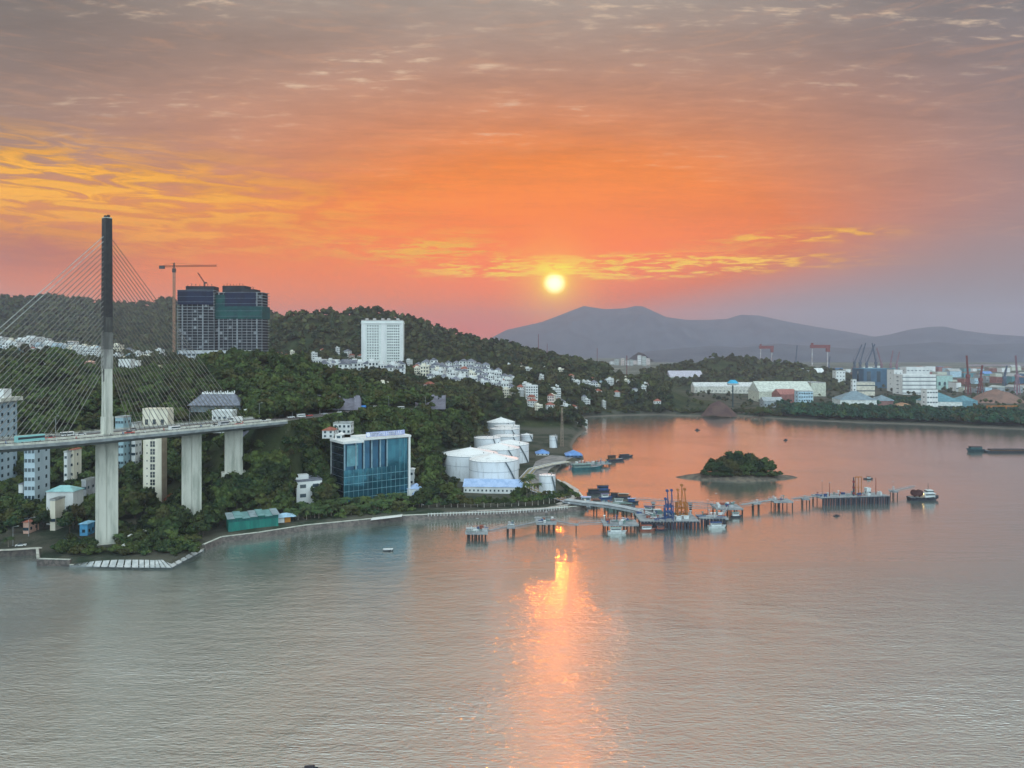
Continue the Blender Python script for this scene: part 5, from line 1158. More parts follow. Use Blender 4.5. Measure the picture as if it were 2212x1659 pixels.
strip('path', dense([G(880, 1108, 3), G(960, 1105, 3), G(1080, 1102, 3), G(1180, 1098, 3), G(1230, 1090, 3)]), 3.2, mat('promenade_paving', (.5, .46, .42)), .15)
strip('path', dense([G(1215, 1040, 3), G(1245, 1058, 3), G(1240, 1075, 3), G(1205, 1090, 3)]), 3.5, mat('promenade_paving', (.5, .46, .42)), .12)
strip('yard_pavement', dense([G(1125, 1050, 3), G(1160, 1010, 3), G(1215, 985, 3)]), 22, mat('yard_concrete', (.26, .25, .24), (.16, .16, .16), scale=.2), .1)
# white picket promenade railing
pr = thing('promenade_railing', 'long white post railing under the promenade trees', 'railing', (0, 0, 0)); mb = MB()
RP = [G(925, 1113, 3), G(1000, 1110, 3), G(1080, 1108, 3), G(1180, 1102, 3), G(1225, 1097, 3)]
for p in dense(RP, 1.6): mb.box(p[0] - .13, p[0] + .13, p[1] - .13, p[1] + .13, 2.4, 4.2)
mb.build('posts', M_white, pr); mb = MB()
for a, b in zip(RP[:-1], RP[1:]): mb.bar((a[0], a[1], 3.9), (b[0], b[1], 3.9), .14, .14)
mb.build('rail', M_white, pr)
for i, (px, py_) in enumerate(((28, 1180), (62, 1160), (395, 1145), (345, 1165), (470, 1105))):
    o = dup(lamp0, G(px, py_, 3), R(30 * i)); tag(o, 'slim lamp post near the water under the bridge, %s from the left' % nth([0, 1, 3, 2, 4][i]), None, 'lamps along the waterfront')
put('car', 'white', *G(45, 1180, 3.1), R(20), 'white car on the waterfront road at far left'); put('car', 'white', *G(140, 1170, 3.1), R(35), 'white car on the waterfront road near the big pier')
put('car', 'silver', *G(300, 1140, 3.1), R(60), 'silver car parked right of the big bridge pier')
def parasol(label, px, py_):
    t = thing('parasol', label, 'parasol', G(px, py_, 3), 0, 'white parasols in the waterfront garden'); mb = MB(); mb.cyl((0, 0, 0), (0, 0, 2.6), .05, n=5); mb.build('pole', M_galv, t)
    mb = MB(); mb.cone((0, 0), 1.7, .9, n=8, z=2.4); mb.build('canopy', mat('parasol_white', (.85, .85, .82)), t)
for i, (a, b) in enumerate(((283, 1168), (293, 1185), (310, 1158), (365, 1150), (268, 1190), (320, 1178))): parasol('white parasol in the garden right of the big pier, %s of six' % nth(i), a, b)
# ================= construction towers =================
M_slab = mat('raw_concrete_slab', (0.30, 0.32, 0.34), (0.22, 0.24, 0.26), scale=0.15)
M_core = mat('dark_interior', (0.022, 0.028, 0.036), (0.014, 0.017, 0.022), scale=0.12)
M_netb = mat('navy_safety_net', (0.010, 0.018, 0.05), (0.008, 0.012, 0.032), scale=0.12)
M_netg = mat('teal_safety_net', (0.010, 0.075, 0.07), (0.008, 0.05, 0.055), scale=0.12)
M_netp = mat('pale_blue_net', (0.05, 0.14, 0.19), (0.03, 0.10, 0.15), scale=0.12)
def arc(w, d, bow, n=14, inset=0.0):
    """outline of a slab whose front bows toward the bay"""
    p = [(-w / 2 + inset + (w - 2 * inset) * i / n, -d / 2 + inset - bow * (1 - (2 * i / n - 1) ** 2)) for i in range(n + 1)]
    return p + [(w / 2 - inset, d / 2), (-w / 2 + inset, d / 2)]
def slabpoly(mb, P, z0, z1):
    n = len(P); i = len(mb.v); mb.v += [(x, y, z0) for x, y in P] + [(x, y, z1) for x, y in P]
    mb.f.append(tuple(i + k for k in range(n))[::-1]); mb.f.append(tuple(i + n + k for k in range(n))); mb.mi += [0, 0]
    for k in range(n): j = (k + 1) % n; mb.f.append((i + k, i + j, i + n + j, i + n + k)); mb.mi.append(0)
def con_tower(label, x0, x1, D, y0, ytop, zb, nets, yaw, setback, crown):
    X0, X1 = QX(x0, D), QX(x1, D); w = X1 - X0; zt = QZ(ytop, D); d = 24
    t = thing('tower_under_construction', label, 'tower', ((X0 + X1) / 2, D + d / 2, zb), yaw, 'concrete towers under construction'); foot((X0 + X1) / 2, D + 10, w / 2)
    h = zt - zb; nf = int(h / 3.45); fh = h / nf
    mb = MB(); slabpoly(mb, arc(w, d, 3.5, inset=2.4), 0, h - .5); mb.build('core', M_core, t)
    for k in range(nf + 1):
        mb = MB(); slabpoly(mb, arc(w, d, 3.5), k * fh - .3, k * fh + .35); mb.build('floor_slab', M_slab, t)
    cols = 11 if 'right' in label else 8
    for c in range(cols):
        f = c / (cols - 1); x = -w / 2 + .5 + (w - 1) * f; y = -d / 2 - 3.5 * (1 - (2 * f - 1) ** 2) + .5
        ww = 1.5 if c % 4 == 1 else .4
        mb = MB(); mb.box(x - ww / 2, x + ww / 2, y, y + .8, 0, h); mb.build('column', M_slab, t)
    for k in range(nf):           # partition infill bays between slabs
        mb = MB()
        for c in range(cols - 1):
            if (k * 7 + c * 5 + (k * c) % 4) % 11 < 1:
                f = (c + .5) / (cols - 1); x = -w / 2 + w * f; y = -d / 2 - 3.5 * (1 - (2 * f - 1) ** 2) + 1.6
                mb.box(x - w / cols * .28, x + w / cols * .28, y, y + .3, k * fh + .2, (k + 1) * fh - .4)
        if mb.v: mb.build('infill_wall', M_slab, t)
    for (a, b, f0, f1, m) in nets:
        mb = MB(); n = 10
        for i in range(n):
            fa, fb = f0 + (f1 - f0) * i / n, f0 + (f1 - f0) * (i + 1) / n
            pa = (-w / 2 + w * fa, -d / 2 - 3.5 * (1 - (2 * fa - 1) ** 2) - .5); pb = (-w / 2 + w * fb, -d / 2 - 3.5 * (1 - (2 * fb - 1) ** 2) - .5)
            mb.quad((pa[0], pa[1], a * h), (pb[0], pb[1], a * h), (pb[0], pb[1], b * h), (pa[0], pa[1], b * h))
            mb.quad((pb[0], pb[1] + .15, a * h), (pa[0], pa[1] + .15, a * h), (pa[0], pa[1] + .15, b * h), (pb[0], pb[1] + .15, b * h))
        if f1 > .98: mb.box(w / 2 + .1, w / 2 + .5, -d / 2, d / 2, a * h, b * h)
        mb.build('safety_net', m, t)
        lv = a * h + 3.4
        while lv < b * h - 1:
            q = MB()
            for i in range(n):
                fa, fb = f0 + (f1 - f0) * i / n, f0 + (f1 - f0) * (i + 1) / n
                q.bar((-w / 2 + w * fa, -d / 2 - 3.5 * (1 - (2 * fa - 1) ** 2) - .7, lv), (-w / 2 + w * fb, -d / 2 - 3.5 * (1 - (2 * fb - 1) ** 2) - .7, lv), .3, .3)
            q.build('scaffold_rail', mat('scaffold', (.16, .22, .26)), t); lv += 6.9
    for (a, b, hh, m) in crown:
        mb = MB(); mb.box(-w / 2 + w * a, -w / 2 + w * b, -d / 2 + 2, d / 2 - 2, h, h + hh)
        for q in range(7): x = -w / 2 + w * (a + (b - a) * (q + .5) / 7); mb.box(x - .25, x + .25, -d / 2 + 1.9, -d / 2 + 2.2, h + hh, h + hh + 1.5 + (q * 3 % 4) * .6)
        mb.build('roof_structure', m, t)
    mb = MB(); mb.box(-w / 2 - 3, w / 2 + 3, -d / 2 - 7, d / 2, -6, 3.0); mb.build('podium', M_slab, t)
    return t, w, h
con_tower('left tower under construction wrapped in navy netting at the top', 382, 460, 950, 0, 627, 78, [(.80, 1.0, .02, .98, M_netb), (.02, .16, .02, .5, M_netp)], R(4), 0, [(.22, .98, 5.5, M_core)])
con_tower('right tower under construction wrapped in teal netting near the top', 462, 569, 955, 0, 632, 78, [(.80, 1.0, .25, .88, M_netb), (.62, .80, .02, 1.0, M_netg), (.80, .97, 0, .25, M_netg)], R(-4), 0, [(.16, .62, 9.0, M_core), (.62, .82, 4.5, M_core)])
def lattice(mb, a, b, s, n, m=0, t=.22):
    a, b = Vector(a), Vector(b); d = (b - a).normalized(); u = Vector((0, 0, 1)) if abs(d.z) < .9 else Vector((1, 0, 0)); e1 = d.cross(u).normalized() * s; e2 = d.cross(e1.normalized()) * s
    cs = [e1 + e2, e1 - e2, -e1 - e2, -e1 + e2]
    for c in cs: mb.bar(tuple(a + c), tuple(b + c), t, t, m)
    for k in range(n):
        p, q = a.lerp(b, k / n), a.lerp(b, (k + 1) / n)
        for i in range(4): mb.bar(tuple(p + cs[i]), tuple(q + cs[(i + 1) % 4]), t * .6, t * .6, m)
def tower_crane(label, px, D, zb, ytop, jib0, jib1, yaw=0.0, mast_m=None):
    t = thing('tower_crane', label, 'crane', (QX(px, D), D, zb), yaw, 'cranes at the construction site'); zt = QZ(ytop + 8, D) - zb
    s = D / F
    mb = MB(); lattice(mb, (0, 0, 0), (0, 0, zt), 1.0, 36, t=.5); mb.build('mast', mast_m or mat('faded_orange_steel', (.40, .24, .17)), t)
    mb = MB(); mb.box(-1.8, 1.8, -1.6, 1.6, zt - 5.5, zt - .5); mb.build('cab', M_steel, t)
    mb = MB(); lattice(mb, (jib0 * s, 0, zt + 2), (jib1 * s, 0, zt + 3), .8, 26, t=.32); mb.build('jib', mat('dark_red_steel', (.14, .05, .04)), t)
    mb = MB(); lattice(mb, (0, 0, zt), (0, 0, zt + 6.5), .7, 4, t=.35); mb.bar((0, 0, zt + 6.5), (jib1 * s * .7, 0, zt + 3.6), .18, .18); mb.bar((0, 0, zt + 6.5), (jib0 * s * .9, 0, zt + 2.8), .18, .18); mb.build('cathead', M_steel, t)
    mb = MB(); mb.box(jib0 * s - 1.5, jib0 * s + 5, -1.2, 1.2, zt - 1.0, zt + 3); mb.build('counterweight', M_steel, t)
tower_crane('tall tower crane with long horizontal jib left of the navy netted tower', 376, 940, 76, 571, -29, 92)
t = thing('luffing_crane', 'small dark luffing crane on top of the left construction tower', 'crane', (QX(439, 958), 962, 78 + (QZ(627, 950) - 78) + 5.5), 0, 'cranes at the construction site')
mb = MB(); lattice(mb, (0, 0, 0), (0, 0, 5), .6, 3, t=.4); mb.build('mast', M_steel, t); mb = MB(); lattice(mb, (0, 0, 5), (-8.5, 0, 18), .45, 10, t=.3); mb.build('jib', mat('dark_red_steel', (.14, .05, .04)), t)
mb = MB(); mb.box(-.5, 3, -1, 1, 4.2, 6); mb.build('counterweight', M_steel, t)
block('site_building', 'white low site building below the construction towers', 'building', 470, 505, 900, 768, depth=12, floors=2, cols=5, wall=M_white, roof=('flat', None))
block('site_building', 'long pale podium wall in front of the construction towers', 'building', 385, 560, 925, 758, zb=66, depth=10, floors=3, cols=18, wall=mat('pale_podium', (.5, .52, .55)), roof=('flat', None), win=(4.0, 2.6))

# ================= white apartment tower =================
D = 1230; x0, x1 = 780, 870; w = (x1 - x0) * D / F; zb = 58; h = QZ(693, D) - zb
t = thing('apartment_tower', 'broad white apartment tower standing alone before the wooded hill', 'tower', (QX(825, D), D + 10, zb), R(3)); foot(QX(825, D), D + 10, 38)
M_offw = mat('off_white_render', (.70, .74, .72), (.62, .66, .64), scale=.1)
mb = MB(); mb.box(-w / 2, w / 2, -9, 9, 0, h); mb.build('wall', M_offw, t)
for a, b in ((-.5, -.40), (-.03, .10), (.42, .5)): mb = MB(); mb.box(w * a, w * b, -9.8, -9.01, 0, h - 4); mb.build('pilaster', M_white, t)
mb = MB(); mb.box(-w / 2 - .8, w / 2 + .8, -10.4, 9.8, h - 4.5, h - 3.2); mb.build('cornice', M_white, t)
mb = MB(); mb.box(-w / 2, w / 2, -9.3, -8.9, h, h + 1.4); [mb.box(x - 2.2, x + 2.2, -4, 4, h, h + 4.4) for x in (-w * .38, -w * .2, 0, w * .14, w * .36)]; mb.build('roof_housings', mat('greyish_pink', (.5, .47, .46)), t)
fl = 17; n = 0; rest = MB()
cxs = [-.345, -.285, -.225, -.165, -.105, .135, .185, .235, .29, .34, .39]
for f in range(fl - 1, -1, -1):
    for c in cxs:
        tgt = MB() if n < 100 else rest; z = 2 + f * (h - 7) / fl; tgt.box(w * c - 1.0, w * c + 1.0, -9.12, -8.98, z, z + 2.1)
        if n < 100: tgt.build('window', M_glassd, t)
        n += 1
o = rest.build('window', M_glassd, t); o['kind'] = 'stuff'

# ================= little houses of the hillside estates and town =================
H_MATS = {}
def house_mesh(name, w, d, h, fl, cols, wall, roof, roofkind, extra=0):
    mb = MB(); mb.box(-w / 2, w / 2, -d / 2, d / 2, -3, h)
    fh = h / fl
    for f in range(fl):
        for c in range(cols):
            x = -w / 2 + (c + .5) * w / cols; z = f * fh + fh * .3; ww = min(.85, w / cols * .3)
            mb.box(x - ww, x + ww, -d / 2 - .06, -d / 2 + .02, z, z + fh * .5, 2)
            if f and (c + f) % 2: mb.box(x - ww - .5, x + ww + .5, -d / 2 - 1.0, -d / 2, z - .3, z - .1, 0)
        for c in range(2):
            y = -d / 2 + (c + .5) * d / 2; z = f * fh + fh * .3
            for s_ in (-1, 1): mb.box(min(s_ * w / 2, s_ * (w / 2 + .06)), max(s_ * w / 2, s_ * (w / 2 + .06)), y - .7, y + .7, z, z + fh * .45, 2)
    if roofkind == 'flat':
        mb.box(-w / 2 - .2, w / 2 + .2, -d / 2 - .2, d / 2 + .2, h, h + .3, 1)
        for a in ((-w / 2 - .2, w / 2 + .2, -d / 2 - .2, -d / 2), (-w / 2 - .2, w / 2 + .2, d / 2, d / 2 + .2), (-w / 2 - .2, -w / 2, -d / 2, d / 2), (w / 2, w / 2 + .2, -d / 2, d / 2)): mb.box(*a, h + .3, h + 1.1, 0)
        if extra: mb.box(-w / 2 + .5, 0, -d / 4, d / 4, h + .3, h + 2.9, 0)
    else: mb.hip(-w / 2, w / 2, -d / 2, d / 2, h + .01, min(w, d) * .34, 1, ov=.5, gable=roofkind == 'gable')
    return mb.mesh(name, [wall, roof, M_glassd])
M_pinkr = mat('pale_pink_render', (.70, .60, .56), (.6, .5, .46), scale=.2)
M_yel = mat('pale_yellow_render', (.70, .66, .50), (.6, .56, .42), scale=.2)
HM = {
 'white flat roofed': house_mesh('house_flat', 8, 11, 10.5, 3, 3, M_white, M_flatroof, 'flat', 1),
 'grey roofed white': house_mesh('house_grey_roof', 9, 11, 8.6, 3, 3, M_white, M_greyroof, 'hip'),
 'tall narrow white': house_mesh('house_narrow', 5.5, 12, 14, 4, 2, M_white, M_flatroof, 'flat', 1),
 'red roofed white': house_mesh('house_red_roof', 11, 10, 7.2, 2, 3, M_white, M_redroof, 'hip'),
 'pale blue': house_mesh('house_blue', 8, 10, 12, 4, 3, M_blue_r, M_flatroof, 'flat', 1),
 'cream': house_mesh('house_cream', 8, 10, 9.5, 3, 3, M_cream, M_flatroof, 'flat', 1),
 'pinkish': house_mesh('house_pink', 9, 10, 8, 2, 3, M_pinkr, M_redroof, 'gable'),
 'white block': house_mesh('house_block', 15, 12, 16, 5, 5, M_white, M_flatroof, 'flat', 1),
 'gabled white': house_mesh('house_gabled', 9, 12, 9.5, 3, 2, M_white, M_greyroof, 'gable'),
}
def put_house(style, px, D, label, group, z=None, rz=0.0, sc_=1.0, cat='house', name='house'):
    o = bpy.data.objects.new(name, HM[style]); C.objects.link(o); X = QX(px, D)
    zz_ = gz(X, D) if z is None else z
    o.location = (X, D, zz_); o.rotation_euler.z = rz; o.scale = (sc_,) * 3
    tag(o, label, cat, group); foot(X, D, 7.5 * sc_); return o
rh = random.Random(5)
def row(styles, x0, x1, n, D0, D1, phrase, group, z=None, sc_=1.0, rz=0.0, jit=8.0):
    for i in range(n):
        f = i / max(1, n - 1); D = D0 + (D1 - D0) * f + rh.uniform(-jit, jit); st = styles[i % len(styles)] if len(styles) < 4 else rh.choice(styles)
        put_house(st, x0 + (x1 - x0) * f + rh.uniform(-1.6, 1.6), D, '%s house, %s from left %s' % (st, nth(i), phrase), group, z, rz + rh.uniform(-.25, .25), sc_ * rh.uniform(.78, 1.12))
# terraces before the apartment tower
row(['gabled white', 'white flat roofed'], 700, 866, 15, 1035, 1020, 'in the front terrace below the white tower', 'terraced white houses below the white tower', sc_=1.5)
row(['white flat roofed', 'gabled white', 'grey roofed white'], 690, 866, 14, 1075, 1070, 'in the back terrace below the white tower', 'terraced white houses below the white tower', sc_=1.5)
row(['white flat roofed', 'grey roofed white'], 655, 765, 8, 1130, 1140, 'in the low row left of the white tower', 'terraced white houses below the white tower')
# hillside estate, five rows
EST = 'villas of the hillside estate'
row(['white flat roofed', 'grey roofed white'], 948, 1104, 14, 950, 955, 'in the lowest row of the hillside estate', EST, sc_=1.25)
row(['grey roofed white', 'gabled white', 'pinkish', 'white flat roofed', 'tall narrow white'], 930, 1100, 14, 990, 1000, 'in the second row of the hillside estate', EST, sc_=1.25)
row(['grey roofed white', 'gabled white', 'white flat roofed', 'cream'], 905, 1090, 14, 1045, 1060, 'in the third row of the hillside estate', EST, sc_=1.3)
row(['grey roofed white', 'gabled white', 'red roofed white', 'white flat roofed', 'grey roofed white'], 900, 1075, 13, 1105, 1120, 'in the fourth row of the hillside estate', EST, sc_=1.3)
row(['gabled white', 'grey roofed white'], 905, 1050, 10, 1175, 1190, 'in the top row of the hillside estate', EST, sc_=1.3)
# scattered houses right of the estate
SC_ = 'scattered houses on the wooded slope'
for st, px, D, ph, s_ in (('white block', 1148, 930, 'square block with blue trim standing alone below the estate', 1.0), ('white flat roofed', 1128, 938, 'small house touching the lone square block', .7), ('tall narrow white', 1094, 985, 'paired tower house at the right end of the estate', .9), ('tall narrow white', 1082, 980, 'paired tower house beside the one at the estate end', .9),
    ('white flat roofed', 1180, 1010, 'turreted house right of the lone square block', .85), ('white block', 1199, 1000, 'large pale house with roof turret above the wooded slope', .9), ('pinkish', 1190, 930, 'low pinkish house below the turreted ones', .9), ('gabled white', 1124, 1260, 'little house high on the dark hill', .8), ('cream', 1212, 1225, 'many balconied villa high on the ridge', 1.15),
    ('white flat roofed', 1236, 1150, 'first house of the ridge terrace', .9), ('white flat roofed', 1247, 1148, 'second house of the ridge terrace', .9), ('tall narrow white', 1262, 1150, 'tall slim house on the ridge terrace', .9), ('tall narrow white', 1271, 1152, 'second tall slim house on the ridge terrace', .9),
    ('grey roofed white', 1283, 1165, 'grey roofed house on the ridge terrace', 1.2), ('pale blue', 1300, 1185, 'bluish house right of the ridge terrace', .9), ('white block', 1318, 1200, 'broad pale green block on the ridge', .8), ('white flat roofed', 1337, 1210, 'house right of the pale green block', .9), ('cream', 1353, 1260, 'small house at the end of the ridge', .9), ('grey roofed white', 1370, 1250, 'last small house on the ridge', .8), ('white flat roofed', 1395, 1195, 'small house among trees at the ridge foot', .7),
    ('pinkish', 1208, 962, 'long low pinkish roof below the turrets', .9), ('white flat roofed', 1252, 925, 'low white wall house near the headland', .6), ('white flat roofed', 1264, 926, 'second low white wall house near the headland', .6)):
    put_house(st, px, D, st + ' ' + ph if not ph.startswith(('low pink', 'large', 'bluish', 'many')) else ph, SC_, None, rh.uniform(-.2, .2), s_)
sx_ = []
for i in range(120):
    px = rh.uniform(1095, 1420); D = rh.uniform(880, 1280); X = QX(px, D); z = gz(X, D)
    if z < 9: continue
    sx_.append((px, D))
for i in range(16): sx_.append((rh.uniform(640, 1000), rh.uniform(650, 900)))
for i in range(26): sx_.append((rh.uniform(570, 900), rh.uniform(1200, 1310)))
sx_.sort()
sx_ = [q for i, q in enumerate(sx_) if i % 2 == 0]
for i, (px, D) in enumerate(sx_):
    st = ['white flat roofed', 'pinkish', 'red roofed white', 'cream', 'tall narrow white', 'grey roofed white'][i % 6]
    put_house(st, px, D, '%s house half hidden in woodland, %s from the left' % (st, nth(i)), 'houses half hidden in the woodland', None, rh.uniform(-.5, .5), rh.uniform(.7, 1.0))
    foot(QX(px, D) , D - 12, 9)
# town on the plateau at far left
TN = 'houses of the hilltop town'
row(['white flat roofed', 'pale blue', 'grey roofed white', 'cream', 'white block', 'tall narrow white'], -30, 215, 22, 900, 900, 'in the front row of the hilltop town', TN, sc_=1.0, jit=20)
row(['white flat roofed', 'pale blue', 'red roofed white', 'cream', 'white block', 'pinkish'], -30, 215, 18, 980, 980, 'in the middle row of the hilltop town', TN, sc_=1.1, jit=25)
row(['white flat roofed', 'white block', 'grey roofed white', 'cream'], -20, 370, 18, 1090, 1080, 'in the back row of the hilltop town', TN, sc_=1.15, jit=25)
row(['white flat roofed', 'pale blue', 'cream', 'tall narrow white'], 255, 375, 9, 880, 900, 'in the town row right of pylon', TN, jit=20)
block('hotel', 'pale tower house with pinkish roof level in the hilltop town', 'building', 146, 170, 1000, 738, depth=12, floors=7, cols=4, wall=M_white, roof=('flat', M_pinkr), win=(1.6, 1.8))
block('apartment_block', 'pale blue block with teal stripes at the left of the hilltop town', 'building', 22, 56, 880, 752, depth=12, floors=6, cols=5, wall=M_blue_r, roof=('flat', None), win=(1.6, 1.8))
block('house', 'salmon coloured house peeking from the wooded hill left of the pylon', 'house', 182, 206, 640, 782, depth=9, floors=2, cols=3, wall=M_pink, roof=('hip', M_pink), zb=62)
block('house', 'white house with blank parapet wall right of the pylon', 'house', 256, 292, 655, 778, depth=8, floors=2, cols=3, wall=M_white, roof=('flat', M_white), zb=66)
block('house', 'small white hut in the wood right of the pylon', 'house', 292, 296, 640, 781, depth=6, floors=3, cols=1, wall=M_white, roof=('flat', M_white), zb=62)
block('house', 'long pale house on the wood edge above the beige tower', 'house', 313, 356, 640, 793, depth=8, floors=1, cols=6, wall=M_cream, roof=('hip', mat('olive_roof', (.3, .3, .2))), zb=66)
block('pavilion', 'tiny white roofed pavilion in the wooded hill behind cables', 'pavilion', 96, 110, 590, 784, depth=6, floors=1, cols=2, wall=M_white, roof=('shed', M_white), zb=74)
# concrete slope protection beside the hill road
def slope_face(label, px0, px1, Db, Dt, yb, yt):
    mb = MB(); n = 8
    for i in range(n):
        a, b = px0 + (px1 - px0) * i / n, px0 + (px1 - px0) * (i + 1) / n; k = .75 + .25 * math.sin(i * 1.9)
        A, B, C_, D_ = (QX(a, Db), Db, QZ(yb, Db)), (QX(b, Db), Db, QZ(yb, Db)), (QX(b, Dt), Dt, QZ(yt + (1 - k) * 10, Dt)), (QX(a, Dt), Dt, QZ(yt + (1 - k) * 10, Dt))
        mb.quad(A, B, C_, D_); 
        mb.quad((B[0], B[1] + 4, B[2]), (A[0], A[1] + 4, A[2]), (D_[0], D_[1] + 4, D_[2]), (C_[0], C_[1] + 4, C_[2]))
    o = mb.build('retaining_wall', mat('shotcrete', (.17, .17, .21), (.11, .11, .14), scale=.12, bump=.4, bscale=.2)); tag(o, label, 'retaining wall', 'grey slope walls of the hill road')
    for i in range(9): foot(QX(px0 + (px1 - px0) * i / 8, Dt), (Db + Dt) / 2, 9)
slope_face('grey faceted slope wall above the hill road just beyond the bridge', 668, 778, 530, 556, 886, 853)
slope_face('smaller grey slope wall farther along the hill road', 897, 962, 606, 640, 884, 853)
slope_face('dark grey cliff wall under the hill end of the bridge', 524, 580, 428, 446, 1000, 930)

# ================= port and factories across the inlet =================
M_pale = mat('pale_cladding', (.44, .48, .46), (.36, .4, .38), scale=.05)
def pblock(name, label, cat, x0, x1, ybase, ytop, depth, wall, roof, floors=1, cols=6, yaw=0.0, side=1, win=None, wfront=True, D=None):
    D = D or 91 * F / (ybase - HY); return block(name, label, cat, x0, x1, D, ytop, zb=2.4, depth=depth, yaw=yaw, floors=floors, cols=cols, wall=wall, roof=roof, side=side, win=win or (2.5, 2.0), wfront=wfront)
pblock('warehouse', 'low warehouse with two pale roofs behind the dark wooded headland', 'warehouse', 1448, 1519, 838, 814, 50, M_pale, ('gable', mat('lilac_roof', (.5, .48, .55))), cols=8)
pblock('warehouse', 'long low pale wall warehouse in front of the round wooded hill', 'warehouse', 1500, 1637, 850, 835, 30, mat('pale_cream_cladding', (.62, .6, .54)), ('gable', mat('pale_roof', (.62, .63, .62))), cols=16)
pblock('warehouse', 'dark roofed long shed behind the low pale warehouse', 'warehouse', 1502, 1552, 832, 814, 40, mat('slate_cladding', (.25, .25, .32)), ('gable', mat('slate_sheet', (.28, .27, .36))), cols=6)
pblock('factory_silo', 'blue tower building at the end of the dark roofed shed', 'building', 1554, 1569, 832, 801, 18, mat('periwinkle_cladding', (.30, .42, .68)), ('flat', None), floors=4, cols=3)
pblock('warehouse', 'broad cream warehouse with long flat pale roof', 'warehouse', 1640, 1757, 868, 846, 60, mat('cream_cladding', (.60, .62, .52)), ('gable', mat('pale_green_roof', (.58, .62, .56))), cols=10)
pblock('warehouse', 'tall cream warehouse wing at the right of the broad one', 'warehouse', 1752, 1784, 856, 827, 50, mat('cream_cladding', (.60, .62, .52)), ('flat', None), floors=2, cols=3, wfront=False)
pblock('warehouse', 'white roofed hall behind the cream warehouse', 'warehouse', 1728, 1786, 832, 810, 60, M_pale, ('gable', mat('bright_white_roof', (.76, .80, .80))), cols=5)
pblock('office_block', 'pale blue office block in front of the cream warehouse', 'building', 1725, 1756, 876, 846, 18, mat('ice_blue_render', (.45, .62, .72)), ('flat', None), floors=4, cols=6)
pblock('warehouse', 'brick red roofed shed left of the pale blue office', 'shed', 1682, 1722, 872, 852, 30, mat('brick_cladding', (.32, .14, .12)), ('gable', mat('brick_sheet', (.36, .15, .13))), cols=4, yaw=R(8))
pblock('warehouse', 'grey ribbed long shed left of the brick red one', 'shed', 1650, 1692, 880, 866, 20, mat('grey_cladding', (.32, .36, .38)), ('gable', mat('grey_sheet', (.36, .40, .42))), cols=6)
pblock('office_block', 'white narrow five storey block near the blue grey mass', 'building', 1806, 1826, 838, 801, 20, M_white, ('flat', None), floors=5, cols=3, win=(3, 2))
pblock('office_block', 'cream three storey block with brown stair tower', 'building', 1850, 1890, 860, 826, 16, mat('cream_banded', (.66, .62, .52)), ('flat', None), floors=3, cols=6, win=(6, 1.8))
pblock('stair_tower', 'white stair tower left of the cream three storey block', 'tower', 1842, 1850, 863, 820, 8, M_white, ('flat', None), floors=5, cols=1, win=(2.5, 2.5))
pblock('factory', 'big blue grey windowless factory mass', 'factory', 1866, 1930, 838, 797, 60, mat('steel_blue_cladding', (.06, .14, .21), (.045, .10, .16), scale=.03), ('flat', mat('steel_blue_roof', (.13, .28, .38))), floors=1, cols=3, win=(9, 26))
pblock('factory', 'white stepped office factory right of the blue grey mass', 'factory', 1950, 2022, 852, 810, 40, M_white, ('flat', M_white), floors=5, cols=9, win=(8.5, 1.6))
pblock('factory', 'white upper storey rising behind the stepped factory', 'factory', 1958, 2008, 836, 794, 30, M_white, ('flat', M_white), floors=4, cols=6, win=(5, 1.8))
pblock('factory', 'white left wing of the stepped factory', 'factory', 1931, 1950, 846, 799, 30, M_white, ('flat', None), floors=4, cols=2)
pblock('factory', 'pale sea green hall right of the stepped factory', 'factory', 2024, 2058, 842, 812, 60, mat('sea_green_cladding', (.40, .58, .54)), ('flat', None), cols=3, win=(5, 8))
pblock('warehouse', 'white fronted gabled warehouse with long grey roof by the mangroves', 'warehouse', 1822, 1896, 882, 864, 45, mat('white_cladding', (.68, .72, .70)), ('hip', mat('blue_grey_sheet', (.20, .27, .31))), cols=6, yaw=R(-8), win=(5, 2))
pblock('warehouse', 'dull red sided shed right of the white fronted warehouse', 'shed', 1893, 1935, 878, 866, 30, mat('dull_red_cladding', (.30, .16, .15)), ('hip', mat('blue_grey_sheet', (.20, .27, .31))), cols=4, wfront=False)
pblock('warehouse', 'pale fronted warehouse with aqua blue roof behind the brown heaps', 'warehouse', 2012, 2080, 884, 868, 45, mat('white_cladding', (.68, .72, .70)), ('hip', mat('aqua_sheet', (.12, .27, .32))), cols=5, yaw=R(-6), win=(7, 2))
pblock('warehouse', 'aqua roofed shed extending right of the pale warehouse', 'shed', 2074, 2112, 880, 866, 30, mat('aqua_cladding', (.15, .3, .36)), ('hip', mat('aqua_sheet', (.12, .27, .32))), cols=3, wfront=False)
pblock('office_block', 'white balconied house cluster left of the aqua roofed warehouse', 'building', 2002, 2026, 884, 842, 16, M_white, ('flat', None), floors=4, cols=4, win=(3, 2))
rp = random.Random(21)
PCOL = [('white', M_white), ('brown', mat('brown_cladding', (.24, .17, .13))), ('pale blue', mat('ice_blue_render', (.45, .62, .72))), ('grey', mat('grey_cladding', (.32, .36, .38))), ('deep blue', mat('deep_blue_cladding', (.08, .20, .34))), ('cream', mat('cream_cladding', (.6, .62, .52))), ('rust red', mat('brick_cladding', (.32, .14, .12))), ('teal', mat('teal_cladding', (.10, .28, .32)))]
k = 0
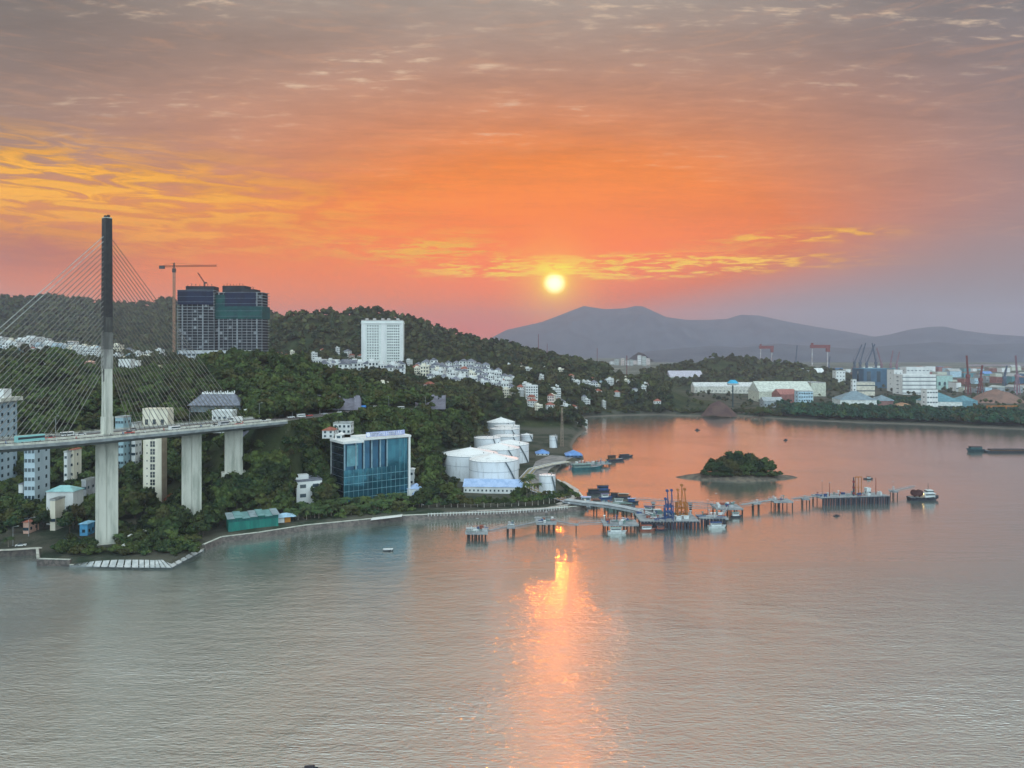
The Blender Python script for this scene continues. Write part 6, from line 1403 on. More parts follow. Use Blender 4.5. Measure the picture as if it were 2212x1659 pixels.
for ybase, ph in ((802, 'in the farthest line of port sheds'), (815, 'in the third line of port sheds'), (828, 'in the second line of port sheds'), (848, 'in the nearest line of port sheds')):
    x = 1800 + rp.uniform(0, 30); i = 0
    while x < 2225:
        wd = rp.uniform(8, 26) * (1 if ybase > 805 else .8); cn, m = rp.choice(PCOL)
        hh = rp.uniform(6, 15) * (ybase - 755) / 65
        if not (ybase > 820 and x < 2035 and ybase != 848) and not (ybase == 848 and x < 2060):
            pblock('warehouse', '%s shed, %s from the left %s' % (cn, nth(i), ph), 'shed', x, x + wd, ybase + rp.uniform(-3, 3), ybase - hh, 30, m, (rp.choice(['gable', 'flat']), rp.choice([M_pale, M_blueroof if rp.random() < .3 else M_flatroof, mat('rust_sheet', (.30, .2, .16))])), cols=rp.randint(2, 4), win=(3, 2), side=0, wfront=(ybase > 820)); i += 1
        x += wd + rp.uniform(1, 12)
# distant faint city
for i in range(9):
    D = 4300 + rp.uniform(-250, 300); px = 1325 + i * 9.5 + rp.uniform(-3, 3); top = rp.uniform(774, 781) if i not in (6, 7) else 768 + (i - 6) * 2
    block('office_block', 'pale hazy tower block, %s from the left in the far city' % nth(i), 'building', px - rp.uniform(2.5, 5.5), px + rp.uniform(2.5, 5.5), D, top, zb=2, depth=20, floors=4, cols=3, wall=[M_white, M_pale, M_pinkr][i % 3], roof=('flat', None), side=0, win=(4, 3), group='hazy blocks of the far city')
# heaps
def heap(label, px, ybase, halfpx, h, c, ry=.6):
    D = 91.5 * F / (ybase - HY); r = halfpx * D / F; th = np.linspace(0, 2 * np.pi, 48, endpoint=False); rr_ = np.linspace(0, 1, 14)
    RR, TH_ = np.meshgrid(rr_, th, indexing='ij'); X = RR * np.cos(TH_) * r; Y = RR * np.sin(TH_) * r * ry; Z = h * (1 - RR ** 1.6) + vnoise(X + px, Y, 9, 3) * h * .16 - .2
    n, m_ = RR.shape; idx = np.arange(n * m_).reshape(n, m_); nx = np.roll(idx, -1, 1)
    q = np.stack([idx[:-1], idx[1:], nx[1:], nx[:-1]], -1).reshape(-1, 4)
    o = bpy.data.objects.new('heap', raw_mesh('heap', np.stack([X.ravel(), Y.ravel(), Z.ravel()], 1), q, c, True)); C.objects.link(o); o.location = (QX(px, D), D + r * ry, 2.4)
    tag(o, label, 'heap', 'heaps of loose material across the inlet'); foot(QX(px, D), D + r * ry, r * .9)
M_chip = mat('wood_chip', (.36, .22, .13), (.26, .15, .09), scale=.1); M_ore = mat('maroon_ore', (.10, .06, .05), (.07, .04, .04), scale=.1)
heap('dark maroon dome shaped heap by the far shore below the pale warehouses', 1560, 899, 40, 20, M_ore)
heap('big orange brown chip heap behind the mangroves', 1962, 893, 46, 14, M_chip)
heap('long lower brown heap right of the big orange one', 2082, 893, 56, 8, M_chip)
heap('low brown heap right of the white fronted warehouse', 1880, 890, 34, 5, M_chip)
heap('wide brown heap at the far right behind the gantry', 2178, 872, 62, 22, mat('brown_ore', (.22, .13, .10), (.16, .1, .08), scale=.1))
heap('reddish heap at the right edge in front of blue sheds', 2150, 862, 34, 10, M_chip)
# water tower
t = thing('water_tower', 'bright cyan topped water tower on a slim stem', 'water tower', (QX(1583, 1150), 1150, 5)); foot(QX(1583, 1150), 1150, 8); hz = QZ(832, 1150) - 5
mb = MB(); mb.cyl((0, 0, 0), (0, 0, hz), 1.0, n=8); mb.build('stem', mat('dark_teal_hull', (.02, .05, .06)), t)
mb = MB(); mb.cyl((0, 0, hz), (0, 0, hz + 3), 8, 9, n=20); mb.build('bowl', mat('white_cladding', (.68, .72, .7)), t); mb = MB(); mb.cyl((0, 0, hz + 3), (0, 0, hz + 8), 9, 4, n=20); mb.build('roof', mat('cyan_sheet', (.05, .42, .68)), t)
# port cranes
def gantry(label, x0, x1, D, ytop, ymid, colb, group='gantry cranes of the port'):
    t = thing('gantry_crane', label, 'crane', (QX((x0 + x1) / 2, D), D, 2), 0, group); s = D / F; w = (x1 - x0) * s / 2; zt = QZ(ytop, D) - 2; zb_ = 0; g = 5 * s * .35
    mb = MB()
    for a in (-w * .8, w * .75):
        n = 6
        for i in range(n): mb.bar((a - g * (1 - i / n), 0, zt * i / n * .9), (a + g * (1 - i / n) * (-1) ** i, 0, zt * (i + 1) / n * .9), 1.5, 1.5, i % 2)
        mb.bar((a - g, -4, 0), (a, 0, zt * .9), 1.5, 1.5, 0); mb.bar((a + g, 4, 0), (a, 0, zt * .9), 1.5, 1.5, 1)
    mb.build('legs', [mat('crane_white', (.62, .62, .62)), colb], t)
    mb = MB(); mb.box(-w, w, -2.5, 2.5, zt * .9, zt); mb.build('girder', colb, t); mb = MB(); mb.box(w * .6, w * .95, -3.5, 3.5, zt * .78, zt * .9); mb.box(-w * .9, -w * .7, -3, 3, zt, zt * 1.06); mb.build('trolley', colb, t)
M_cr = mat('crane_red', (.22, .07, .07))
gantry('red and white portal crane, left one of the two above the far port', 1640, 1671, 2700, 747, 0, M_cr)
gantry('red and white portal crane, right one with thick red girder', 1750, 1793, 2500, 745, 0, M_cr)
def luff(label, px, D, lean, ytop, m, h0=.45):
    t = thing('harbour_crane', label, 'crane', (QX(px, D), D, 2), 0, 'luffing cranes of the port'); s = D / F; zt = QZ(ytop, D) - 2
    mb = MB(); z1 = zt * h0
    for a, b in ((-4, -4), (4, -4), (4, 4), (-4, 4)): mb.bar((a, b, 0), (a * .4, b * .4, z1), 1.3, 1.3)
    for z in (.33, .66): mb.bar((-4, 0, z1 * z), (4, 0, z1 * z), 1.0, 1.0)
    mb.build('tower', m, t); mb = MB(); mb.box(-3.5, 3.5, -2.5, 2.5, z1, z1 + 6); mb.build('cab', m, t)
    mb = MB(); lattice(mb, (0, 0, z1 + 4), (lean * s, 0, zt), .9, 8, t=.8); mb.build('jib', m, t); mb = MB(); mb.bar((-lean * s * .2, 0, z1 + 16), (lean * s * .9, 0, zt * .97), .5, .5); mb.bar((0, 0, z1 + 5), (-lean * s * .2, 0, z1 + 16), 1.0, 1.0); mb.build('stay', m, t)
M_crb = mat('crane_blue_grey', (.10, .14, .2)); M_crp = mat('crane_mauve', (.3, .18, .22))
for a in ((1846, 2300, 16, 744, M_crb, 'dark luffing crane leaning right, left one of the central group'), (1858, 2150, 12, 741, M_crb, 'dark luffing crane leaning right, second of the central group'), (1872, 2100, 18, 743, M_crb, 'dark luffing crane leaning right, third of the central group'), (1892, 2150, -8, 741, M_crb, 'dark luffing crane leaning left, fourth of the central group'),
          (1904, 2250, -10, 752, M_crp, 'mauve luffing crane at right of the central group'), (1924, 2500, 5, 757, M_crp, 'small mauve harbour crane beside the central group'), (1937, 2500, 6, 760, M_crp, 'second small mauve harbour crane'), (1719, 2500, 3, 746, M_crb, 'slim dark harbour crane between the portal cranes'),
          (2091, 1500, -3, 768, M_cr, 'red harbour crane over the port sheds at right'), (2118, 1550, 4, 789, M_cr, 'short red harbour crane beside the taller red one'), (2197, 1500, -3, 768, M_crp, 'mauve harbour crane at the right edge'), (2170, 1700, 5, 790, M_crb, 'short dark crane near the right edge'), (1790, 2600, 3, 770, M_crb, 'low dark crane right of the red girder crane')):
    luff(a[5], a[0], a[1], a[2], a[3], a[4])
for i, (px, D, yt) in enumerate(((1163, 1500, 722), (1182, 2600, 742), (1354, 1500, 768), (1290, 2700, 752))):
    t = thing('radio_mast', 'thin radio mast on the skyline, %s from the left' % nth(i), 'mast', (QX(px, D), D, gz(QX(px, D), D)), 0, 'masts on the skyline'); mb = MB(); lattice(mb, (0, 0, 0), (0, 0, QZ(yt, D) - t.location.z), .5, 14, t=.35 * D / 1500); mb.build('lattice', mat('maroon_paint', (.2, .04, .05)), t)
# orange portal frame near the mangroves at right
t = thing('portal_frame', 'orange steel portal frame beside the mangroves at right', 'gantry', (QX(2165, 1010), 1010, 2.4)); mb = MB(); s = 1010 / F
for a in (-33, -24, 8, 22): mb.bar((a * s, 0, 0), (a * s, 0, 15), 1.6, 1.6)
mb.bar((-34 * s, 0, 15), (32 * s, 0, 15), 1.4, 1.4); mb.build('frame', mat('marine_orange_paint', (.5, .17, .03)), t)
block('warehouse', 'low cream yard wall behind the orange portal frame', 'wall', 2140, 2215, 1040, 886, zb=2.4, depth=6, floors=1, cols=3, wall=mat('cream_cladding', (.6, .62, .52)), roof=('flat', None), wfront=False, side=0)
# ================= vegetation =================
def leaf_mat(name, c1, c2, c3, s=0.12):
    m = bpy.data.materials.new(name); m.use_nodes = True; t = NT(m.node_tree)
    p = t.n('ShaderNodeNewGeometry').outputs['Position']; r = t.n('ShaderNodeObjectInfo').outputs['Random']
    a = t.noise(p, s, 4, .6); b = t.noise(p, .9, 3, .6)
    c = t.mix(t.rng(a, .38, .62), c1, c2); c = t.mix(t.m('MULTIPLY', t.rng(b, .5, .72), .8), c, c3)
    c = t.mix(t.m('MULTIPLY', t.rng(r, .3, 1.0), .35), c, c2)
    vo = t.n('ShaderNodeTexVoronoi', {'Vector': p, 'Scale': 1 / 7.5 if s > .05 else 1 / 11}).outputs[1]
    k_ = t.m('ADD', .55, t.m('MULTIPLY', t.n('ShaderNodeSeparateColor', (vo,)).outputs[0], 1.1))
    c = t.mix(1.0, c, t.n('ShaderNodeCombineColor', (k_, k_, t.m('ADD', .2, t.m('MULTIPLY', k_, .75)))).outputs[0], 'MULTIPLY')
    hv = t.n('ShaderNodeSeparateColor', (vo,)).outputs
    c = t.mix(t.rng(hv[1], .72, .95, 0, .55), c, (.075, .055, .022, 1)); c = t.mix(t.rng(hv[2], .8, 1.0, 0, .5), c, (.09, .12, .03, 1))
    pr_ = t.n('ShaderNodeBsdfPrincipled', {'Base Color': c, 'Roughness': .75, 'Specular IOR Level': .12})
    t.n('ShaderNodeOutputMaterial', (pr_.outputs[0],)); return m
M_leaf = leaf_mat('foliage', (.012, .034, .019, 1), (.052, .074, .024, 1), (.105, .13, .042, 1))
M_leaf2 = leaf_mat('far_foliage', (.014, .030, .018, 1), (.055, .060, .026, 1), (.10, .098, .045, 1), .03)
M_mang = leaf_mat('mangrove_foliage', (.010, .040, .030, 1), (.022, .060, .036, 1), (.035, .08, .04, 1))
M_flame = leaf_mat('red_blossom', (.22, .015, .02, 1), (.30, .03, .02, 1), (.05, .06, .03, 1))
M_isl = leaf_mat('islet_foliage', (.010, .026, .016, 1), (.028, .045, .018, 1), (.04, .065, .022, 1))
M_palm = leaf_mat('palm_fronds', (.022, .05, .024, 1), (.05, .08, .03, 1), (.09, .12, .05, 1), .5)
M_bark = mat('bark', (.11, .085, .065), (.07, .055, .045), scale=1.5)
M_barkw = mat('whitewashed_bark', (.6, .56, .5), (.4, .36, .3), scale=.8)
def crown_np(nq, lobes, seed, size, core=True, flat=1.0):
    """leaf clump quads spread through several lobes; returns verts (n,3), quads"""
    g = np.random.default_rng(seed); V, Q = [], []
    L = np.array(lobes); wts = L[:, 3] ** 2; pick = g.choice(len(L), nq, p=wts / wts.sum())
    d = g.normal(size=(nq, 3)); d /= np.linalg.norm(d, axis=1)[:, None]; d[:, 2] = np.abs(d[:, 2]) * .8 + d[:, 2] * .2
    rad = g.uniform(.72, 1.08, nq)[:, None] * L[pick, 3][:, None]
    c = L[pick, :3] + d * rad * np.array([1, 1, .72 * flat])
    n = d + g.normal(size=(nq, 3)) * .55; n /= np.linalg.norm(n, axis=1)[:, None]
    a = np.cross(n, g.normal(size=(nq, 3))); a /= np.linalg.norm(a, axis=1)[:, None]; b = np.cross(n, a)
    s = (g.uniform(.6, 1.25, nq) * size)[:, None]
    V = np.stack([c - a * s - b * s * .7, c + a * s * .8 - b * s, c + a * s + b * s * .8, c - a * s * .7 + b * s], 1).reshape(-1, 3); Q = np.arange(nq * 4).reshape(nq, 4)
    if core:
        for (x, y, z, r) in lobes:
            u = np.linspace(0, 2 * np.pi, 7, endpoint=False); v = np.linspace(-.45 * np.pi, .45 * np.pi, 5); U, W = np.meshgrid(u, v)
            k = r * .78 * (1 + g.uniform(-.15, .15, U.shape)); P = np.stack([x + k * np.cos(W) * np.cos(U), y + k * np.cos(W) * np.sin(U), z + k * np.sin(W) * .7 * flat], -1)
            i = np.arange(35).reshape(5, 7); nx = np.roll(i, -1, 1); q = np.stack([i[:-1], nx[:-1], nx[1:], i[1:]], -1).reshape(-1, 4) + len(V)
            V = np.vstack([V, P.reshape(-1, 3)]); Q = np.vstack([Q, q])
    return V, Q
def lobes_for(seed, R_, H_, n=6):
    g = np.random.default_rng(seed); out = [(0, 0, H_ * .62, R_ * .72)]
    for k in range(n):
        a = 2 * math.pi * k / n + g.uniform(-.4, .4); r = R_ * g.uniform(.42, .66); out.append((math.cos(a) * r, math.sin(a) * r, H_ * g.uniform(.45, .74), R_ * g.uniform(.36, .52)))
    out.append((g.uniform(-.2, .2) * R_, g.uniform(-.2, .2) * R_, H_ * .86, R_ * .42)); return out
def trunk_mb(h, r, R_, seed, n=5):
    g = random.Random(seed); mb = MB(); mb.cyl((0, 0, -1.0), (.2, .1, h * .45), r, r * .7, 7)
    for k in range(n): a = 2 * math.pi * k / n + g.uniform(-.3, .3); mb.cyl((.2, .1, h * .36 + .15 * k), (math.cos(a) * R_ * .55, math.sin(a) * R_ * .55, h * .66), r * .5, r * .18, 5, caps=False)
    return mb
TREES = []
for k, (R_, H_) in enumerate(((4.6, 9.0), (5.4, 9.6), (3.9, 9.8), (5.0, 8.2), (4.2, 7.6))):
    V, Q = crown_np(620, lobes_for(30 + k, R_, H_, 6 + k % 3), 50 + k, .42)
    TREES.append((raw_mesh('crown', V, Q, M_leaf), trunk_mb(H_, .28, R_, k).mesh('trunk', [M_bark]), H_))
def tree(v, x, y, z, s, rz, label, group, name='tree', crown_m=None, trunk_m=None, cat='tree', sz=1.0):
    t = thing(name, label, cat, (x, y, z), rz, group); t.scale = (s, s, s * sz)
    a, b, _ = TREES[v % len(TREES)] if isinstance(v, int) else v
    for nm, me in (('crown', crown_m or a), ('trunk', trunk_m or b)): o = bpy.data.objects.new(nm, me); C.objects.link(o); o.parent = t
    return t
# who may carry trees: (x0, x1, D0, D1) clearings in photo column / distance
CLEAR = [(622, 692, 398, 440), (408, 532, 476, 512), (625, 715, 380, 422), (710, 892, 380, 446), (-400, 215, 325, 372), (-400, 470, 0, 345), (215, 262, 330, 352), (255, 345, 330, 395), (950, 1260, 395, 560), (1046, 1260, 540, 845), (1012, 1060, 540, 640), (870, 950, 400, 452), (385, 470, 330, 362), (-200, 240, 885, 1130), (240, 385, 870, 1130), (372, 580, 915, 990),
         (650, 875, 1008, 1170), (893, 1112, 940, 1215), (1112, 1270, 900, 945), (1480, 1640, 1080, 1600), (1640, 2600, 1050, 1500), (1440, 1640, 1250, 1650)]
ROADP = np.array([(e0[0], e0[1])] + [(x, y) for x, y, z in ROAD]); WRP = np.array([G(x, y, 3)[:2] for x, y in ((-160, 1186), (40, 1178), (120, 1171), (205, 1158), (285, 1142), (340, 1118), (400, 1102))])
def segd(P, L):
    b = np.full(len(P), 1e9)
    for a, c in zip(L[:-1], L[1:]):
        ab = c - a; t = np.clip(((P - a) @ ab) / (ab @ ab), 0, 1); b = np.minimum(b, np.sqrt(((P - a - t[:, None] * ab) ** 2).sum(1)))
    return b
FT = np.array(FOOT)
def allowed(X, D, smin=3.0, clear=True, near=0.0):
    px = X / D * F + HX; ok = sdist(np.stack([X, D], 1)) > smin
    if clear:
        for a, b, c, d in CLEAR: ok &= ~((px > a) & (px < b) & (D > c) & (D < d))
    P = np.stack([X, D], 1); ok &= ((segd(P, ROADP) > 14) | ((segd(P, ROADP) > 8.5) & (D > np.interp(px, [583, 599, 640, 700, 777, 850, 930, 990], [431, 435, 462, 497, 535, 560, 585, 640])))) | (px < 0); ok &= segd(P, WRP) > 7
    for i in range(0, len(X), 4000):
        dd = np.sqrt(((P[i:i + 4000, None] - FT[None, :, :2]) ** 2).sum(2)); ok[i:i + 4000] &= (dd > FT[None, :, 2] + near).all(1)
    return ok
# skyline test: nothing is planted where the hills hide it
_bu = np.linspace(-.8, .8, 321); _bd = np.exp(np.linspace(math.log(240), math.log(3600), 260)); UU, DDg = np.meshgrid(_bu, _bd)
_gh = ground((UU * DDg).ravel(), DDg.ravel()).reshape(UU.shape); _sl = np.maximum.accumulate((_gh - H) / DDg, 0)
def seen(X, D, z, h):
    i = np.clip(np.round((X / D + .8) / 1.6 * 320).astype(int), 0, 320); j = np.clip(np.searchsorted(_bd, D) - 3, 0, 259)
    return (z + h - H) / D > _sl[j, i] - .0015
def scatter(px0, px1, D0, D1, spacing, seed, **kw):
    g = np.random.default_rng(seed); u0, u1 = (px0 - HX) / F, (px1 - HX) / F
    area = (u1 - u0) * (D1 ** 2 - D0 ** 2) / 2; n = int(area / spacing ** 2)
    D = np.sqrt(g.uniform(D0 ** 2, D1 ** 2, n)); X = g.uniform(u0, u1, n) * D
    k = allowed(X, D, **kw); X, D = X[k], D[k]; z = ground(X, D); k = seen(X, D, z, 9); return X[k], D[k], z[k]
near = []
for a in ((575, 730, 409, 455, 2.1, 42), (548, 760, 422, 496, 2.5, 41), (540, 960, 388, 500, 5.0, 21), (-60, 600, 345, 520, 6.0, 1), (540, 960, 395, 560, 5.6, 2), (-60, 960, 520, 640, 6.4, 3)):
    X, D, Z_ = scatter(*a); near += list(zip(X, D, Z_))
mid = []
for a in ((-60, 1000, 640, 900, 8.0, 4), (940, 1300, 560, 960, 7.4, 5), (-60, 1130, 900, 1300, 11.0, 6), (1090, 1450, 960, 1350, 7.6, 7)):
    X, D, Z_ = scatter(*a); mid += list(zip(X, D, Z_))
rt = np.random.default_rng(77)
near = [(x, d, z, rt.uniform(.75, 1.25), i) for i, (x, d, z) in enumerate(near)]
near.sort(key=lambda q: -q[3] / q[1])
# whether a tree is hidden by a nearer individual is left to the render; the largest 300 become single trees
def where(x, d):
    px = x / d * F + HX
    if px < 215: return 'on the wooded slope left of the bridge pylon'
    if px < 400: return 'on the wooded slope between the pylon and the second pier'
    if px < 560: return 'around the feet of the bridge piers'
    if px < 720: return 'on the steep slope below the hill end of the bridge'
    if px < 890: return 'on the slope behind the glass office'
    return 'beside the white tanks'
single, rest = near[:185], near[185:]
single.sort(key=lambda q: q[0] / q[1]); _cnt = {}
for k, (x, d, z, s, i) in enumerate(single):
    wh_ = where(x, d); tree(int(i) % 5, x, d, z - .3, s, rt.uniform(0, 6.28), 'leafy tree ' + wh_ + ', ' + nth(_cnt.setdefault(wh_, 0)) + ' from left', 'trees ' + wh_, sz=rt.uniform(.85, 1.15)); _cnt[wh_] += 1
def forest(name, pts, nq, size, m, label, protoR=4.6, protoH=9.0, nproto=6, lob=5, seed=0, smin=.65, smax=1.5, core=True):
    g = np.random.default_rng(seed); pr = [crown_np(nq, lobes_for(200 + seed * 10 + k, protoR, protoH, lob) if lob else [(0, 0, protoH * .5, protoR)], 300 + seed * 10 + k, size, core=core) for k in range(nproto)]
    VV, QQ, off = [], [], 0
    for (x, d, z) in pts:
        V, Q = pr[g.integers(nproto)]; a = g.uniform(0, 6.28); s = g.uniform(smin, smax); c, n = math.cos(a) * s, math.sin(a) * s
        W_ = np.stack([V[:, 0] * c - V[:, 1] * n + x, V[:, 0] * n + V[:, 1] * c + d, V[:, 2] * s * g.uniform(.85, 1.2) + z], 1); VV.append(W_); QQ.append(Q + off); off += len(V)
    o = bpy.data.objects.new(name, raw_mesh(name, np.vstack(VV), np.vstack(QQ), m)); C.objects.link(o); tag(o, label, 'woodland', None, 'stuff'); return o
forest('woodland', [p[:3] for p in rest], 210, .62, M_leaf, 'dense dark green woodland covering the near hills', seed=1)
steep = []
for px in np.arange(560, 668, 6.5):
    for zt in (7, 14, 21, 28, 34, 39):
        if zt < 30 and px > 622: continue
        for Dq in np.arange(396, 470, 1.5):
            if gz(QX(px, Dq), Dq) >= zt: break
        p_ = px + rt.uniform(-3, 3); steep.append((QX(p_, Dq - 1.5), Dq - 1.5, zt - 2.5))
forest('woodland', [q for q in steep if ((FT[:, 0] - q[0]) ** 2 + (FT[:, 1] - q[1]) ** 2 > (FT[:, 2] * .8) ** 2).all()], 210, .55, M_leaf, 'leafy cover of the steep face under the bridge end', seed=21, smin=.6, smax=.95)
forest('woodland', mid, 90, 1.0, M_leaf2, 'dense woodland over the headland and estate slopes', lob=3, seed=2)
fx = []
for a in ((540, 1300, 1300, 1760, 15, 8), (1090, 1320, 1150, 1760, 12, 13)):
    X, D, Z_ = scatter(*a); fx += list(zip(X, D, Z_ - 2))
forest('woodland', fx, 26, 2.0, M_leaf2, 'dark wooded cover of the central hill', protoR=6.2, protoH=11, lob=2, seed=3)
X, D, Z_ = scatter(-60, 640, 1650, 2500, 19, 9); forest('woodland', list(zip(X, D, Z_ - 3)), 14, 3.2, M_leaf2, 'hazy wooded cover of the far left hill', protoR=9, protoH=14, lob=1, seed=4)
X, D, Z_ = scatter(1385, 1850, 1600, 2050, 15, 10); forest('woodland', list(zip(X, D, Z_ - 2)), 16, 2.2, M_leaf2, 'wooded cover of the round hill behind the warehouses', protoR=6, protoH=10, lob=1, seed=5)
def scat_simple(px0, px1, D0, D1, n, seed, smin=2):
    g = np.random.default_rng(seed); D = np.sqrt(g.uniform(D0 ** 2, D1 ** 2, n)); X = g.uniform((px0 - HX) / F, (px1 - HX) / F, n) * D
    k = sdist(np.stack([X, D], 1)) > smin; P = np.stack([X, D], 1); dd = np.sqrt(((P[:, None] - FT[None, :, :2]) ** 2).sum(2)); k &= (dd > FT[None, :, 2]).all(1); X, D = X[k], D[k]; return list(zip(X, D, ground(X, D) - .5))
# mangrove belt along the far shore
mg = []
g = np.random.default_rng(5)
for px in np.arange(1684, 2260, 4.0):
    yb = np.interp(px, [1682, 1700, 1850, 2000, 2120, 2260], [902, 906, 913, 918, 924, 930]); Ds = 94 * F / (yb - HY)
    for r in range(10): D = Ds + 10 + r * 13 + g.uniform(-5, 5); mg.append((QX(px + g.uniform(-4, 4), D), D, 1.6))
forest('mangroves', mg, 60, 1.0, M_mang, 'dark mangrove belt along the far shore', protoR=5.2, protoH=11.5, lob=4, seed=6, smin=.8, smax=1.25)
sh = []
for px in np.arange(1290, 1690, 2.6):
    D = 94 * F / (np.interp(px, [1270, 1330, 1420, 1500, 1600, 1700], [901, 898, 896, 899, 899, 906]) - HY) + 14 + g.uniform(-4, 10); sh.append((QX(px, D), D, 1.8))
forest('shore_thicket', sh, 60, .8, M_leaf2, 'low scrub along the far shore of the inlet', protoR=4, protoH=6.5, lob=2, seed=7, smin=.5, smax=1.3)
forest('woodland', scat_simple(1895, 2005, 1180, 1290, 160, 31), 40, 1.1, M_mang, 'belt of dark trees before the white stepped factory', lob=3, seed=8, smin=1.0, smax=1.4)
forest('woodland', scat_simple(1480, 2230, 1080, 1900, 520, 32), 30, 1.1, M_leaf2, 'scattered trees between the port buildings', lob=2, seed=9, smin=.5, smax=1.2)
forest('woodland', scat_simple(-60, 400, 860, 1130, 420, 33), 30, 1.1, M_leaf2, 'trees between the houses of the hilltop town', lob=2, seed=10, smin=.5, smax=1.0)
forest('woodland', scat_simple(640, 1110, 930, 1230, 500, 34), 24, .9, M_leaf2, 'small trees between the estate houses', lob=2, seed=11, smin=.35, smax=.7)
# garden and waterfront greenery under the bridge
gd = []
for (a, b, c, d, n) in ((256, 430, 1140, 1204, 130), (120, 204, 1182, 1204, 40), (150, 232, 1172, 1196, 26), (238, 300, 1188, 1202, 22), (300, 425, 1150, 1198, 60), (118, 220, 1184, 1200, 26)):
    for i in range(n):
        px, py_ = g.uniform(a, b), g.uniform(c, d); p = G(px, py_, 2.6)
        if 204 < px < 254 and py_ < 1194: continue
        gd.append(p)
forest('garden_shrubs', gd, 110, .34, M_leaf, 'clipped dark shrubs in the waterfront garden under the bridge', protoR=2.4, protoH=3.2, lob=4, seed=12, smin=.6, smax=1.3)
# round trees in named places
def tr(px, D, s, label, group=None, v=0, z=None, sz=1.0): X = QX(px, D); return tree(v, X, D, gz(X, D) if z is None else z, s, px, label, group, sz=sz)
for i, (px, py_, s) in enumerate(((318, 1150, 1.1), (350, 1138, 1.25), (385, 1128, 1.3), (418, 1130, 1.3), (448, 1128, 1.35), (470, 1142, 1.1), (300, 1120, 1.0), (330, 1110, 1.1), (370, 1100, 1.2), (410, 1165, .9), (440, 1160, .95))):
    p = G(px, py_, 2.6); tree(i, p[0], p[1], 2.4, s, i, 'spreading dark tree in the garden right of the big pier, %s of eleven' % nth(i), 'garden trees right of the big pier')
for i, (px, D, s) in enumerate(((-8, 352, 1.0), (16, 384, 1.2), (45, 378, 1.25), (8, 400, 1.4), (80, 372, 1.1), (150, 368, 1.15), (160, 376, 1.25), (185, 392, 1.1), (100, 386, 1.1), (128, 392, 1.15), (62, 392, 1.3), (30, 366, .9))):
    tr(px, D, s, 'leafy tree behind the waterfront road at left, %s of twelve' % nth(i), 'trees behind the waterfront road', i)
for i, (px, D, s, v) in enumerate(((475, 400, 1.5, 1), (505, 404, 1.7, 3), (535, 402, 1.5, 1), (560, 408, 1.2, 0))):
    tr(px, D, s, 'big round dark tree below the third bridge pier, %s from the left' % nth(i), 'big trees below the third pier', v)
Vf, Qf = crown_np(620, lobes_for(90, 6.2, 8.0, 7), 91, .42, flat=.8); fl_me = raw_mesh('crown', Vf, Qf, M_flame)
tree(0, QX(377, 418), 418, 5, 1.0, 0, 'red blossoming flame tree between beige tower and second pier', None, name='flame_tree', crown_m=fl_me)
tree(1, QX(300, 408), 408, 4, .7, 2, 'smaller red blossoming flame tree just left of the beige tower', None, name='flame_tree', crown_m=fl_me)
# promenade trees with whitewashed trunks
wt = MB(); wt.cyl((0, 0, -1), (0, 0, 3.4), .2, .16, 7); [wt.cyl((0, 0, 3.0), (math.cos(a) * 1.6, math.sin(a) * 1.6, 5.4), .1, .05, 5, caps=False) for a in (0, 1.6, 3.1, 4.7)]
wt_me = wt.mesh('trunk', [M_barkw]); Vp, Qp = crown_np(420, [(a, b, c + .6, r) for a, b, c, r in lobes_for(95, 3.3, 7.4, 6)], 96, .32); pc_me = raw_mesh('crown', Vp, Qp, M_leaf)
k = 0
for p in dense([G(893, 1101, 2.6), G(960, 1100, 2.6), G(1060, 1098, 2.6), G(1150, 1094, 2.6), G(1222, 1084, 2.6)], 3.6):
    tree((pc_me, wt_me, 7), p[0], p[1] + (k % 2) * 1.5, 2.4, rt.uniform(.8, 1.05), k * 1.3, 'promenade tree with whitewashed trunk, %s from the left' % nth(k), 'promenade trees with white trunks'); k += 1
for i, (px, py_, s) in enumerate(((905, 1078, 1.2), (930, 1068, 1.3), (955, 1060, 1.35), (915, 1052, 1.2), (945, 1046, 1.3), (975, 1058, 1.2), (985, 1072, 1.1), (895, 1040, 1.2), (925, 1030, 1.3), (955, 1030, 1.2), (905, 1010, 1.2), (935, 1008, 1.3), (980, 1040, 1.0), (1040, 1030, 1.0), (895, 985, 1.3), (920, 975, 1.2), (945, 985, 1.2), (1115, 1065, 1.0), (1130, 1058, .95))):
    p = G(px, py_ + 22, 2.6); tree(i, p[0], p[1], 2.6, s, i, 'dense tree between the glass office and the tanks, %s of nineteen' % nth(i), 'trees between the glass office and tanks')
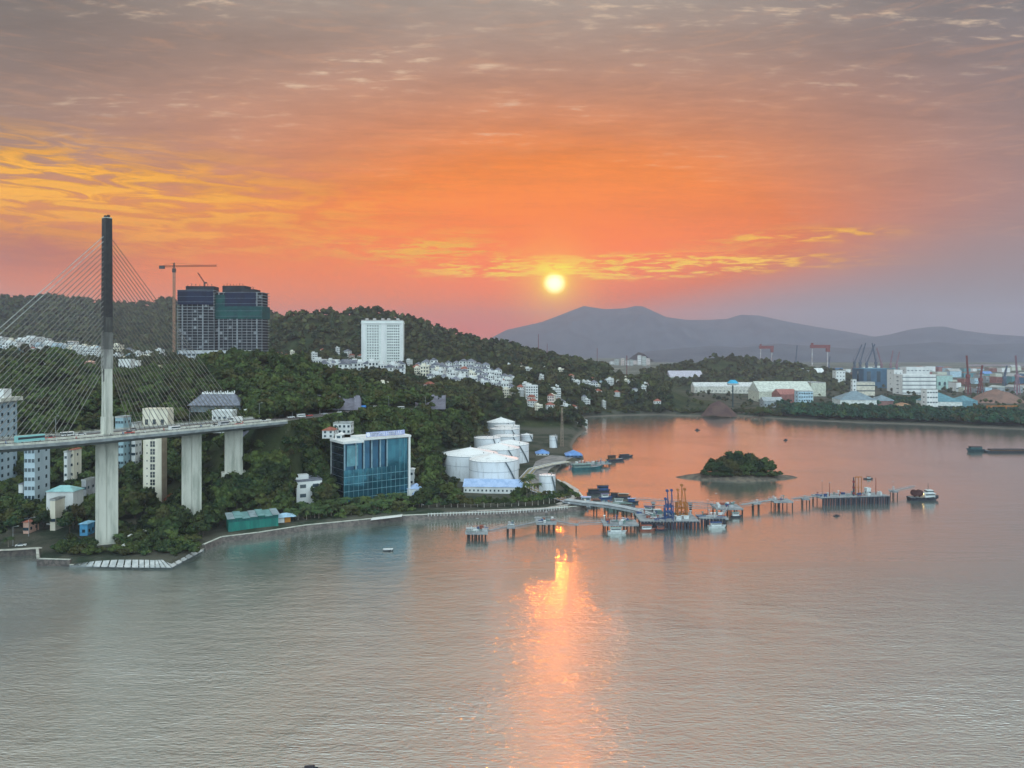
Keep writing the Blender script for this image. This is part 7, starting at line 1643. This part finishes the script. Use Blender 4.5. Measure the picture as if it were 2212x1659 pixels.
# palms
def frond_mesh(n, L, droop, seed, m, w=.62):
    g = random.Random(seed); mb = MB()
    for k in range(n):
        a = 2 * math.pi * k / n + g.uniform(-.15, .15); e = g.uniform(.15, 1.1); Lk = L * g.uniform(.8, 1.05); prev = None
        for i in range(6):
            f = i / 5; r = Lk * f * math.cos(e * (1 - f * .4)); z = Lk * (math.sin(e) * f - droop * f * f); ww = w * math.sin(math.pi * min(.97, f * .9 + .1)) + .04
            p = (math.cos(a) * r, math.sin(a) * r, z); s_ = (-math.sin(a) * ww, math.cos(a) * ww)
            cur = ((p[0] - s_[0], p[1] - s_[1], z - ww * .5), p, (p[0] + s_[0], p[1] + s_[1], z - ww * .5))
            if prev: mb.quad(prev[0], cur[0], cur[1], prev[1]); mb.quad(prev[1], cur[1], cur[2], prev[2])
            prev = cur
    return mb
def palm_proto(h, L, n, seed):
    mb = MB(); pts_ = [(0, 0, -1), (.15, 0, h * .33), (.2, .1, h * .7), (.15, .15, h)]
    for i, (a, b) in enumerate(zip(pts_[:-1], pts_[1:])): mb.cyl(a, b, .24 - .04 * i, .2 - .04 * i, 7)
    fm = frond_mesh(n, L, .75, seed, M_palm); fm.xf((.15, .15, h)); return fm.mesh('crown', [M_palm]), mb.mesh('trunk', [mat('palm_bark', (.24, .21, .17), (.16, .14, .11), scale=2)]), h
PALM = [palm_proto(5.6, 4.3, 30, 1), palm_proto(4.6, 3.9, 28, 2), palm_proto(11.5, 4.2, 30, 3)]
k = 0
for rowi, (pa, pb, n) in enumerate((((628, 1128), (886, 1102), 30), ((650, 1112), (880, 1090), 24), ((632, 1102), (870, 1078), 18))):
    for i in range(n):
        f = i / (n - 1); p = G(pa[0] + (pb[0] - pa[0]) * f + rt.uniform(-3, 3), pa[1] + (pb[1] - pa[1]) * f + rt.uniform(-3, 3), 2.6)
        if (math.hypot(p[0] - cx, p[1] - cy) < 19) and rowi > 0 and (p[1] > 425): continue
        tree(PALM[k % 2], p[0], p[1], 2.6, rt.uniform(.8, 1.2), k, 'short palm in the waterfront palm grove, %s from the left in the %s row' % (nth(i), ('front', 'middle', 'back')[rowi]), 'palm grove below the glass office', name='palm_tree', cat='palm tree'); k += 1
for i, (px, py_) in enumerate(((1132, 1076), (1138, 1084), (1148, 1072), (1156, 1082), (1164, 1074), (1144, 1064))):
    p = G(px, py_, 2.6); tree(PALM[2], p[0], p[1], 2.6, [1, .9, 1.05, .85, .7, .95][i], i, 'tall palm in the clump beside the slim tank, %s of six' % nth(i), 'palm clump beside the slim tank', name='palm_tree', cat='palm tree')
for i, (px, py_) in enumerate(((262, 1160), (255, 1178), (18, 1185), (300, 1176), (575, 1110), (592, 1104), (560, 1118))):
    p = G(px, py_, 2.6); tree(PALM[0], p[0], p[1], 2.6, .8, i, 'single palm near the waterfront road, %s of seven' % nth(i), 'palms along the waterfront road', name='palm_tree', cat='palm tree')
for i, px in enumerate((1213, 1219, 1226, 1234, 1241, 1247)):
    p = G(px, 1052 + i * 5.0, 2.6); tree(i, p[0], p[1], 2.4, .42, i, 'small bushy tree on the causeway to the jetty, %s from the left' % nth(i), 'small trees on the jetty causeway')
ug = []
for i in range(260):
    p = G(rt.uniform(628, 890), rt.uniform(1080, 1122), 2.6)
    if sdist(np.array([p[:2]]))[0] > 5: ug.append((p[0], p[1], 2.2))
forest('palm_undergrowth', ug, 70, .4, M_leaf, 'dense dark shrubs under the palm grove', protoR=2.6, protoH=3.6, lob=4, seed=18, smin=.6, smax=1.3)
bs = []
RP3 = [(e0[0] - 5, e0[1] - 14, 0)] + [(x, y, z) for x, y, z in ROAD]
for a, b in zip(RP3[:-1], RP3[1:]):
    dv = Vector((b[0] - a[0], b[1] - a[1], 0)); nv = Vector((dv.y, -dv.x, 0)).normalized()
    for i in range(int(dv.length * 3.2)):
        f = rt.uniform(0, 1); o_ = rt.uniform(8.6, 21); x, y = a[0] + dv.x * f + nv.x * o_, a[1] + dv.y * f + nv.y * o_
        if ((FT[:, 0] - x) ** 2 + (FT[:, 1] - y) ** 2 > (FT[:, 2] * .8) ** 2).all(): bs.append((x, y, gz(x, y) - .5 - (o_ < 12) * 1.2))
forest('roadside_shrubs', bs, 90, .42, M_leaf, 'low dense shrubs on the bank below the hill road', protoR=2.8, protoH=4.0, lob=4, seed=22, smin=.6, smax=1.25)
# islet trees
Vi, Qi = crown_np(1100, lobes_for(140, 6.4, 12.0, 8), 141, .42); ic = raw_mesh('crown', Vi, Qi, M_isl)
it = 0
for (dx, dy, s, hz) in ((-21, 0, .66, 1), (-17, -5, .8, 1), (-16, 3, .95, 1), (-11, -6, .9, 1), (-10, 1, 1.12, 1), (-6, -8, .8, .95), (-5, -2, 1.15, 1.05), (-4, 5, 1.2, 1.1), (1, -8, .85, .95), (2, -2, 1.2, 1.1), (3, 5, 1.25, 1.12), (7, -7, .85, 1), (9, 0, 1.15, 1.08), (10, 6, 1.15, 1.05), (14, -6, .85, 1), (15, 1, 1.05, 1.05), (19, -3, .9, 1.05), (21, 3, .95, 1.1), (24, -1, .8, 1.1), (25, 3, .7, .95)):
    tree((ic, TREES[1][1], 9), ICX + dx, ICY + dy, 1.4, s * 1.06, it, 'dark tree crowding the islet, %s from its left side' % nth(it), 'trees on the islet', sz=hz); it += 1
isb = [(ICX + rt.uniform(-27, 28), ICY - 8 + rt.uniform(-4, 6), 2.0) for _ in range(120)]
forest('islet_undergrowth', isb, 90, .32, M_isl, 'dark undergrowth along the islet shore', protoR=2.4, protoH=3.4, lob=4, seed=15, smin=.6, smax=1.2)
# individual tree clump at far shore left end of the mangroves
for i, (px, s) in enumerate(((1628, 1.1), (1638, 1.35), (1650, 1.4), (1661, 1.2), (1612, .7))):
    D = 1030; tree(i, QX(px, D), D, 2, s, i, 'round dark tree left of the mangrove belt, %s of five' % nth(i), 'round trees left of the mangroves')
# skyline trees on the small knoll right of the central hill
for i, (px, D, s) in enumerate(((1245, 1330, 1.3), (1258, 1330, 1.5), (1268, 1310, 1.7), (1278, 1310, 1.8), (1290, 1300, 1.5), (1300, 1300, 1.1), (1352, 1300, 1.0), (1362, 1290, 1.2), (1374, 1290, 1.0), (1340, 1290, .9))):
    tr(px, D, s, 'round dark tree on the knoll above the ridge terrace, %s from the left' % nth(i), 'trees on the knoll')
